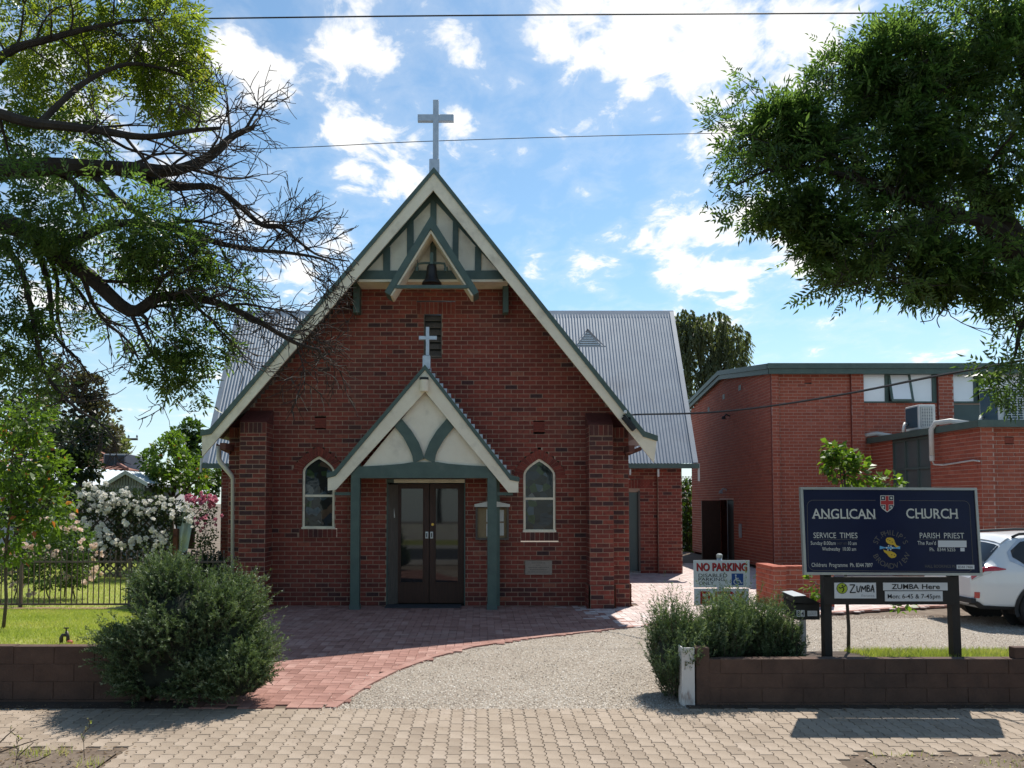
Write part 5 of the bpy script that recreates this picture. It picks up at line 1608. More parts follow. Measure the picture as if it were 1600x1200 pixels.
spoly(f1, [(618, 384), (626, 374), (642, 372), (660, 376), (668, 386), (670, 396), (680, 418), (696, 424), (700, 436), (688, 438), (676, 430), (664, 416), (648, 416), (630, 408), (620, 398)], .001, .0016)
spoly(f1, [(602, 444), (614, 448), (630, 452), (650, 454), (668, 462), (680, 474), (678, 484), (668, 492), (650, 494), (636, 486), (624, 470), (608, 458)], .001, .0016)
f1.build('gold_fish', M['fish'], panel)
f2 = MB(); spoly(f2, [(582, 422), (612, 430), (636, 428), (664, 428), (676, 432), (702, 424), (702, 441), (676, 438), (640, 440), (612, 436), (582, 443)], .0017, .0022)
f2.build('blue_ribbon', M['skyblue'], panel)
f3 = MB()
for cx, cy in ((634, 422), (648, 424), (656, 434), (646, 444), (630, 446), (622, 434)):
    sg.disc(f3, bx(cx, cy), by(cy), 4.5, .0023, .0028, 10)
f3.build('pearl', M['letter'], panel)
f4 = MB()
for cx, cy in ((630, 386), (642, 392), (656, 400), (652, 474), (668, 478)):
    sg.disc(f4, bx(cx, cy), by(cy), 3.2, .0017, .0021, 8)
f4.build('fish_spot', M['ink'], panel)
# posts and the lower boards (crop pixels again)
YPp = YS + .05
def cpx(cx, cy, y):
    return P(1220 + cx / 3.75, 740 + cy / 3.75, y)
for a, b in ((253, 297), (1001, 1047)):
    p0, p1 = cpx(a, 700, YPp), cpx(b, 700, YPp)
    dx = .0 if a < 500 else .012
    w_ = p1.x - p0.x; ztop = sg.p(0, 400).z
    MB().hexa([(p0.x + dx, YPp, .0), (p0.x + w_ + dx, YPp, .0), (p0.x + w_ + dx, YPp + .09, .0), (p0.x + dx, YPp + .09, .0)], [(p0.x - dx, YPp, ztop), (p0.x + w_ - dx, YPp, ztop), (p0.x + w_ - dx, YPp + .09, ztop), (p0.x - dx, YPp + .09, ztop)]).build('sign_post', M['signpost'], sgn)
YLb = YS + .0
l0_, l1_ = cpx(258, 768, YLb), cpx(1044, 600, YLb)
lbd = MB().box(l0_.x, l1_.x, YLb + .005, YLb + .045, l0_.z, l1_.z - .01).build('lower_board', M['signpost'], sgn)
lo = Board((0, YLb + .005, 0), (1, 0, 0), (0, 0, 1))
def lp_(cx, cy):
    p = cpx(cx, cy, YLb); return p.x, p.z
def lrect(mb, x0, x1, y0, y1, d0, d1):
    a, b = lp_(x0, y1), lp_(x1, y0); lo.rect(mb, a[0], b[0], a[1], b[1], d0, d1)
def ltx(mb, body, x0, x1, yb, yt, bold=0, shear=0, d=.0105):
    a, b = lp_(x0, yb), lp_(x1, yt); lo.fit(mb, body, a[0], b[0], a[1], b[1], d, bold, shear)
mb = MB(); lrect(mb, 315, 557, 639, 731, 0, .008); plq = mb.build('dance_plaque', M['signwhite'], sgn)
mb = MB(); lrect(mb, 600, 976, 639, 684, 0, .008); mb2 = mb.build('notice_strip', M['signwhite'], sgn)
t_ = MB(); ltx(t_, 'ZUMBA', 648, 807, 676, 647, .02); ltx(t_, 'Here', 826, 930, 676, 647, .02); t_.build('lettering', M['ink'], mb2, recalc=False)
mb = MB(); lrect(mb, 611, 947, 689, 748, 0, .008); mb3 = mb.build('notice_strip', M['signwhite'], sgn)
t_ = MB(); ltx(t_, 'Mon: 6-45 & 7-45pm', 625, 932, 731, 706, .008); t_.build('lettering', M['ink'], mb3, recalc=False)
def ldisc(mb, cx, cy, r, d0, d1):
    a = lp_(cx, cy); lo.disc(mb, a[0], a[1], r / 3.75 * YLb / F, d0, d1, 28)
mb = MB(); ldisc(mb, 358, 672, 32, .008, .0095); mb.build('roundel_rim', M['ink'], plq)
mb = MB(); ldisc(mb, 358, 672, 29, .0095, .0105); mb.build('roundel', M['lime'], plq)
fg = MB()
def lline(pts, w):
    lo.line(fg, [lp_(*q) for q in pts], w / 3.75 * YLb / F, .0105, .0115)
lline([(338, 664), (346, 672), (356, 668), (362, 662)], 2.6); lline([(360, 664), (368, 674), (364, 688), (358, 696)], 3); lline([(362, 664), (374, 660), (378, 652)], 2.4); lline([(364, 684), (370, 676)], 2.6)
ldisc(fg, 359, 655, 4.5, .0105, .0115)
fg.build('dancer_mark', M['ink'], plq)
zl = MB()
fg = zl
lline([(402, 652), (432, 651), (404, 697), (438, 696)], 3.2); lline([(444, 658), (446, 690), (456, 694), (466, 656)], 3); lline([(470, 694), (474, 660), (484, 680), (496, 656), (497, 692)], 3)
lline([(505, 654), (505, 692), (520, 688), (520, 674), (506, 672), (518, 664), (514, 654), (503, 654)], 2.6); lline([(526, 692), (537, 652), (545, 696)], 3); lline([(529, 679), (542, 679)], 2.4)
zl.build('hand_lettering', M['ink'], plq)
t_ = MB(); ltx(t_, 'fitness', 470, 547, 722, 706, 0, 0, .009); t_.build('grey_lettering', M['greyink'], plq, recalc=False)

# ------------------------------------------------------------------ no parking sign
YNP = 9.25
npc = lambda cx, cy, y=YNP: P(960 + cx / 3.3342, 840 + cy / 3.3342, y)
nps = thing('parking_sign', 'white No Parking sign for disabled parking on a pole in the rosemary', 'sign', (npc(555, 300).x, YNP, .25))
pp = npc(552, 100)
MB().tube([(pp.x, YNP + .04, .0), (pp.x, YNP + .04, pp.z - .005)], .03, 12).build('pole', M['steel'], nps, smooth=True)
MB().lathe([(0, 0), (.036, 0), (.036, .03), (.02, .045), (0, .045)], (pp.x, YNP + .04, pp.z - .01), 12).build('pole_cap', M['alu'], nps)
nb_ = Board((0, YNP, 0), (1, 0, 0), (0, 0, 1))
def nrect(mb, x0, x1, y0, y1, d0, d1):
    a, b = npc(x0, y1), npc(x1, y0); nb_.rect(mb, a.x, b.x, a.z, b.z, d0, d1)
def ntx(mb, body, x0, x1, yb, yt, d, bold=0):
    a, b = npc(x0, yb), npc(x1, yt); nb_.fit(mb, body, a.x, b.x, a.z, b.z, d, bold)
mb = MB(); nrect(mb, 413, 704, 118, 260, -.004, 0); pn1 = mb.build('sign_plate', M['signwhite'], nps, bevel=.0015)
mb = MB(); nrect(mb, 416, 700, 265, 352, -.004, 0); pn2 = mb.build('sign_plate', M['signwhite'], nps, bevel=.0015)
mb = MB(); ntx(mb, 'NO PARKING', 431, 692, 174, 134, .0008, .03); mb.build('shadow_lettering', M['ink'], pn1, recalc=False)
mb = MB(); ntx(mb, 'NO PARKING', 428, 689, 172, 132, .0014, .03); mb.build('red_lettering', M['redink'], pn1, recalc=False)
mb = MB(); ntx(mb, 'DISABLED', 438, 588, 206, 188, .0008, .008); ntx(mb, 'PARKING', 438, 574, 226, 209, .0008, .008); ntx(mb, 'ONLY', 440, 518, 246, 229, .0008, .008); mb.build('black_lettering', M['ink'], pn1, recalc=False)
mb = MB(); nrect(mb, 611, 671, 187, 248, .0006, .001); mb.build('wheelchair_square', M['blueink'], pn1)
mb = MB()
def nl(pts, w):
    nb_.line(mb, [(npc(*q).x, npc(*q).z) for q in pts], w / 3.3342 * YNP / F, .0012, .0018)
nl([(632, 202), (634, 222), (652, 222), (660, 238), (667, 235)], 2.3); nl([(633, 212), (648, 212)], 2)
nl([(630, 218), (624, 224), (622, 232), (626, 240), (634, 244), (643, 243), (650, 237)], 2.2)
a = npc(632, 196); nb_.disc(mb, a.x, a.z, 4.2 / 3.3342 * YNP / F, .0012, .0018, 14)
mb.build('wheelchair_symbol', M['signwhite'], pn1)
mb = MB(); ntx(mb, 'ENTRY', 448, 682, 345, 280, .0008, .03); mb.build('red_lettering', M['redink'], pn2, recalc=False)
for yy in (262,):
    q = npc(558, yy); MB().box(q.x - .03, q.x + .03, YNP - .006, YNP + .07, q.z - .012, q.z + .008).build('clamp', M['steel'], nps)

# ------------------------------------------------------------------ letter box
YM = 8.45
mpx = lambda cx, cy, y=YM: P(960 + cx / 3.3342, 840 + cy / 3.3342, y)
b0, b1 = mpx(945, 428), mpx(1070, 345)
lbx = thing('letter_box', 'small black letter box numbered 84 on a galvanised post', 'letter box', ((b0.x + b1.x) / 2, YM + .15, .27))
xs = mpx(910, 400, YM + .3).x
MB().hexa([(b0.x, YM, b0.z), (b1.x, YM, b0.z), (b1.x - .03, YM + .26, b0.z + .02), (b0.x - .03, YM + .26, b0.z + .02)], [(b0.x, YM, b1.z), (b1.x, YM, b1.z), (b1.x - .03, YM + .26, b1.z + .03), (b0.x - .03, YM + .26, b1.z + .03)]).build('box', M['black'], lbx, bevel=.004)
rz = mpx(950, 305).z
rfm = MB().hexa([(b0.x - .025, YM - .03, b1.z + .012), (b1.x + .02, YM - .03, b1.z + .0), (b1.x - .0, YM + .27, b1.z + .02), (b0.x - .03, YM + .27, b1.z + .035)], [(b0.x - .03, YM - .03, b1.z + .075), (b0.x + .09, YM - .03, b1.z + .085), (b0.x + .07, YM + .27, b1.z + .10), (b0.x - .035, YM + .27, b1.z + .09)])
rfm.build('lid', M['black'], lbx)
MB().hexa([(b0.x - .034, YM - .035, b1.z + .078), (b0.x + .10, YM - .035, b1.z + .086), (b0.x + .075, YM + .275, b1.z + .104), (b0.x - .04, YM + .275, b1.z + .095)], [(b0.x - .034, YM - .035, b1.z + .083), (b0.x + .10, YM - .035, b1.z + .091), (b0.x + .075, YM + .275, b1.z + .109), (b0.x - .04, YM + .275, b1.z + .10)]).build('lid_plate', M['greyplastic'], lbx)
pt0, pt1 = mpx(972, 430, YM + .12), mpx(999, 430, YM + .12)
MB().box(pt0.x, pt1.x, YM + .12, YM + .12 + (pt1.x - pt0.x), .1, b0.z).build('post', M['steel'], lbx, bevel=.003)
mbd = Board((0, YM, 0), (1, 0, 0), (0, 0, 1))
for ch, a, b in (('8', 949, 968), ('4', 971, 990)):
    p0, p1 = mpx(a, 412), mpx(b, 378)
    m_ = MB(); mbd.rect(m_, p0.x, p1.x, p0.z, p1.z, .0005, .003); pl_ = m_.build('number_plate', M['signwhite'], lbx)
    m_ = MB(); w = p1.x - p0.x; h = p1.z - p0.z; mbd.fit(m_, ch, p0.x + w * .2, p1.x - w * .2, p0.z + h * .15, p1.z - h * .15, .0036, .02); m_.build('number', M['ink'], pl_, recalc=False)
p0, p1 = mpx(1006, 409), mpx(1056, 381)
m_ = MB(); mbd.rect(m_, p0.x, p1.x, p0.z, p1.z, .0005, .002); pl_ = m_.build('mail_label', M['signwhite'], lbx)
m_ = MB()
for i in range(3):
    zz = p0.z + (p1.z - p0.z) * (.22 + .25 * i); k = p0.x + .008
    while k < p1.x - .012:
        w = rnd.uniform(.006, .016); mbd.rect(m_, k, min(k + w, p1.x - .006), zz, zz + .006, .002, .0026); k += w + .005
m_.build('faint_print', M['greyink'], pl_)

# ------------------------------------------------------------------ tap on the lawn
tp = P(105, 1009, 8.35); tb = LZ(8.35)
tap = thing('garden_tap', 'weathered garden tap standing on the lawn edge above the wall', 'tap', (tp.x, 8.35, tb))
MB().tube([(tp.x + .01, 8.35, tb - .05), (tp.x + .005, 8.35, tb + .07), (tp.x - .012, 8.35, tb + .125)], [.022, .017, .016], 10).build('standpipe', M['tapmetal'], tap, smooth=True)
MB().tube([(tp.x - .01, 8.35, tb + .085), (tp.x - .045, 8.34, tb + .088), (tp.x - .055, 8.335, tb + .06), (tp.x - .055, 8.335, tb + .01)], [.016, .018, .02, .018], 10).build('spout', M['tapmetal'], tap, smooth=True)
MB().tube([(tp.x - .012, 8.35, tb + .12), (tp.x - .014, 8.35, tb + .155)], .008, 8).build('spindle', M['tapmetal'], tap)
MB().tube([(tp.x - .04, 8.35, tb + .158), (tp.x + .012, 8.35, tb + .158)], .007, 8).build('tap_handle', M['tapmetal'], tap)
MB().lathe([(0, 0), (.035, 0), (.03, .03), (.018, .04), (0, .04)], (tp.x + .03, 8.34, tb - .005), 12).build('red_base', M['tapred'], tap)

# ------------------------------------------------------------------ iron fence
YFN = 13.05
fx0, fx1 = -8.6, P(352, 880, YFN).x
fb_, fm_, ftp = LZ(13) + .06, P(200, 878, YFN).z, P(200, 863, YFN).z
fence = thing('iron_fence', 'low brown iron picket fence between the lawn and the rose garden', 'fence', ((fx0 + fx1) / 2, YFN, LZ(13)))
for z, r in ((fb_, .014), (fm_, .014)):
    MB().box(fx0, fx1, YFN - r, YFN + r, z - r, z + r).build('rail', M['ironfence'], fence)
pm = MB(); pm.tube([(0, 0, 0), (0, 0, ftp - fb_ - .02)], .0085, 6); pm.lathe([(0, 0), (.018, .01), (.014, .035), (0, .06)], (0, 0, ftp - fb_ - .02), 6)
pme = pm.mesh('picket', M['ironfence'])
x = fx0 + .04
posts = [P(33, 900, YFN).x, P(203, 900, YFN).x, -8.3]
while x < fx1:
    if min(abs(x - q) for q in posts) > .05:
        o = link('picket', pme, fence); o.location = Vector((x, YFN, fb_)) - ORG[fence.name]
    x += .088
for q in posts:
    MB().box(q - .024, q + .024, YFN - .024, YFN + .024, LZ(13) - .1, fm_ + .06).build('fence_post', M['ironfence'], fence, bevel=.004)
# ------------------------------------------------------------------ parked wagon
def make_car():
    L_, HW, H = 4.75, 0.89, 1.50
    car = thing('parked_car', 'white station wagon parked on the gravel behind the church sign', 'car', (7.80, 13.45, gz(13.3) - .02))
    ox, oy, oz = ORG[car.name]
    xt = [0.0, .05, .14, .30, .48, .62, .80, 1.4, 2.2, 2.7, 3.0, 3.45, 3.6, 4.1, 4.5, 4.68, 4.75]
    zt = [.80, .88, .955, 1.13, 1.33, 1.43, 1.46, 1.49, 1.50, 1.47, 1.36, 1.08, .99, .94, .86, .72, .6]
    wt = [.66, .74, .80, .845, .87, .88, .885, .89, .89, .89, .89, .885, .88, .86, .80, .72, .62]
    top = lambda x: float(np.interp(x, xt, zt))
    wid = lambda x: float(np.interp(x, xt, wt))
    def sect(x, s):
        """s: -1 .. 1 across; 0 roof centre; returns y,z on the near side for s<0"""
        T, W = top(x), wid(x)
        gh = max(0.0, T - .95)
        bz = min(.95, T - .015)
        zb = .30 if 0.12 < x < 4.6 else .36
        prof = [(0, T + .012), (W * .40, T), (W * (.70 if gh > .1 else .80), T - .018 - .01 * (gh > .1)), (W * (.765 if gh > .1 else .9), T - .06 if gh > .1 else T - .03), (W * (.965 if gh > .1 else .96), bz), (W * .985, bz - .06 if bz > .5 else bz), (W * 1.0, .68 if T > .72 else T * .9), (W * .985, .5), (W * .955, zb + .05), (W * .90, zb), (0, zb)]
        k = abs(s) * (len(prof) - 1)
        i = min(int(k), len(prof) - 2); t = k - i
        y = prof[i][0] * (1 - t) + prof[i + 1][0] * t
        z = prof[i][1] * (1 - t) + prof[i + 1][1] * t
        return (-y if s < 0 else y), z
    def pt(x, s, d=0.0):
        y, z = sect(x, s)
        if d:
            e = .004
            y1, z1 = sect(x, min(1, max(-1, s + .02))); y2, z2 = sect(x, min(1, max(-1, s - .02)))
            ty, tz = y1 - y2, z1 - z2; l = math.hypot(ty, tz) or 1
            ny, nz = -tz / l, ty / l
            if ny * y + nz * (z - .8) < 0: ny, nz = -ny, -nz
            xa, xb = max(0, x - .03), min(L_, x + .03)
            return Vector((ox + x - (d if x < .3 else 0) * .4, oy + y + ny * d, oz + z + nz * d))
        return Vector((ox + x, oy + y, oz + z))
    xs = sorted(set([round(v, 3) for v in np.linspace(0, L_, 100)] + xt))
    ss = [k / 40 for k in range(-40, 41)]
    arches = [(.98, .33), (3.68, .33)]
    RA = .365
    V, Fq = [], []
    for x in xs:
        for s in ss:
            V.append(pt(x, s))
    n = len(ss)
    for i in range(len(xs) - 1):
        for k in range(n - 1):
            xc = (xs[i] + xs[i + 1]) / 2; y, z = sect(xc, (ss[k] + ss[k + 1]) / 2)
            if any((xc - a) ** 2 + (z - b) ** 2 < RA * RA for a, b in arches) and abs(y) > .3:
                continue
            Fq.append((i * n + k, i * n + k + 1, (i + 1) * n + k + 1, (i + 1) * n + k))
    mb = MB(); mb.add(V, Fq)
    mb.add([pt(0, s) for s in ss], [tuple(range(n))]); mb.add([pt(L_, s) for s in ss], [tuple(range(n))])
    mb.build('body', M['carpaint'], car, smooth=True)
    def patch(name, poly, m, d=.006, nx=12, sub_parent=None, smooth=True):
        """poly: list of (x, s_lo, s_hi) stations"""
        V, Fq = [], []
        pxs = [q[0] for q in poly]
        st = np.linspace(pxs[0], pxs[-1], max(nx, 2))
        for x in st:
            lo_, hi_ = np.interp(x, pxs, [q[1] for q in poly]), np.interp(x, pxs, [q[2] for q in poly])
            for k in range(7):
                V.append(pt(float(x), float(lo_ + (hi_ - lo_) * k / 6), d))
        for i in range(len(st) - 1):
            for k in range(6):
                Fq.append((i * 7 + k, i * 7 + k + 1, (i + 1) * 7 + k + 1, (i + 1) * 7 + k))
        q = MB(); q.add(V, Fq)
        return q.build(name, m, sub_parent or car, smooth=smooth)
    # side glass, near and far, then the tailgate glass and windscreen
    for sg in (-1, 1):
        patch('side_window', [(.60, sg * .335, sg * .36), (.78, sg * .31, sg * .395), (1.35, sg * .302, sg * .40), (1.42, sg * .302, sg * .40)], M['glass'], .007, 10)
        patch('window_trim', [(.54, sg * .335, sg * .372), (.76, sg * .299, sg * .404), (1.42, sg * .294, sg * .409), (1.46, sg * .294, sg * .409)], M['steel'], .004, 10)
        patch('side_window', [(1.50, sg * .302, sg * .40), (2.35, sg * .302, sg * .40)], M['glass'], .007, 8)
        patch('side_window', [(2.43, sg * .302, sg * .40), (2.9, sg * .302, sg * .40), (3.2, sg * .345, sg * .40)], M['glass'], .007, 8)
        patch('tail_lamp', [(.012, sg * .36, sg * .50), (.16, sg * .365, sg * .495), (.34, sg * .395, sg * .475), (.45, sg * .425, sg * .445)], M['lampred'], .010, 14)
        patch('tail_lamp_foot', [(.012, sg * .505, sg * .525), (.15, sg * .50, sg * .525), (.24, sg * .495, sg * .51)], M['lampclear'], .008, 8)
        patch('bumper_reflector', [(.03, sg * .665, sg * .735), (.085, sg * .665, sg * .735)], M['lampred'], .008, 4)
        patch('lower_cladding', [(.0, sg * .79, sg * .905), (.5, sg * .80, sg * .905), (.60, sg * .80, sg * .905)], M['cladding'], .012, 10)
        patch('sill_cladding', [(1.36, sg * .80, sg * .905), (3.3, sg * .80, sg * .905)], M['cladding'], .012, 12)
        for ax, az in arches:
            q = MB(); pts = []
            for k in range(25):
                a = PI * (-.12 + 1.24 * k / 24)
                pts.append((ax + RA * math.cos(a), az + RA * math.sin(a)))
            def side_y(x, z):
                best = None
                for j in range(41, 36, -1): pass
                for j in np.linspace(.40, .92, 60):
                    y, zz = sect(x, sg * j)
                    if best is None or abs(zz - z) < best[0]: best = (abs(zz - z), y)
                return best[1]
            o_, i_ = [], []
            for x, z in pts:
                rx, rz = x - ax, z - az; l = math.hypot(rx, rz)
                xo, zo = ax + rx / l * (RA + .045), az + rz / l * (RA + .045)
                yy = side_y(x, max(z, .34)); yo = side_y(xo, max(zo, .34))
                o_.append(Vector((ox + xo, oy + yo + sg * .010, oz + zo))); i_.append(Vector((ox + ax + rx / l * (RA - .015), oy + yy + sg * .014, oz + az + rz / l * (RA - .015))))
            inn = [v - Vector((0, sg * .3, 0)) for v in i_]
            q.add(o_ + i_ + inn, [(k, k + 1, 25 + k + 1, 25 + k) for k in range(24)] + [(25 + k, 26 + k, 51 + k, 50 + k) for k in range(24)])
            q.build('arch_cladding', M['cladding'], car, smooth=True)
            # wheel
            wc = Vector((ox + ax, oy + sg * (HW - .115), oz + az))
            w = MB().lathe([(.18, -.10), (.30, -.105), (.327, -.085), (.335, -.05), (.335, .05), (.327, .085), (.30, .105), (.18, .10)], wc, 36, 'y').build('wheel', M['rubber'], car, smooth=True)
            rm = MB(); yo = sg * .095
            rm.lathe([(.0, yo - sg * .05), (.2, yo - sg * .05), (.215, yo - sg * .01), (.225, yo + sg * .012), (.235, yo), (.235, yo - sg * .09), (0, yo - sg * .09)], wc, 36, 'y')
            rm.build('rim', M['cladding'], w, smooth=True)
            sp = MB()
            for k in range(5):
                for off in (-.17, .17):
                    a = 2 * PI * k / 5 + off
                    a2 = 2 * PI * k / 5 + off * .5
                    p0 = wc + Vector((.04 * math.cos(a2), yo + sg * .012, .04 * math.sin(a2))); p1 = wc + Vector((.222 * math.cos(a), yo + sg * .004, .222 * math.sin(a)))
                    sp.tube([p0, p1], [.026, .018], 6)
            sp.lathe([(0, yo + sg * .03), (.05, yo + sg * .025), (.055, yo), (0, yo)], wc, 16, 'y')
            sp.lathe([(.212, yo + sg * .0), (.232, yo + sg * .018), (.238, yo - sg * .01)], wc, 36, 'y')
            sp.build('spokes', M['rim'], w, smooth=True)
            MB().lathe([(0, -.02), (.42, -.02), (.42, .02), (0, .02)], (ox + ax, oy + sg * .52, oz + az + .02), 24, 'y').build('wheel_well', M['cladding'], car)
        rr = MB().tube([pt(.70, sg * .215, .012), pt(.80, sg * .215, .05), pt(1.6, sg * .215, .055), pt(2.5, sg * .215, .05), pt(2.6, sg * .215, .012)], .022, 8)
        rr.build('roof_rail', M['cladding'], car, smooth=True)
    patch('rear_window', [(.165, -.30, .30), (.30, -.285, .285), (.47, -.26, .26)], M['glass'], .010, 10)
    patch('rear_spoiler', [(.50, -.235, .235), (.60, -.225, .225), (.66, -.225, .225)], M['carpaint'], .022, 6)
    patch('windscreen', [(2.95, -.29, .29), (3.2, -.31, .31), (3.5, -.33, .33)], M['glass'], .008, 8)
    MB().box(ox - .03, ox + .012, oy - .24, oy + .24, oz + .60, oz + .71).build('number_plate', M['signwhite'], car)
    MB().box(ox - .035, ox + .05, oy - .72, oy + .72, oz + .38, oz + .46).build('bumper_insert', M['cladding'], car, bevel=.01)
    # fuel flap seam
    fl = MB(); c = []
    for k in range(24):
        a = 2 * PI * k / 24; r = .085
        c.append((.98 + r * (abs(math.cos(a)) ** .5) * (1 if math.cos(a) > 0 else -1), -(.535 + .045 * (abs(math.sin(a)) ** .5) * (1 if math.sin(a) > 0 else -1))))
    P3 = [pt(x, s, .0035) for x, s in c]
    for k in range(24):
        fl.tube([P3[k], P3[(k + 1) % 24]], .003, 4, cap=False)
    fl.build('fuel_flap_seam', M['greyplastic'], car)
make_car()

# ------------------------------------------------------------------ foliage builders
def frames(dirs, rng=nrg):
    d = dirs / np.maximum(np.linalg.norm(dirs, axis=1, keepdims=True), 1e-6)
    up = rng.normal(0, 1, d.shape)
    x = np.cross(d, up); x /= np.maximum(np.linalg.norm(x, axis=1, keepdims=True), 1e-6)
    n = np.cross(x, d)
    return x, d, n
def scatter(tv, tf, pos, dirs, scale, rng=nrg, flat=None):
    """place template (x across, y along, z normal) at every position"""
    x, d, n = frames(dirs, rng)
    if flat is not None:        # leaf faces lie near the horizontal
        upv = np.tile(np.array([0, 0, 1.0]), (len(d), 1)) + rng.normal(0, flat, d.shape)
        x = np.cross(d, upv); x /= np.maximum(np.linalg.norm(x, axis=1, keepdims=True), 1e-6)
        n = np.cross(x, d)
    tv = np.asarray(tv, float)
    V = tv[None, :, 0, None] * x[:, None] + tv[None, :, 1, None] * d[:, None] + tv[None, :, 2, None] * n[:, None]
    V = V * np.asarray(scale).reshape(-1, 1, 1) + pos[:, None]
    Fc = (np.asarray(tf)[None] + (len(tv) * np.arange(len(pos)))[:, None, None]).reshape(-1, np.shape(tf)[1])
    return V.reshape(-1, 3), Fc
def leaf_tpl(w, l, fold=.15, y0=0.0, droop=.1):
    return [(0, y0, 0), (w / 2, y0 + l * .45, fold * w), (0, y0 + l, -droop * l), (-w / 2, y0 + l * .45, fold * w)], [(0, 1, 2, 3)]
def compound(pairs, L, lw, ll, droop=.25):
    """feather leaf: pairs of leaflets and an end leaflet"""
    V, Fc = [], []
    def add(p, ang, l, w):
        b = len(V); dx, dy = math.sin(ang), math.cos(ang)
        z = -droop * p * p * L
        y = p * L
        q = [(0, 0), (l * .45, w / 2), (l, 0), (l * .45, -w / 2)]
        for i, (a, c) in enumerate(q):
            V.append((dx * a + dy * c, y + dy * a - dx * c, z + (.12 * w if i % 2 else (-.22 * l if i == 2 else 0))))
        Fc.append((b, b + 1, b + 2, b + 3))
    for i in range(pairs):
        p = .35 + .6 * i / pairs
        for s in (-1, 1):
            add(p, s * R(58), ll * (1 - .1 * i), lw)
    add(1.0, 0, ll * 1.05, lw)
    return V, Fc
def leaves(name, tpl, pos, dirs, scale, m, parent, per, tone_mu=.5, tone_sd=.22, flat=None):
    V, Fc = scatter(tpl[0], tpl[1], pos, dirs, scale, flat=flat)
    t = np.clip(np.asarray(tone_mu) + nrg.normal(0, tone_sd, len(pos)), 0, 1)
    return np_mesh(name, V, Fc, m, parent, tone=np.repeat(t, len(tpl[1])))
def ellipsoid(n, c, r, shell=.55):
    d = nrg.normal(0, 1, (n, 3)); d /= np.linalg.norm(d, axis=1, keepdims=True)
    rad = (shell ** 3 + (1 - shell ** 3) * nrg.random((n, 1))) ** (1 / 3)
    return np.array(c)[None] + d * rad * np.array(r)[None], d

class Wood:
    def __init__(s): s.mb = MB(); s.tips = []
    def limb(s, pts, r0, r1, n=7, ease=1.0):
        m = len(pts); s.mb.tube(pts, [r0 + (r1 - r0) * (i / (m - 1)) ** ease for i in range(m)], n)
    def smooth(s, pts, k=4):
        """catmull-rom through the points"""
        P_ = [Vector(p) for p in pts]; out = []
        for i in range(len(P_) - 1):
            p0, p1, p2, p3 = P_[max(i - 1, 0)], P_[i], P_[i + 1], P_[min(i + 2, len(P_) - 1)]
            for j in range(k):
                t = j / k
                out.append(.5 * ((2 * p1) + (p2 - p0) * t + (2 * p0 - 5 * p1 + 4 * p2 - p3) * t * t + (3 * p1 - p0 - 3 * p2 + p3) * t ** 3))
        out.append(P_[-1]); return out
    def grow(s, pts, r0, r1, count, length, level, spread=.9, lift=.1, t0=.2, seg=5, keep=None, wob=.16):
        m = len(pts)
        for k in range(count):
            t = t0 + (1 - t0) * (k + rnd.random()) / count
            f = t * (m - 1); i = min(int(f), m - 2)
            p = pts[i].lerp(pts[i + 1], f - i); tan = (pts[i + 1] - pts[i]).normalized()
            r = (r0 + (r1 - r0) * t) * rnd.uniform(.45, .7)
            side = Vector((rnd.gauss(0, 1), rnd.gauss(0, 1), rnd.gauss(0, 1))); side = (side - tan * side.dot(tan)).normalized()
            d = (tan * (1 - spread * .55) + side * spread + Vector((0, 0, lift))).normalized()
            L_ = length * rnd.uniform(.55, 1.2) * (1.15 - .5 * t)
            q = [p]
            for j in range(seg):
                d = (d + Vector((rnd.gauss(0, wob), rnd.gauss(0, wob), rnd.gauss(0, wob) + lift * .25))).normalized()
                q.append(q[-1] + d * (L_ / seg))
            if keep and not keep(q[-1]): continue
            r = max(r, .0042)
            s.mb.tube(q, [r + (max(.0026, r * .3) - r) * j / seg for j in range(seg + 1)], 5 if level > 1 else 3, cap=False)
            if level > 1:
                s.grow(q, r, r * .3, max(3, int(count * .55)), length * .5, level - 1, spread, lift, .25, max(3, seg - 1), keep, wob)
            s.tips.append((q[-1], d, level)); s.tips.append((q[len(q) // 2], d, level))

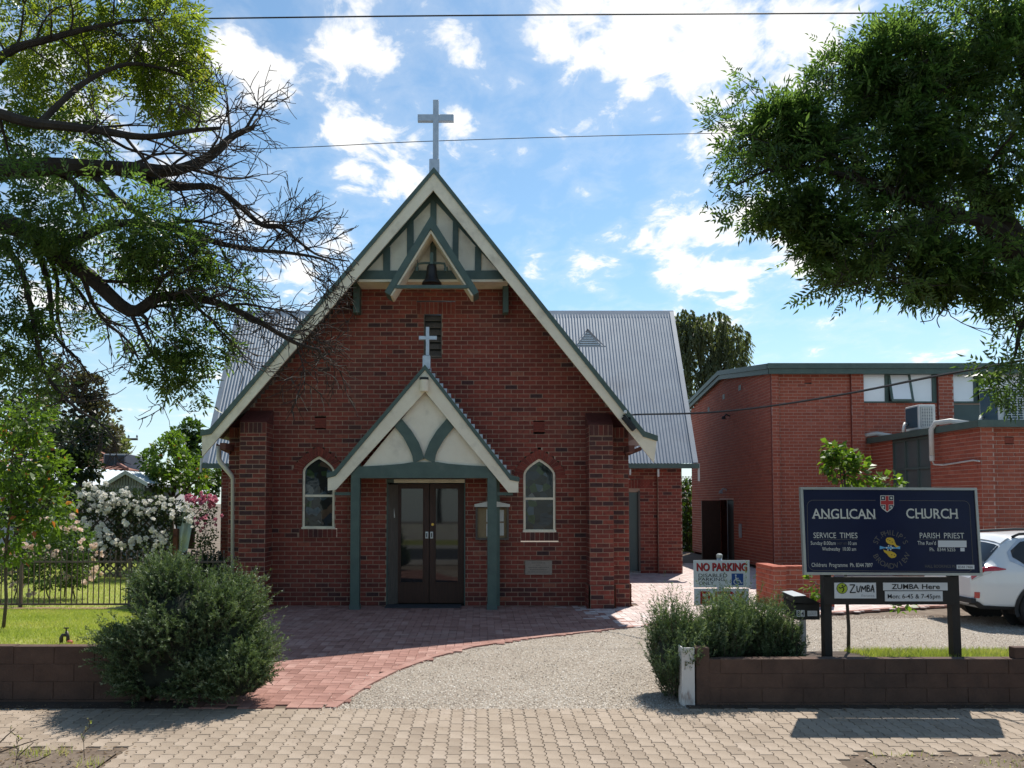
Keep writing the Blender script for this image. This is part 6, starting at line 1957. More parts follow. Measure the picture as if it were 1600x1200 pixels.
# ------------------------------------------------------------------ rosemary bushes
def rosemary(name, label, cat, c, lobes, nst, loc, group=None, hmin=.18, hmax=.42, upb=1.0):
    t = thing(name, label, cat, loc, group)
    N0 = []; D0 = []; Hs = []
    for (lx, ly, lz, rx, ry, rz, wgt) in lobes:
        n = int(nst * wgt)
        p, d = ellipsoid(n, (lx, ly, lz), (rx, ry, rz), .62)
        ok = (p[:, 2] > loc[2] - .02)
        p, d = p[ok], d[ok]
        dd = d * np.array([1, 1, .8]) * .8 + np.array([0, 0, .62 * upb]) + nrg.normal(0, .2, d.shape)
        N0.append(p); D0.append(dd)
    p = np.concatenate(N0); d = np.concatenate(D0); d /= np.linalg.norm(d, axis=1, keepdims=True)
    lump = np.sin(p[:, 0] * 9 + p[:, 2] * 5) + np.sin(p[:, 2] * 11 - p[:, 0] * 4 + 1) + np.sin(p[:, 1] * 9 + p[:, 0] * 7)
    ok = lump > nrg.normal(-.75, .45, len(p)); p, d, lump = p[ok], d[ok], lump[ok]
    n = len(p); h = nrg.uniform(hmin, hmax * .75, n) * (1 + .16 * lump)
    long_ = nrg.random(n) < .16; h[long_] *= nrg.uniform(1.2, 1.7, long_.sum())
    p = p + d * ((h - hmin) * .35 + .03 * lump)[:, None]
    # stems
    mb_v, mb_f = [], []
    base = p - d * (h * .5)[:, None]; tip = p + d * (h * .5)[:, None]
    bend = nrg.normal(0, .03, (n, 3)); bend[:, 2] += .03
    mid = p + bend
    sx, _, sn = frames(d)
    w = .0022
    V = np.stack([base - sx * w, base + sx * w, mid + sx * w, mid - sx * w, tip], 1).reshape(-1, 3)
    Fs = (np.array([(0, 1, 2, 3)])[None] + 5 * np.arange(n)[:, None, None]).reshape(-1, 4)
    tag(np_mesh('stems', V, Fs, M['twigbark'], t), kind='stuff')
    # needles
    K = 46
    s = nrg.uniform(.05, 1.03, (n, K))
    s3 = s[..., None]
    pos = (base[:, None] * (1 - s3) ** 2 + 2 * mid[:, None] * s3 * (1 - s3) + tip[:, None] * s3 ** 2)
    a = nrg.uniform(0, 2 * PI, (n, K))[..., None]
    outd = sx[:, None] * np.cos(a) + sn[:, None] * np.sin(a)
    dirn = outd * .75 + d[:, None] * .75 + nrg.normal(0, .12, (n, K, 3))
    pos = pos.reshape(-1, 3); dirn = dirn.reshape(-1, 3)
    tpl = ([(0.0022, 0, 0), (0.0026, .016, .001), (0, .026, 0), (-.0026, .016, .001), (-.0022, 0, 0)], [(0, 1, 2, 3, 4)])
    tone = np.repeat(np.clip(nrg.normal(.5, .18, n), 0, 1), K) + (s.reshape(-1) - .5) * .35
    sc = nrg.uniform(.75, 1.3, n * K)
    V, Fc = scatter(tpl[0], tpl[1], pos, dirn, sc)
    np_mesh('foliage', V, Fc, M['rosemary'], t, tone=np.clip(tone + nrg.normal(0, .1, n * K), 0, 1))
    # woody inside
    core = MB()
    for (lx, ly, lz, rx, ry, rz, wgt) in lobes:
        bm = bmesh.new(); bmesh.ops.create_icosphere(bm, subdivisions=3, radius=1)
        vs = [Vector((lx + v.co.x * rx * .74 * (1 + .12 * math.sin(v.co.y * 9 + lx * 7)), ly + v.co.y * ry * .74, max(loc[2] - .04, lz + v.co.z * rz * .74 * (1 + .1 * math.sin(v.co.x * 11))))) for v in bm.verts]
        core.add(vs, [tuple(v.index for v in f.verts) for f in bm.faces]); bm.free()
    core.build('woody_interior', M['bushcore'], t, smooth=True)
    return t
def lobe(pxx, pyy, rpx, rpz, y, ry, w):
    p = P(pxx, pyy, y); k = y / F
    return (p.x, y, p.z, rpx * k, ry, rpz * k, w)
gL = gz(7.8)
rosemary('rosemary_bush', 'big rounded rosemary bush spilling over the left end of the wall', 'bush', None,
         [lobe(290, 985, 92, 88, 8.1, .6, .32), lobe(242, 1012, 66, 62, 8.05, .5, .17), lobe(340, 985, 60, 76, 8.15, .5, .17), lobe(368, 1038, 44, 46, 8.0, .36, .13), lobe(262, 930, 56, 38, 8.3, .45, .12), lobe(325, 932, 44, 36, 8.3, .4, .08), lobe(298, 1052, 96, 38, 7.88, .26, .16), lobe(232, 1060, 48, 28, 7.9, .22, .07), lobe(376, 1064, 40, 28, 7.84, .22, .09)], 8200, (P(290, 1090, 8).x, 8.0, gL), hmin=.12, hmax=.32)
rosemary('rosemary_bush', 'upright spiky rosemary hiding the foot of the No Parking sign', 'bush', None,
         [lobe(1098, 1016, 40, 44, 8.45, .32, .22), lobe(1142, 1008, 30, 46, 8.6, .3, .17), lobe(1188, 1008, 26, 46, 8.5, .26, .17), lobe(1050, 1022, 33, 42, 8.3, .32, .20), lobe(1220, 1014, 16, 30, 8.45, .2, .08), lobe(1056, 1052, 32, 28, 8.15, .28, .13), lobe(1125, 1006, 34, 44, 8.3, .25, .18)], 5000, (P(1110, 1060, 8.4).x, 8.4, 0.0), hmin=.18, hmax=.58, upb=3.0)
rosemary('rosemary_bush', 'small low rosemary clump at the foot of the letter box', 'bush', None,
         [lobe(1240, 1020, 13, 26, 8.3, .12, 1.0)], 240, (P(1240, 1030, 8.3).x, 8.3, .22), hmin=.12, hmax=.3, upb=2.2)

# ------------------------------------------------------------------ young tree behind the sign
def small_tree(name, label, base, top, r, clusters, m, tpl, nleaf, bark='twigbark', scale=(.7, 1.3), bend=.03, flat=.8, mu=.6, lev=2, nb=3, sd=.22, group=None):
    t = thing(name, label, 'tree', base, group)
    w = Wood(); b, tp_ = Vector(base), Vector(top)
    tr = [b.lerp(tp_, k / 6) + Vector((math.sin(k * 1.7) * bend, math.cos(k * 2.3) * bend * .5, 0)) for k in range(7)]
    tr[0] = b - Vector((0, 0, .1))
    w.limb(tr, r, r * .45, 8)
    w.mb.build('trunk', M[bark], t, smooth=True)
    br = Wood(); ps, ds, tn = [], [], []
    for (cx, cy, cz, rx, ry, rz, n) in clusters:
        c = Vector((cx, cy, cz)); st = tr[min(6, max(2, int(6 * (cz - rz - b.z) / max(.1, tp_.z - b.z))))]
        q = br.smooth([st, st.lerp(c, .55) + Vector((rnd.gauss(0, .06) * rx, rnd.gauss(0, .06) * rx, .12 * rz)), c], 3)
        br.limb(q, max(.004, r * .5), max(.003, r * .18), 5)
        br.grow(q, r * .35, r * .15, nb, max(rx, rz) * .8, lev, .9, .1, .35)
        p, d = ellipsoid(int(nleaf * n), c, (rx, ry, rz), .25)
        lump = np.sin(p[:, 0] * 5.5 / max(rx, .3) + cx) + np.sin(p[:, 1] * 5 / max(rx, .3)) + np.sin(p[:, 2] * 5.5 / max(rz, .3) + cz * 3)
        ok = lump > nrg.normal(-.55, .5, len(p)); p, d = p[ok], d[ok]
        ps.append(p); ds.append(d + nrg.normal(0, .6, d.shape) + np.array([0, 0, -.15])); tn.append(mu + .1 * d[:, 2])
    if br.mb.v: br.mb.build('branches', M[bark], t)
    p = np.concatenate(ps); d = np.concatenate(ds)
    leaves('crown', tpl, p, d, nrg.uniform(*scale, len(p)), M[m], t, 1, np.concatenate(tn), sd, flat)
    return t
def cl(pxx, pyy, rx, rz, y, n, dy=1.0):
    p = P(pxx, pyy, y); k = y / F
    return (p.x, y, p.z, rx * k, max(rx, rz) * k * dy, rz * k, n)
broad = leaf_tpl(.058, .085, .12)
b0 = P(1325, 1030, 9.0)
small_tree('young_tree', 'slim young tree with bright leaves showing above and below the sign', (b0.x, 9.0, .2), P(1320, 735, 9.15), .022,
           [cl(1312, 724, 25, 28, 9.15, .35), cl(1335, 738, 22, 28, 9.2, .28), cl(1300, 705, 14, 18, 9.1, .1), cl(1390, 752, 24, 13, 9.2, .14), cl(1273, 912, 14, 22, 9.15, .08), cl(1412, 948, 16, 9, 9.1, .05)],
           'brightleaf', broad, 900, scale=(.7, 1.2), mu=.55, bend=.012, sd=.14)

# ------------------------------------------------------------------ left garden
yt = 9.7
b0 = P(4, 985, yt)
small_tree('young_garden_tree', 'young bright green tree on a thin stem at the left edge of the lawn', (b0.x, yt, LZ(yt)), P(20, 720, yt), .022,
           [cl(20, 720, 70, 62, 9.7, .3), cl(70, 790, 42, 52, 9.8, .16), cl(15, 830, 55, 55, 9.7, .2), cl(40, 655, 45, 38, 9.6, .14), cl(85, 735, 26, 35, 9.9, .08), cl(-40, 740, 60, 90, 9.6, .2)],
           'brightleaf', leaf_tpl(.05, .085, .12), 5200, scale=(.6, 1.25), mu=.55)

def rose_geo():
    mb = MB()
    for ring_, (n, r, h, tilt) in enumerate(((5, .95, .05, .25), (5, .72, .28, .6), (4, .45, .5, 1.0), (3, .2, .62, 1.3))):
        for k in range(n):
            a = 2 * PI * k / n + ring_ * .6
            wv = .62 if ring_ < 2 else .45
            ca, sa = math.cos(a), math.sin(a)
            def q(rr, lat, z): return (rr * ca - lat * sa, rr * sa + lat * ca, z)
            mb.add([q(.12, -.1, h - .25), q(.12, .1, h - .25), q(r * .7, wv * .55, h), q(r * .7, -wv * .55, h), q(r, wv * .3, h + .1 * tilt), q(r, -wv * .3, h + .1 * tilt)], [(0, 1, 2, 3), (3, 2, 4, 5)], rnd.uniform(.35, 1))
    return mb
def flower_meshes(m, k=3):
    out = []
    for i in range(k):
        mb = rose_geo(); out.append(mb.mesh('rose', M[m], recalc=False))
    return out
RW, RBL, RPK = flower_meshes('rosewhite'), flower_meshes('roseblush'), flower_meshes('rosepink')
def put_roses(parent, meshes, pts, rad, face=(0.1, -.8, .5)):
    for p in pts:
        o = link('rose', rnd.choice(meshes), parent)
        o.location = Vector(p) - ORG[parent.name]
        d = Vector(face) + Vector((rnd.gauss(0, .45), rnd.gauss(0, .3), rnd.gauss(0, .4)))
        o.rotation_euler = d.to_track_quat('Z', 'Y').to_euler()
        s = rad * rnd.uniform(.75, 1.25); o.scale = (s, s, s)
def rose_bush(name, label, cat, loc, clusters, nleaf, m='roseleaf', mu=.5, size=(.7, 1.3), lw=.045, ll=.065):
    t = thing(name, label, cat, loc)
    w = Wood(); ps, ds = [], []
    for (cx, cy, cz, rx, ry, rz, n) in clusters:
        c = Vector((cx, cy, cz)); b = Vector((cx + rnd.gauss(0, .15), cy, loc[2] - .05))
        q = w.smooth([b, b.lerp(c, .5) + Vector((rnd.gauss(0, .1), rnd.gauss(0, .1), 0)), c], 3)
        w.limb(q, .014, .006, 5); w.grow(q, .01, .004, 4, max(rx, rz) * .9, 2, .9, .25, .3)
        p, d = ellipsoid(int(nleaf * n), c, (rx, ry, rz), .3)
        ok = p[:, 2] > loc[2]; ps.append(p[ok]); ds.append(d[ok])
    w.mb.build('canes', M['twigbark'], t)
    p = np.concatenate(ps); d = np.concatenate(ds) + nrg.normal(0, .7, (len(p), 3))
    leaves('foliage', leaf_tpl(lw, ll, .15), p, d, nrg.uniform(*size, len(p)), M[m], t, 1, mu, .24, .8)
    return t
# trellis with the white climbing rose
YT = 19.3
t0, t1 = P(105, 800, YT), P(270, 760, YT)
zg = LZ(19)
trel = thing('lattice_trellis', 'dark diagonal lattice screen standing behind the white roses', 'trellis', ((t0.x + t1.x) / 2, YT, zg))
w_, h_ = t1.x - t0.x, P(200, 775, YT).z - zg
fr = MB()
for xx in (t0.x, (t0.x + t1.x) / 2, t1.x): MB().box(xx - .04, xx + .04, YT - .04, YT + .04, zg - .1, zg + h_).build('trellis_post', M['greywood'], trel)
def lattice_strip(k, up):
    sp = .17; mb = MB()
    xs0 = t0.x - h_ + k * sp if up else t0.x + k * sp
    a = Vector((xs0, 0, zg)); b = Vector((xs0 + h_, 0, zg + h_)) if up else Vector((xs0 - h_, 0, zg + h_))
    pts = []
    for v, o in ((a, b), (b, a)):
        q = v.copy()
        for lim in (t0.x, t1.x):
            if (q.x < t0.x and lim == t0.x) or (q.x > t1.x and lim == t1.x):
                f = (lim - v.x) / (o.x - v.x); q = v.lerp(o, f)
        pts.append(q)
    if (pts[1] - pts[0]).length < .1: return None
    d = (pts[1] - pts[0]).normalized(); n_ = Vector((-d.z, 0, d.x)) * .019
    y0 = YT - .012 if up else YT + .002
    mb.hexa([v + Vector((0, y0, 0)) for v in (pts[0] - n_, pts[1] - n_, pts[1] + n_, pts[0] + n_)], [v + Vector((0, y0 + .008, 0)) for v in (pts[0] - n_, pts[1] - n_, pts[1] + n_, pts[0] + n_)])
    return mb
for up in (True, False):
    for k in range(int((w_ + h_) / .17)):
        mb = lattice_strip(k, up)
        if mb: mb.build('lattice_strip', M['greywood'], trel)
wrs = rose_bush('white_climbing_rose', 'climbing rose thick with clusters of white blooms on the dark lattice', 'rose', (P(190, 800, YT).x, YT - .2, zg),
                [cl(150, 785, 48, 26, 19.0, .2, .6), cl(210, 790, 55, 24, 19.0, .22, .6), cl(265, 800, 30, 22, 19.0, .1, .6), cl(130, 850, 40, 36, 18.9, .14, .6), cl(185, 848, 50, 38, 19.05, .14, .4), cl(240, 845, 38, 40, 19.05, .12, .4), cl(105, 810, 25, 40, 18.8, .08, .6)], 3600, 'darkleaf', .5, (.8, 1.5), .06, .08)
cl_pts = [(150, 770, 20, 14, 24), (178, 783, 22, 13, 26), (192, 770, 10, 8, 8), (212, 792, 20, 16, 24), (160, 795, 22, 10, 16), (252, 782, 16, 7, 12), (238, 800, 16, 10, 12), (267, 803, 6, 6, 5), (288, 797, 14, 12, 14), (243, 838, 14, 15, 18), (255, 845, 10, 8, 7), (155, 828, 12, 12, 14), (166, 846, 20, 12, 20), (205, 846, 7, 8, 7), (215, 840, 7, 6, 5), (185, 850, 10, 8, 8), (195, 820, 5, 6, 5), (135, 815, 10, 8, 8), (235, 870, 8, 6, 6), (140, 850, 10, 10, 8), (296, 812, 6, 10, 6), (125, 780, 12, 10, 7)]
pts = []
for a, b, ra, rb, n in cl_pts:
    for _ in range(n):
        q = P(a + rnd.gauss(0, .55) * ra, b + rnd.gauss(0, .55) * rb, 18.55 + rnd.uniform(-.12, .2)); pts.append(q)
put_roses(wrs, RW, pts[:290], .062)
# blush rose bush by the fence
YB2 = 14.6
brs = rose_bush('blush_rose_bush', 'loose light green rose bush with pale peach blooms behind the iron fence', 'rose', (P(90, 850, YB2).x, YB2, LZ(14.5)),
                [cl(60, 860, 42, 40, 14.6, .25), cl(110, 850, 36, 36, 14.5, .22), cl(25, 880, 30, 34, 14.4, .2), cl(125, 890, 26, 28, 14.4, .12), cl(80, 895, 50, 26, 14.3, .2), cl(90, 815, 26, 22, 14.7, .1)], 3800, 'roseleaf', .62)
pts = []
for a, b, n in ((66, 818, 6), (48, 838, 7), (40, 850, 6), (50, 855, 6), (98, 830, 4), (112, 812, 4), (103, 822, 4), (122, 825, 4), (126, 850, 4), (145, 855, 6), (152, 865, 5), (150, 890, 5), (146, 905, 5), (70, 850, 4), (62, 853, 4), (85, 862, 4), (18, 890, 4), (36, 912, 4), (20, 915, 4), (48, 925, 3), (100, 905, 3), (134, 908, 3), (12, 862, 4)):
    for _ in range(n):
        pts.append(P(a + rnd.gauss(0, 4.5), b + rnd.gauss(0, 4.5), 14.05 + rnd.uniform(-.1, .2)))
put_roses(brs, RBL, pts, .05)
put_roses(brs, RPK, [P(14 + rnd.gauss(0, 4), 862 + rnd.gauss(0, 4), 14.0) for _ in range(5)], .05)
# pink rose by the transept
YP2 = 20.2
prs = rose_bush('pink_climbing_rose', 'bush topped with pink roses beside the church wall', 'rose', (P(320, 830, YP2).x, YP2, LZ(20)),
                [cl(318, 795, 22, 20, 20.2, .4), cl(322, 830, 18, 26, 20.2, .3), cl(318, 860, 18, 22, 20.1, .3)], 1100, 'roseleaf', .45)
put_roses(prs, RPK, [P(300 + rnd.uniform(-10, 38), 781 + rnd.gauss(0, 4), 19.85 + rnd.uniform(-.1, .15)) for _ in range(75)] + [P(315 + rnd.gauss(0, 12), 812 + rnd.gauss(0, 10), 19.8) for _ in range(14)], .058)
# pale sheet on a post between the roses
sp0 = P(274, 880, 19.0)
shp = thing('garden_screen', 'pale crumpled sheet hung on a timber post between white and pink roses', 'screen', (sp0.x, 19.0, zg))
MB().box(sp0.x - .05, sp0.x + .05, 18.96, 19.06, zg - .1, P(274, 826, 19).z).build('timber_post', M['redwood'], shp)
V, Fq = [], []
for i in range(9):
    for j in range(15):
        a = i / 8; b = j / 14
        pxx = 277 + (304 - 277) * a - 8 * b * a - 6 * b * a; pyy = 800 + 78 * b
        q = P(pxx, pyy, 19.05 + .06 * math.sin(a * 9 + b * 3) + .03 * math.sin(b * 11)); V.append(q)
for i in range(8):
    for j in range(14):
        Fq.append((i * 15 + j, i * 15 + j + 1, (i + 1) * 15 + j + 1, (i + 1) * 15 + j))
mb = MB(); mb.add(V, Fq); mb.build('hung_sheet', M['tarp'], shp, smooth=True)
rose_bush('low_shrub', 'dark low shrub growing behind the fence beside the church corner', 'shrub', (P(310, 890, 15.5).x, 15.5, LZ(15)), [cl(300, 890, 30, 26, 15.5, .5), cl(335, 890, 20, 26, 15.6, .5)], 1400, 'darkleaf', .35)

# ------------------------------------------------------------------ neighbours on the left
YSH = 26.0
sh = thing('garden_shed', 'pale metal roofed shed with a board gable behind the white roses', 'shed', (P(165, 780, YSH).x, YSH, LZ(26)))
s0, s1, sa = P(165, 757, YSH), P(233, 755, YSH), P(199, 736, YSH)
wl = MB()
n = 13
for i in range(n):
    xx = s0.x + .12 + (s1.x - s0.x - .24) * i / n; xe = s0.x + .12 + (s1.x - s0.x - .24) * (i + 1) / n - .025
    xm = (xx + xe) / 2
    zt = s0.z + (sa.z - s0.z) * (1 - abs(xm - sa.x) / (sa.x - s0.x)) - .12
    b = MB().box(xx, xe, YSH, YSH + .03, zg, max(zt, zg + .5)); b.build('board', M['shedwall'], sh)
MB().box(s0.x + .14, s1.x - .14, YSH + .035, YSH + 2.5, zg, s0.z - .1).build('shed_wall', M['hallgreen'], sh)
for e, sgn_ in ((s0, -1), (s1, 1)):
    Vc, Fc = corrugated((e.x, YSH - .12, e.z), (e.x, YSH + 3.2, e.z), (sa.x, YSH - .12, sa.z), (sa.x, YSH + 3.2, sa.z), 24, .015)
    np_mesh('roof_sheet', Vc, Fc, M['shedroof'], sh, smooth=True)
    dn = .11
    MB().hexa([(e.x, YSH - .15, e.z - dn), (sa.x, YSH - .15, sa.z - dn), (sa.x, YSH - .12, sa.z - dn), (e.x, YSH - .12, e.z - dn)], [(e.x, YSH - .15, e.z + .02), (sa.x, YSH - .15, sa.z + .02), (sa.x, YSH - .12, sa.z + .02), (e.x, YSH - .12, e.z + .02)]).build('gable_trim', M['shedroof'], sh)
ln = P(100, 742, YSH + .3)
Vc, Fc = corrugated((ln.x - 1.0, YSH - .05, ln.z - .32), (s0.x - .02, YSH - .05, s0.z - .02), (ln.x - 1.0, YSH + 2.6, ln.z + .38), (s0.x + .5, YSH + 2.6, sa.z + .02), 16, .015)
np_mesh('lean_to_roof', Vc, Fc, M['shedroof'], sh, smooth=True)
MB().box(ln.x - 1.0, s0.x - .02, YSH - .02, YSH + .02, s0.z - .35, s0.z - .06).build('lean_to_fascia', M['hallgreen'], sh)
YHO = 33.0
ho = thing('neighbour_house', 'house with a terracotta tiled hip roof beyond the shed', 'house', (P(100, 760, YHO + 3).x, YHO + 3, .4))
h0, h1, h2 = P(-60, 735, YHO), P(198, 735, YHO), P(150, 707, YHO + 2.6)
h3 = P(10, 672, YHO + 5)
MB().box(h0.x + .3, h1.x - .3, YHO + .4, YHO + 8, .2, h1.z - .02).build('wall', M['plaster'], ho)
tl_ = MB(); nrow = 12
A0, A1 = Vector((h0.x, YHO, h1.z)), Vector((h1.x, YHO, h1.z)); B1 = P(150, 706, YHO + 3.6); B0 = Vector((h0.x + 1, YHO + 3.6, B1.z))
for r in range(nrow):
    ta, tb = r / nrow, (r + 1) / nrow
    L0, L1, U0, U1 = A0.lerp(B0, ta), A1.lerp(B1, ta), A0.lerp(B0, tb), A1.lerp(B1, tb)
    m_ = max(4, int((L1.x - L0.x) / .33))
    for k in range(m_):
        f0, f1 = k / m_, (k + 1) / m_
        tl_.add([L0.lerp(L1, f0) + Vector((0, 0, .03)), L0.lerp(L1, (f0 + f1) / 2) + Vector((0, 0, .07)), L0.lerp(L1, f1) + Vector((0, 0, .03)), U0.lerp(U1, f1), U0.lerp(U1, (f0 + f1) / 2) + Vector((0, 0, .035)), U0.lerp(U1, f0)], [(0, 1, 4, 5), (1, 2, 3, 4)], rnd.random())
tag(tl_.build('roof_tiles', M['tile'], ho, recalc=False), kind='stuff')
hp = MB(); hp.hexa([A1, A1 + Vector((0, 7.2, 0)), B1 + Vector((0, .1, 0)), B1], [A1 + Vector((0, 0, .05)), A1 + Vector((0, 7.2, .05)), B1 + Vector((0, .1, .05)), B1 + Vector((0, 0, .05))]); hp.tone = [.5] * 6
hp.build('hip_end', M['tile'], ho)
rg = MB(); rg.tube([A1 + Vector((0, 0, .05)), B1 + Vector((0, 0, .06))], .09, 6); rg.tube([B0 + Vector((0, 0, .06)), B1 + Vector((0, 0, .06))], .09, 6); rg.tone = [.75] * len(rg.f)
rg.build('ridge_tiles', M['tile'], ho)
e0, e1 = P(161, 734, 33.9), P(196, 709, 33.9)
ev = thing('roof_cooler', 'grey evaporative cooler standing on the tiled roof', 'air cooler', (e0.x, 33.9, e0.z))
MB().box(e0.x, e1.x, 33.9, 35.0, e0.z - .5, e1.z).build('casing', M['greyplastic'], ev, bevel=.03)
e2 = P(214, 709, 33.9)
MB().hexa([(e1.x, 33.9, e0.z - .4), (e2.x, 34.3, e0.z - .4), (e2.x, 35.0, e0.z - .4), (e1.x, 35.0, e0.z - .4)], [(e1.x, 33.9, e1.z), (e2.x, 34.3, e1.z - .1), (e2.x, 35.0, e1.z - .1), (e1.x, 35.0, e1.z)]).build('side_panel', M['greyplastic'], ev)
for a, b in ((163, 177), (179, 193)):
    MB().box(P(a, 720, 33.85).x, P(b, 720, 33.85).x, 33.86, 33.89, e0.z - .3, e1.z - .08).build('grille', M['darkgrille'], ev)
yp = 46.0
p0, p1 = P(196.5, 720, yp), P(196.5, 684, yp)
pol = thing('power_pole', 'distant power pole with a short crossarm against the pale sky', 'power pole', (p0.x, yp, .4))
MB().tube([(p0.x, yp, .3), (p0.x, yp, p1.z)], [.14, .10], 8).build('pole', M['greywood'], pol)
c0, c1 = P(194, 686, yp), P(215, 686, yp)
MB().box(c0.x, c1.x, yp - .06, yp + .06, c0.z - .07, c0.z + .05).build('crossarm', M['greywood'], pol)
for pp_ in (201, 214):
    q = P(pp_, 684, yp); MB().lathe([(0, 0), (.05, 0), (.06, .1), (.03, .16), (0, .16)], (q.x, yp, q.z), 8).build('insulator', M['greyplastic'], pol)
MB().tube([(p0.x, yp, c0.z - .5), P(204, 686, yp)], .025, 5).build('arm_brace', M['greywood'], pol)

leafy = leaf_tpl(.16, .22, .15)
def bigtree(label, base, top, r, cls, m, n, tpl=leafy, **k):
    return small_tree('garden_tree', label, base, top, r, cls, m, tpl, n, 'bark', bend=.1, **k)
b0 = P(150, 760, 36); bigtree('bronze and dark green tree rising behind the tiled roof', (b0.x, 38, .4), P(140, 620, 38), .22,
    [cl(110, 640, 40, 50, 38, .2), cl(150, 665, 38, 42, 38, .2), cl(95, 590, 40, 36, 38.5, .14), cl(140, 610, 24, 26, 38, .1), cl(60, 660, 45, 60, 38.5, .2), cl(168, 690, 16, 28, 37, .08), cl(125, 720, 30, 36, 35, .16)], 'plumleaf', 7500, mu=.45)
b0 = P(120, 760, 24); bigtree('dark glossy leaved tree beside the shed', (b0.x, 24.6, .25), P(118, 700, 24.6), .12,
    [cl(110, 690, 34, 36, 24.6, .3), cl(130, 730, 28, 26, 24.4, .25), cl(145, 680, 20, 28, 25, .2), cl(85, 735, 26, 28, 24.2, .2), cl(100, 780, 30, 20, 23.5, .15)], 'darkleaf', 4200, leaf_tpl(.10, .16, .15), mu=.5)
b0 = P(185, 730, 44); bigtree('pale feathery tree beyond the power pole', (b0.x, 44, .4), P(180, 690, 44), .15, [cl(170, 690, 22, 32, 44, .5), cl(190, 705, 12, 22, 44, .3)], 'willowleaf', 1800, mu=.45)
b0 = P(270, 790, 27); bigtree('bright yellow green tree behind the white roses', (b0.x, 27.5, .3), P(270, 700, 27.5), .09,
    [cl(262, 720, 34, 34, 27, .3), cl(290, 740, 34, 30, 26.6, .25), cl(248, 752, 22, 20, 27, .15), cl(310, 750, 22, 24, 26, .1), cl(272, 690, 20, 20, 27.5, .1)], 'brightleaf', 3600, leaf_tpl(.10, .15, .15), mu=.45)
b0 = P(300, 780, 30); bigtree('tall darker leafy tree behind the yellow green one', (b0.x, 30, .33), P(290, 680, 30), .12,
    [cl(285, 690, 22, 26, 30, .2), cl(300, 672, 16, 18, 30, .12), cl(315, 700, 18, 24, 30, .18), cl(325, 740, 24, 40, 29, .3), cl(335, 690, 10, 20, 30, .06), cl(232, 722, 14, 20, 30, .08)], 'roseleaf', 3600, leaf_tpl(.12, .18, .15), mu=.35)
b0 = P(30, 790, 30); bigtree('dense tree mass at the far left behind the young tree', (P(30, 790, 29).x, 29, .33), P(30, 640, 29), .2,
    [cl(30, 610, 60, 60, 29, .25), cl(-30, 680, 60, 80, 29, .25), cl(60, 700, 40, 50, 28, .2), cl(20, 780, 60, 45, 27, .3)], 'darkleaf', 5600, leaf_tpl(.13, .2, .15), mu=.6)

# ------------------------------------------------------------------ willow and plants behind on the right
yw = 44.0
wt_ = thing('willow_tree', 'drooping grey green willow rising between the church roof and the hall', 'tree', (P(1110, 760, yw).x, yw, .4))
w = Wood(); bs = Vector((P(1110, 760, yw).x, yw, .3)); tp_ = P(1108, 560, yw)
tr = [bs.lerp(tp_, k / 5) + Vector((.1 * math.sin(k * 2), 0, 0)) for k in range(6)]
w.limb(tr, .35, .12, 8); w.mb.build('trunk', M['bark'], wt_)
ps, ds = [], []; br = Wood()
for a, b, rx, rz, n in ((1080, 520, 30, 32, 18), (1110, 510, 30, 26, 18), (1140, 530, 26, 28, 16), (1090, 560, 34, 36, 18), (1135, 570, 28, 34, 16), (1112, 600, 50, 36, 20), (1080, 630, 30, 36, 16), (1070, 500, 14, 20, 8), (1060, 545, 16, 36, 10)):
    c = P(a, b, yw); k = yw / F
    br.limb(br.smooth([tr[3], tr[4].lerp(c, .5), c], 3), .08, .03, 5)
    for _ in range(n * 6):
        p, d = ellipsoid(1, c, (rx * k, rx * k, rz * k), .6); p = p[0]
        L_ = rnd.uniform(.9, 2.0); nn = int(L_ * 15)
        sx_, sy_ = rnd.gauss(0, .12), rnd.gauss(0, .12)
        for j in range(nn):
            t = j / nn
            ps.append((p[0] + sx_ * t + d[0][0] * .25 * math.sin(t * 3), p[1] + sy_ * t, p[2] - L_ * t * t + .15 * math.sin(t * 3))); ds.append((d[0][0] * .4 + rnd.gauss(0, .35), d[0][1] * .4 + rnd.gauss(0, .35), -1))
br.mb.build('branches', M['bark'], wt_)
leaves('crown', leaf_tpl(.075, .28, .1), np.array(ps), np.array(ds, float), nrg.uniform(.7, 1.3, len(ps)), M['willowleaf'], wt_, 1, .45, .25)
hd = thing('hedge_plant', 'dark climbing shrub filling the gap between church and hall', 'shrub', (P(1076, 860, 30).x, 30.5, .33))
p_, d_ = [], []
for a, b, rx, rz, n in ((1074, 830, 12, 40, 900), (1070, 770, 10, 22, 300)):
    c = P(a, b, 30.5); k = 30.5 / F
    q, d = ellipsoid(n, c, (rx * k, .4, rz * k), .2); p_.append(q); d_.append(d)
p_ = np.concatenate(p_); d_ = np.concatenate(d_)
leaves('foliage', leaf_tpl(.11, .16, .1), p_, d_ + nrg.normal(0, .6, d_.shape), nrg.uniform(.7, 1.3, len(p_)), M['roseleaf'], hd, 1, .35, .3)
hs = MB().tube([(P(1074, 860, 30.5).x, 30.5, .2), P(1073, 780, 30.5)], [.05, .02], 6); hs.build('stem', M['bark'], hd)
yr2 = 36.0
rh = thing('rear_house', 'distant house corner with a pink tiled roof in the gap by the hall', 'house', (P(1080, 780, yr2).x, yr2, .35))
q0, q1 = P(1062, 770, yr2), P(1110, 770, yr2); zt_ = P(1080, 745, yr2 + 2).z
MB().box(q0.x, q1.x, yr2 + .3, yr2 + 3, .2, q0.z - .06).build('wall', M['plaster'], rh)
MB().box(q0.x, q1.x, yr2 - .1, yr2 + .1, q0.z - .1, q0.z + .06).build('gutter', M['white'], rh)
tm = MB()
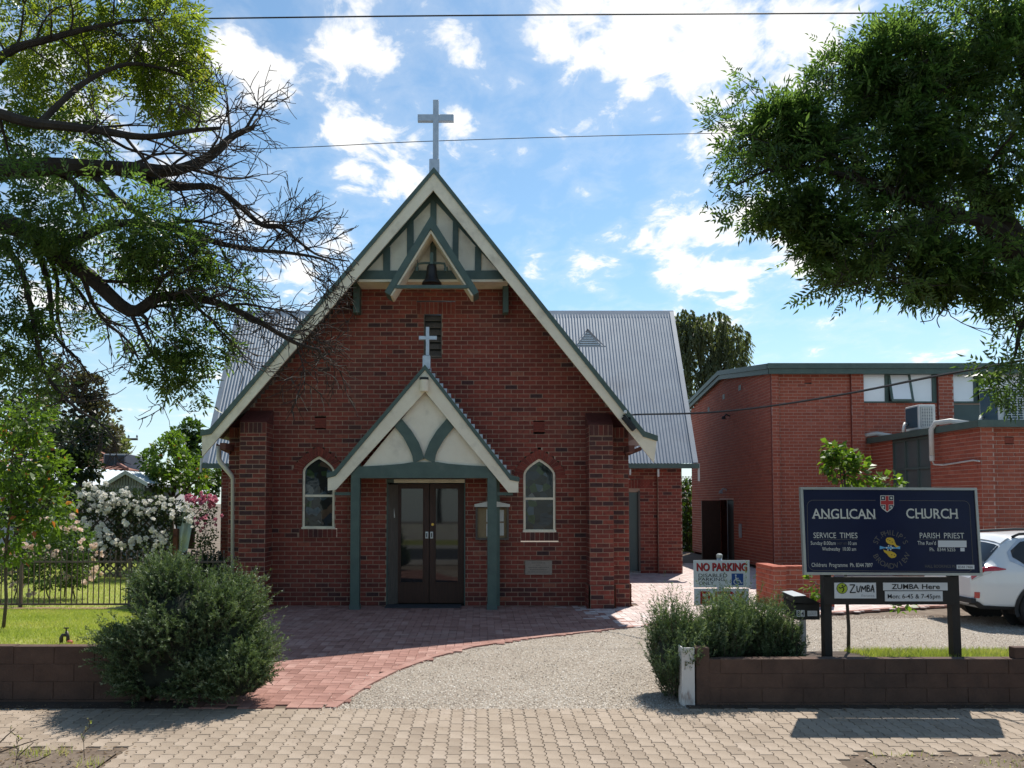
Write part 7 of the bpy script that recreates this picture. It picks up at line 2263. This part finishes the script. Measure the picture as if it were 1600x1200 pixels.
for r in range(8):
    for k in range(10):
        xa = q0.x + (q1.x - q0.x) * k / 10; xb = q0.x + (q1.x - q0.x) * (k + 1) / 10
        ya, yb_ = yr2 + 2.4 * r / 8, yr2 + 2.4 * (r + 1) / 8; z_a = q0.z + (zt_ - q0.z) * r / 8 + .05; z_b = q0.z + (zt_ - q0.z) * (r + 1) / 8
        tm.add([(xa, ya, z_a), ((xa + xb) / 2, ya, z_a + .05), (xb, ya, z_a), (xb, yb_, z_b), ((xa + xb) / 2, yb_, z_b + .04), (xa, yb_, z_b)], [(0, 1, 4, 5), (1, 2, 3, 4)], rnd.random())
tag(tm.build('roof_tiles', M['tile'], rh, recalc=False), kind='stuff')

# ------------------------------------------------------------------ the two street trees
def pl3(pts, y0, y1=None):
    n = len(pts); y1 = y0 if y1 is None else y1
    return [P(a, b, y0 + (y1 - y0) * i / (n - 1)) for i, (a, b) in enumerate(pts)]
ash = compound(3, .135, .0175, .06)
def ash_crown(parent, clusters, n, m, mu, sd=.2, tips=None, name='crown', size=(.75, 1.3)):
    ps, ds, tn = [], [], []
    for (cx, cy, cz, rx, ry, rz, k) in clusters:
        p, d = ellipsoid(int(n * k), (cx, cy, cz), (rx, ry, rz), .35)
        lump = np.sin(p[:, 0] * 6.1 + cz) + np.sin(p[:, 1] * 5.3 + cx) + np.sin(p[:, 2] * 6.7 + cx * 2)
        ok = lump > nrg.normal(-.45, .5, len(p))
        p, d = p[ok], d[ok]
        ps.append(p); ds.append(d * np.array([1, 1, .7]) + nrg.normal(0, .5, d.shape) + np.array([0, 0, -.12])); tn.append(np.full(len(p), mu + rnd.gauss(0, .06)))
    if tips:
        tp = np.array([t[0] for t in tips]); td = np.array([t[1] for t in tips])
        tp = np.repeat(tp, 2, 0) + nrg.normal(0, .04, (len(tp) * 2, 3)); td = np.repeat(td, 2, 0) + nrg.normal(0, .5, (len(td) * 2, 3))
        ps.append(tp); ds.append(td); tn.append(np.full(len(tp), mu))
    p, d = np.concatenate(ps), np.concatenate(ds)
    return leaves(name, ash, p, d, nrg.uniform(*size, len(p)), M[m], parent, 1, np.concatenate(tn), sd, 1.1)

# left: old branches reaching in from a trunk outside the frame
yl = 6.3
lt_ = thing('street_tree', 'old ash tree with bare tangled branch ends reaching over from the left', 'tree', (P(-190, 1180, yl).x, yl, gz(yl)))
w = Wood()
tb_ = Vector((P(-190, 1180, yl).x, yl, gz(yl) - .1)); fork = P(-170, 420, yl)
w.limb(w.smooth([tb_, tb_ + Vector((.05, 0, 1.0)), fork - Vector((.03, 0, .7)), fork], 4), .24, .19, 12)
w.mb.build('trunk', M['bark'], lt_, smooth=True)
w = Wood()
K1 = [(-170, 420), (-60, 285), (60, 262), (140, 262), (215, 264), (275, 266), (330, 243), (362, 214), (396, 199)]
K2 = [(-170, 420), (-70, 190), (60, 194), (150, 203), (225, 214), (300, 204), (345, 200)]
K3 = [(-170, 420), (-40, 350), (45, 362), (85, 396), (140, 432), (203, 486), (245, 466), (290, 463), (342, 474), (400, 500), (460, 535), (500, 547)]
K4 = [(215, 264), (262, 292), (330, 292), (372, 320), (410, 352), (440, 356), (470, 380), (500, 400), (545, 408)]
K5 = [(85, 396), (180, 350), (280, 358), (335, 378), (395, 390), (450, 395), (500, 404), (530, 420)]
K6 = [(-40, 350), (10, 390), (36, 430), (52, 500), (70, 580), (110, 630), (160, 665), (182, 692)]
K7 = [(45, 362), (75, 440), (85, 520), (120, 560), (150, 600)]
K8 = [(-70, 190), (0, 90), (80, 60), (160, 40), (230, 30)]
K9 = [(60, 194), (130, 130), (200, 100), (260, 110), (310, 130)]
K10 = [(203, 486), (230, 540), (262, 590), (255, 640)]
KD = [(140, 262), (170, 300), (210, 330), (250, 350), (300, 345), (350, 352)]
bare, leafyt = Wood(), Wood()
for pts, y0, y1, r0, r1, c, ln in ((K1, 6.3, 6.9, .11, .022, 16, .62), (K2, 6.3, 5.9, .06, .012, 14, .55), (K3, 6.3, 6.6, .10, .010, 22, .62), (K4, 6.75, 7.1, .04, .006, 18, .5), (K5, 6.4, 7.0, .045, .006, 18, .5), (KD, 6.6, 6.3, .04, .008, 14, .5)):
    q = w.smooth(pl3(pts, y0, y1), 4); w.limb(q, r0, r1, 8, .8)
    w.grow(q, r0 * .55, max(r1, .006), int(c * .8), ln * 1.35, 3, .60, -.03, .2, 7, lambda p: (CX + p.x / p.y * F) < 560, .15)
for pts, y0, y1, r0, r1, c, ln in ((K6, 6.3, 6.0, .035, .005, 12, .45), (K7, 6.4, 6.4, .03, .005, 10, .4), (K8, 6.2, 6.6, .05, .010, 14, .6), (K9, 6.2, 6.9, .03, .006, 10, .5), (K10, 6.45, 6.5, .02, .004, 8, .35)):
    q = w.smooth(pl3(pts, y0, y1), 4); w.limb(q, r0, r1, 7, .8)
    w.grow(q, r0 * .5, max(r1, .005), c, ln, 2, .85, -.02, .25, 5, None, .2)
tag(w.mb.build('branches', M['bark'], lt_), kind='stuff')
c = lambda a, b, rx, rz, y, k: cl(a, b, rx, rz, y, k, .8)
ash_crown(lt_, [c(230, 50, 90, 70, 6.9, .12), c(275, 130, 48, 60, 7.0, .07), c(160, 20, 110, 60, 6.9, .10), c(60, 40, 100, 80, 6.6, .08), c(-20, 120, 60, 80, 6.4, .06), c(110, 130, 90, 60, 7.0, .07), c(200, 190, 110, 50, 7.2, .05)], 6200, 'ashlight', .6)
ash_crown(lt_, [c(40, 320, 110, 60, 6.1, .07), c(140, 310, 100, 56, 6.0, .09), c(215, 350, 80, 52, 6.1, .06), c(265, 410, 64, 50, 6.4, .06), c(160, 390, 90, 46, 6.5, .05), c(60, 440, 80, 64, 6.2, .05), c(90, 230, 80, 40, 6.7, .04), c(200, 505, 46, 36, 6.6, .025), c(262, 535, 42, 32, 6.5, .03), c(320, 545, 34, 26, 6.6, .018), c(255, 580, 28, 22, 6.4, .018), c(340, 450, 60, 34, 6.6, .02), c(300, 605, 18, 26, 6.5, .008), c(10, 530, 55, 60, 6.2, .06), c(40, 620, 40, 40, 6.1, .03), c(-20, 470, 60, 90, 6.1, .05), c(115, 470, 34, 40, 6.4, .02)], 6600, 'ash', .62, .24)

def rt_keep(p):
    a, b = CX + p.x / p.y * F, CY - 55 + (EYE - p.z) / p.y * F + 110 - 0
    b = 785 + (EYE - p.z) / p.y * F
    return a > 1118 and (b < 455 or a > 1560)
# right: dense ash crown, trunk just outside the frame
yr = 6.5
rt_ = thing('street_tree', 'dense leafy ash tree filling the upper right corner', 'tree', (P(1720, 1180, yr).x, yr, gz(yr)))
w = Wood(); tb_ = Vector((P(1720, 1180, yr).x, yr, gz(yr) - .1)); fork = P(1640, 440, yr)
w.limb(w.smooth([tb_, tb_ + Vector((-.02, 0, 1.2)), fork + Vector((.1, 0, -.6)), fork], 4), .22, .15, 12)
w.mb.build('trunk', M['bark'], rt_, smooth=True)
w = Wood()
for pts, y0, y1, r0, r1 in (([(1640, 440), (1570, 350), (1530, 280), (1470, 200), (1400, 140), (1340, 110)], 6.5, 6.7, .11, .02), ([(1640, 440), (1560, 360), (1500, 340), (1430, 355), (1360, 365), (1290, 370)], 6.5, 6.3, .08, .014), ([(1640, 440), (1550, 380), (1520, 300), (1500, 240), (1490, 120)], 6.5, 7.0, .08, .02), ([(1500, 340), (1400, 300), (1300, 270), (1220, 260), (1150, 290)], 6.4, 6.5, .05, .008), ([(1640, 440), (1540, 420), (1490, 460), (1470, 490)], 6.5, 6.3, .035, .006), ([(1640, 440), (1600, 500), (1585, 560)], 6.5, 6.3, .04, .008), ([(1640, 440), (1630, 250), (1600, 100), (1560, 20)], 6.5, 6.6, .10, .03), ([(1400, 355), (1370, 410), (1350, 460)], 6.35, 6.3, .03, .006), ([(1300, 270), (1260, 220), (1200, 210), (1170, 220)], 6.45, 6.6, .02, .005)):
    q = w.smooth(pl3(pts, y0, y1), 4); w.limb(q, r0, r1, 8, .8)
    w.grow(q, r0 * .5, max(r1, .005), 10, .6, 2, .85, .03, .3, 5, rt_keep, .18)
w.mb.build('branches', M['bark'], rt_)
for q in ([P(1478, 470, 6.3), P(1470, 488, 6.3), P(1464, 500, 6.3), P(1468, 512, 6.31)], [P(1472, 460, 6.3), P(1480, 480, 6.3), P(1476, 494, 6.29), P(1464, 490, 6.3), P(1456, 500, 6.3), P(1438, 503, 6.3)]):
    MB().tube(w.smooth(q, 4), .004, 5).build('dead_twig', M['bark'], rt_)
ash_crown(rt_, [c(1490, 60, 100, 70, 6.7, .085), c(1400, 110, 70, 60, 6.6, .06), c(1325, 130, 60, 50, 6.6, .05), c(1285, 185, 50, 50, 6.6, .04), c(1230, 200, 46, 42, 6.5, .035), c(1190, 240, 42, 44, 6.5, .03), c(1140, 290, 30, 28, 6.5, .018), c(1170, 320, 40, 30, 6.5, .022), c(1185, 285, 34, 34, 6.5, .018), c(1225, 300, 52, 48, 6.4, .04), c(1300, 270, 60, 60, 6.4, .05), c(1390, 230, 80, 80, 6.5, .07), c(1480, 180, 80, 80, 6.4, .06), c(1570, 110, 70, 100, 6.5, .06), c(1290, 340, 50, 44, 6.4, .04), c(1340, 380, 70, 60, 6.4, .06), c(1420, 420, 70, 50, 6.3, .05), c(1350, 450, 46, 32, 6.3, .03), c(1430, 470, 40, 22, 6.3, .018), c(1480, 420, 50, 36, 6.3, .03), c(1400, 330, 70, 50, 6.6, .04), c(1570, 260, 50, 60, 6.3, .03), c(1580, 390, 44, 50, 6.2, .032), c(1566, 450, 34, 30, 6.2, .016), c(1612, 500, 26, 50, 6.2, .010), c(1584, 598, 18, 32, 6.1, .0045), c(1556, 572, 16, 12, 6.1, .002), c(1640, 330, 50, 200, 6.3, .06)], 18000, 'ash', .54, .24, tips=[q for q in w.tips if q[2] == 1])

# ------------------------------------------------------------------ overhead lines
def cable(name, label, pts, r):
    q = Wood().smooth(pts, 8); t = thing(name, label, 'cable', q[0])
    MB().tube(q, r, 5).build('wire', M['cable'], t)
    return t
cable('power_line', 'upper dark overhead power line crossing the whole sky', [P(-200, 36, 8.2), P(280, 29.5, 8.2), P(750, 24, 8.2), P(1370, 20.5, 8.2), P(1900, 18, 8.2)], .008)
cable('power_line', 'thinner lower overhead line passing behind the gable cross', [P(-200, 245, 17), P(390, 233, 17), P(690, 220, 17), P(1150, 207.5, 17), P(1900, 196, 17)], .0085)
sc_ = cable('service_cable', 'black service cable running from the church bargeboard across the hall', [P(974, 649, YB - .03), P(1002, 647.5, 14.6), P(1100, 645, 13.2), P(1200, 635, 12.2), P(1330, 614, 11.0), P(1450, 590, 10.0), P(1560, 570, 9.2), P(1750, 535, 8.2)], .016)
hk = P(977, 646, YB - .02)
MB().lathe([(0, 0), (.03, 0), (.035, .03), (.02, .06), (0, .06)], hk, 8).build('insulator', M['white'], sc_)
# ------------------------------------------------------------------ weeds and dead sticks by the road
wd = Wood()
for pts in ([(-10, 1172), (10, 1150), (24, 1138)], [(28, 1188), (30, 1180), (52, 1160)], [(0, 1178), (20, 1168), (60, 1155)], [(40, 1195), (60, 1188), (80, 1178)]):
    a = [Vector(G(*pts[0])) + Vector((0, 0, .012))]
    for q in pts[1:]: a.append(P(q[0], q[1], a[0].y + .04))
    wd.limb(a, .006, .003, 5)
st_ = thing('dead_stick', 'thin dead twigs lying on the bare earth at the lower left', 'twigs', G(30, 1190)); wd.mb.build('twig', M['bark'], st_)
def weed(label, pxx, pyy, h):
    b = G(pxx, pyy); t = thing('dry_weed', label, 'weed', b)
    w = Wood(); q = [b + Vector((rnd.gauss(0, .006) * k, 0, h * k / 5)) for k in range(6)]
    w.limb(q, .003, .0015, 4); w.grow(q, .002, .001, 7, h * .25, 1, .7, .3, .35, 3)
    w.mb.build('stalk', M['twigbark'], t)
    p = np.array([x[0] for x in w.tips]); leaves('leaf', leaf_tpl(.008, .016), np.repeat(p, 2, 0), nrg.normal(0, 1, (len(p) * 2, 3)), nrg.uniform(.7, 1.4, len(p) * 2), M['grassblade'], t, 1, .8)
weed('tall dry weed stalk at the corner of the bare earth', 132, 1185, .30)
weed('branched dry weed by the lower left corner', 24, 1196, .26)
# far side of the street, seen in the door glass
fs = MB().box(-16, 10, -14.2, -14.0, -.3, .75)
ft = thing('street_wall', 'low pale rendered wall on the far side of the street', 'wall', (0, -14, -.3)); fs.build('wall_face', M['plaster'], ft)
for x, y, s in ((-11, -19, 3.6), (-2.6, -20, 3.2), (6.5, -19, 3.8), (15, -21, 4.0)):
    t = small_tree('street_side_tree', {-11: 'leafy tree across the street opposite the lawn', -2.6: 'leafy tree across the street opposite the church porch', 6.5: 'leafy tree across the street opposite the sign', 15: 'leafy tree across the street opposite the hall'}[x], (x, y, -.2), (x, y, 4.2), .2, [(x, y, 6.0, s, s, s * .85, .6), (x + s * .5, y, 4.6, s * .6, s * .6, s * .5, .3)], 'ash', leaf_tpl(.4, .55), 1500, 'bark', mu=.5, group='trees across the street')
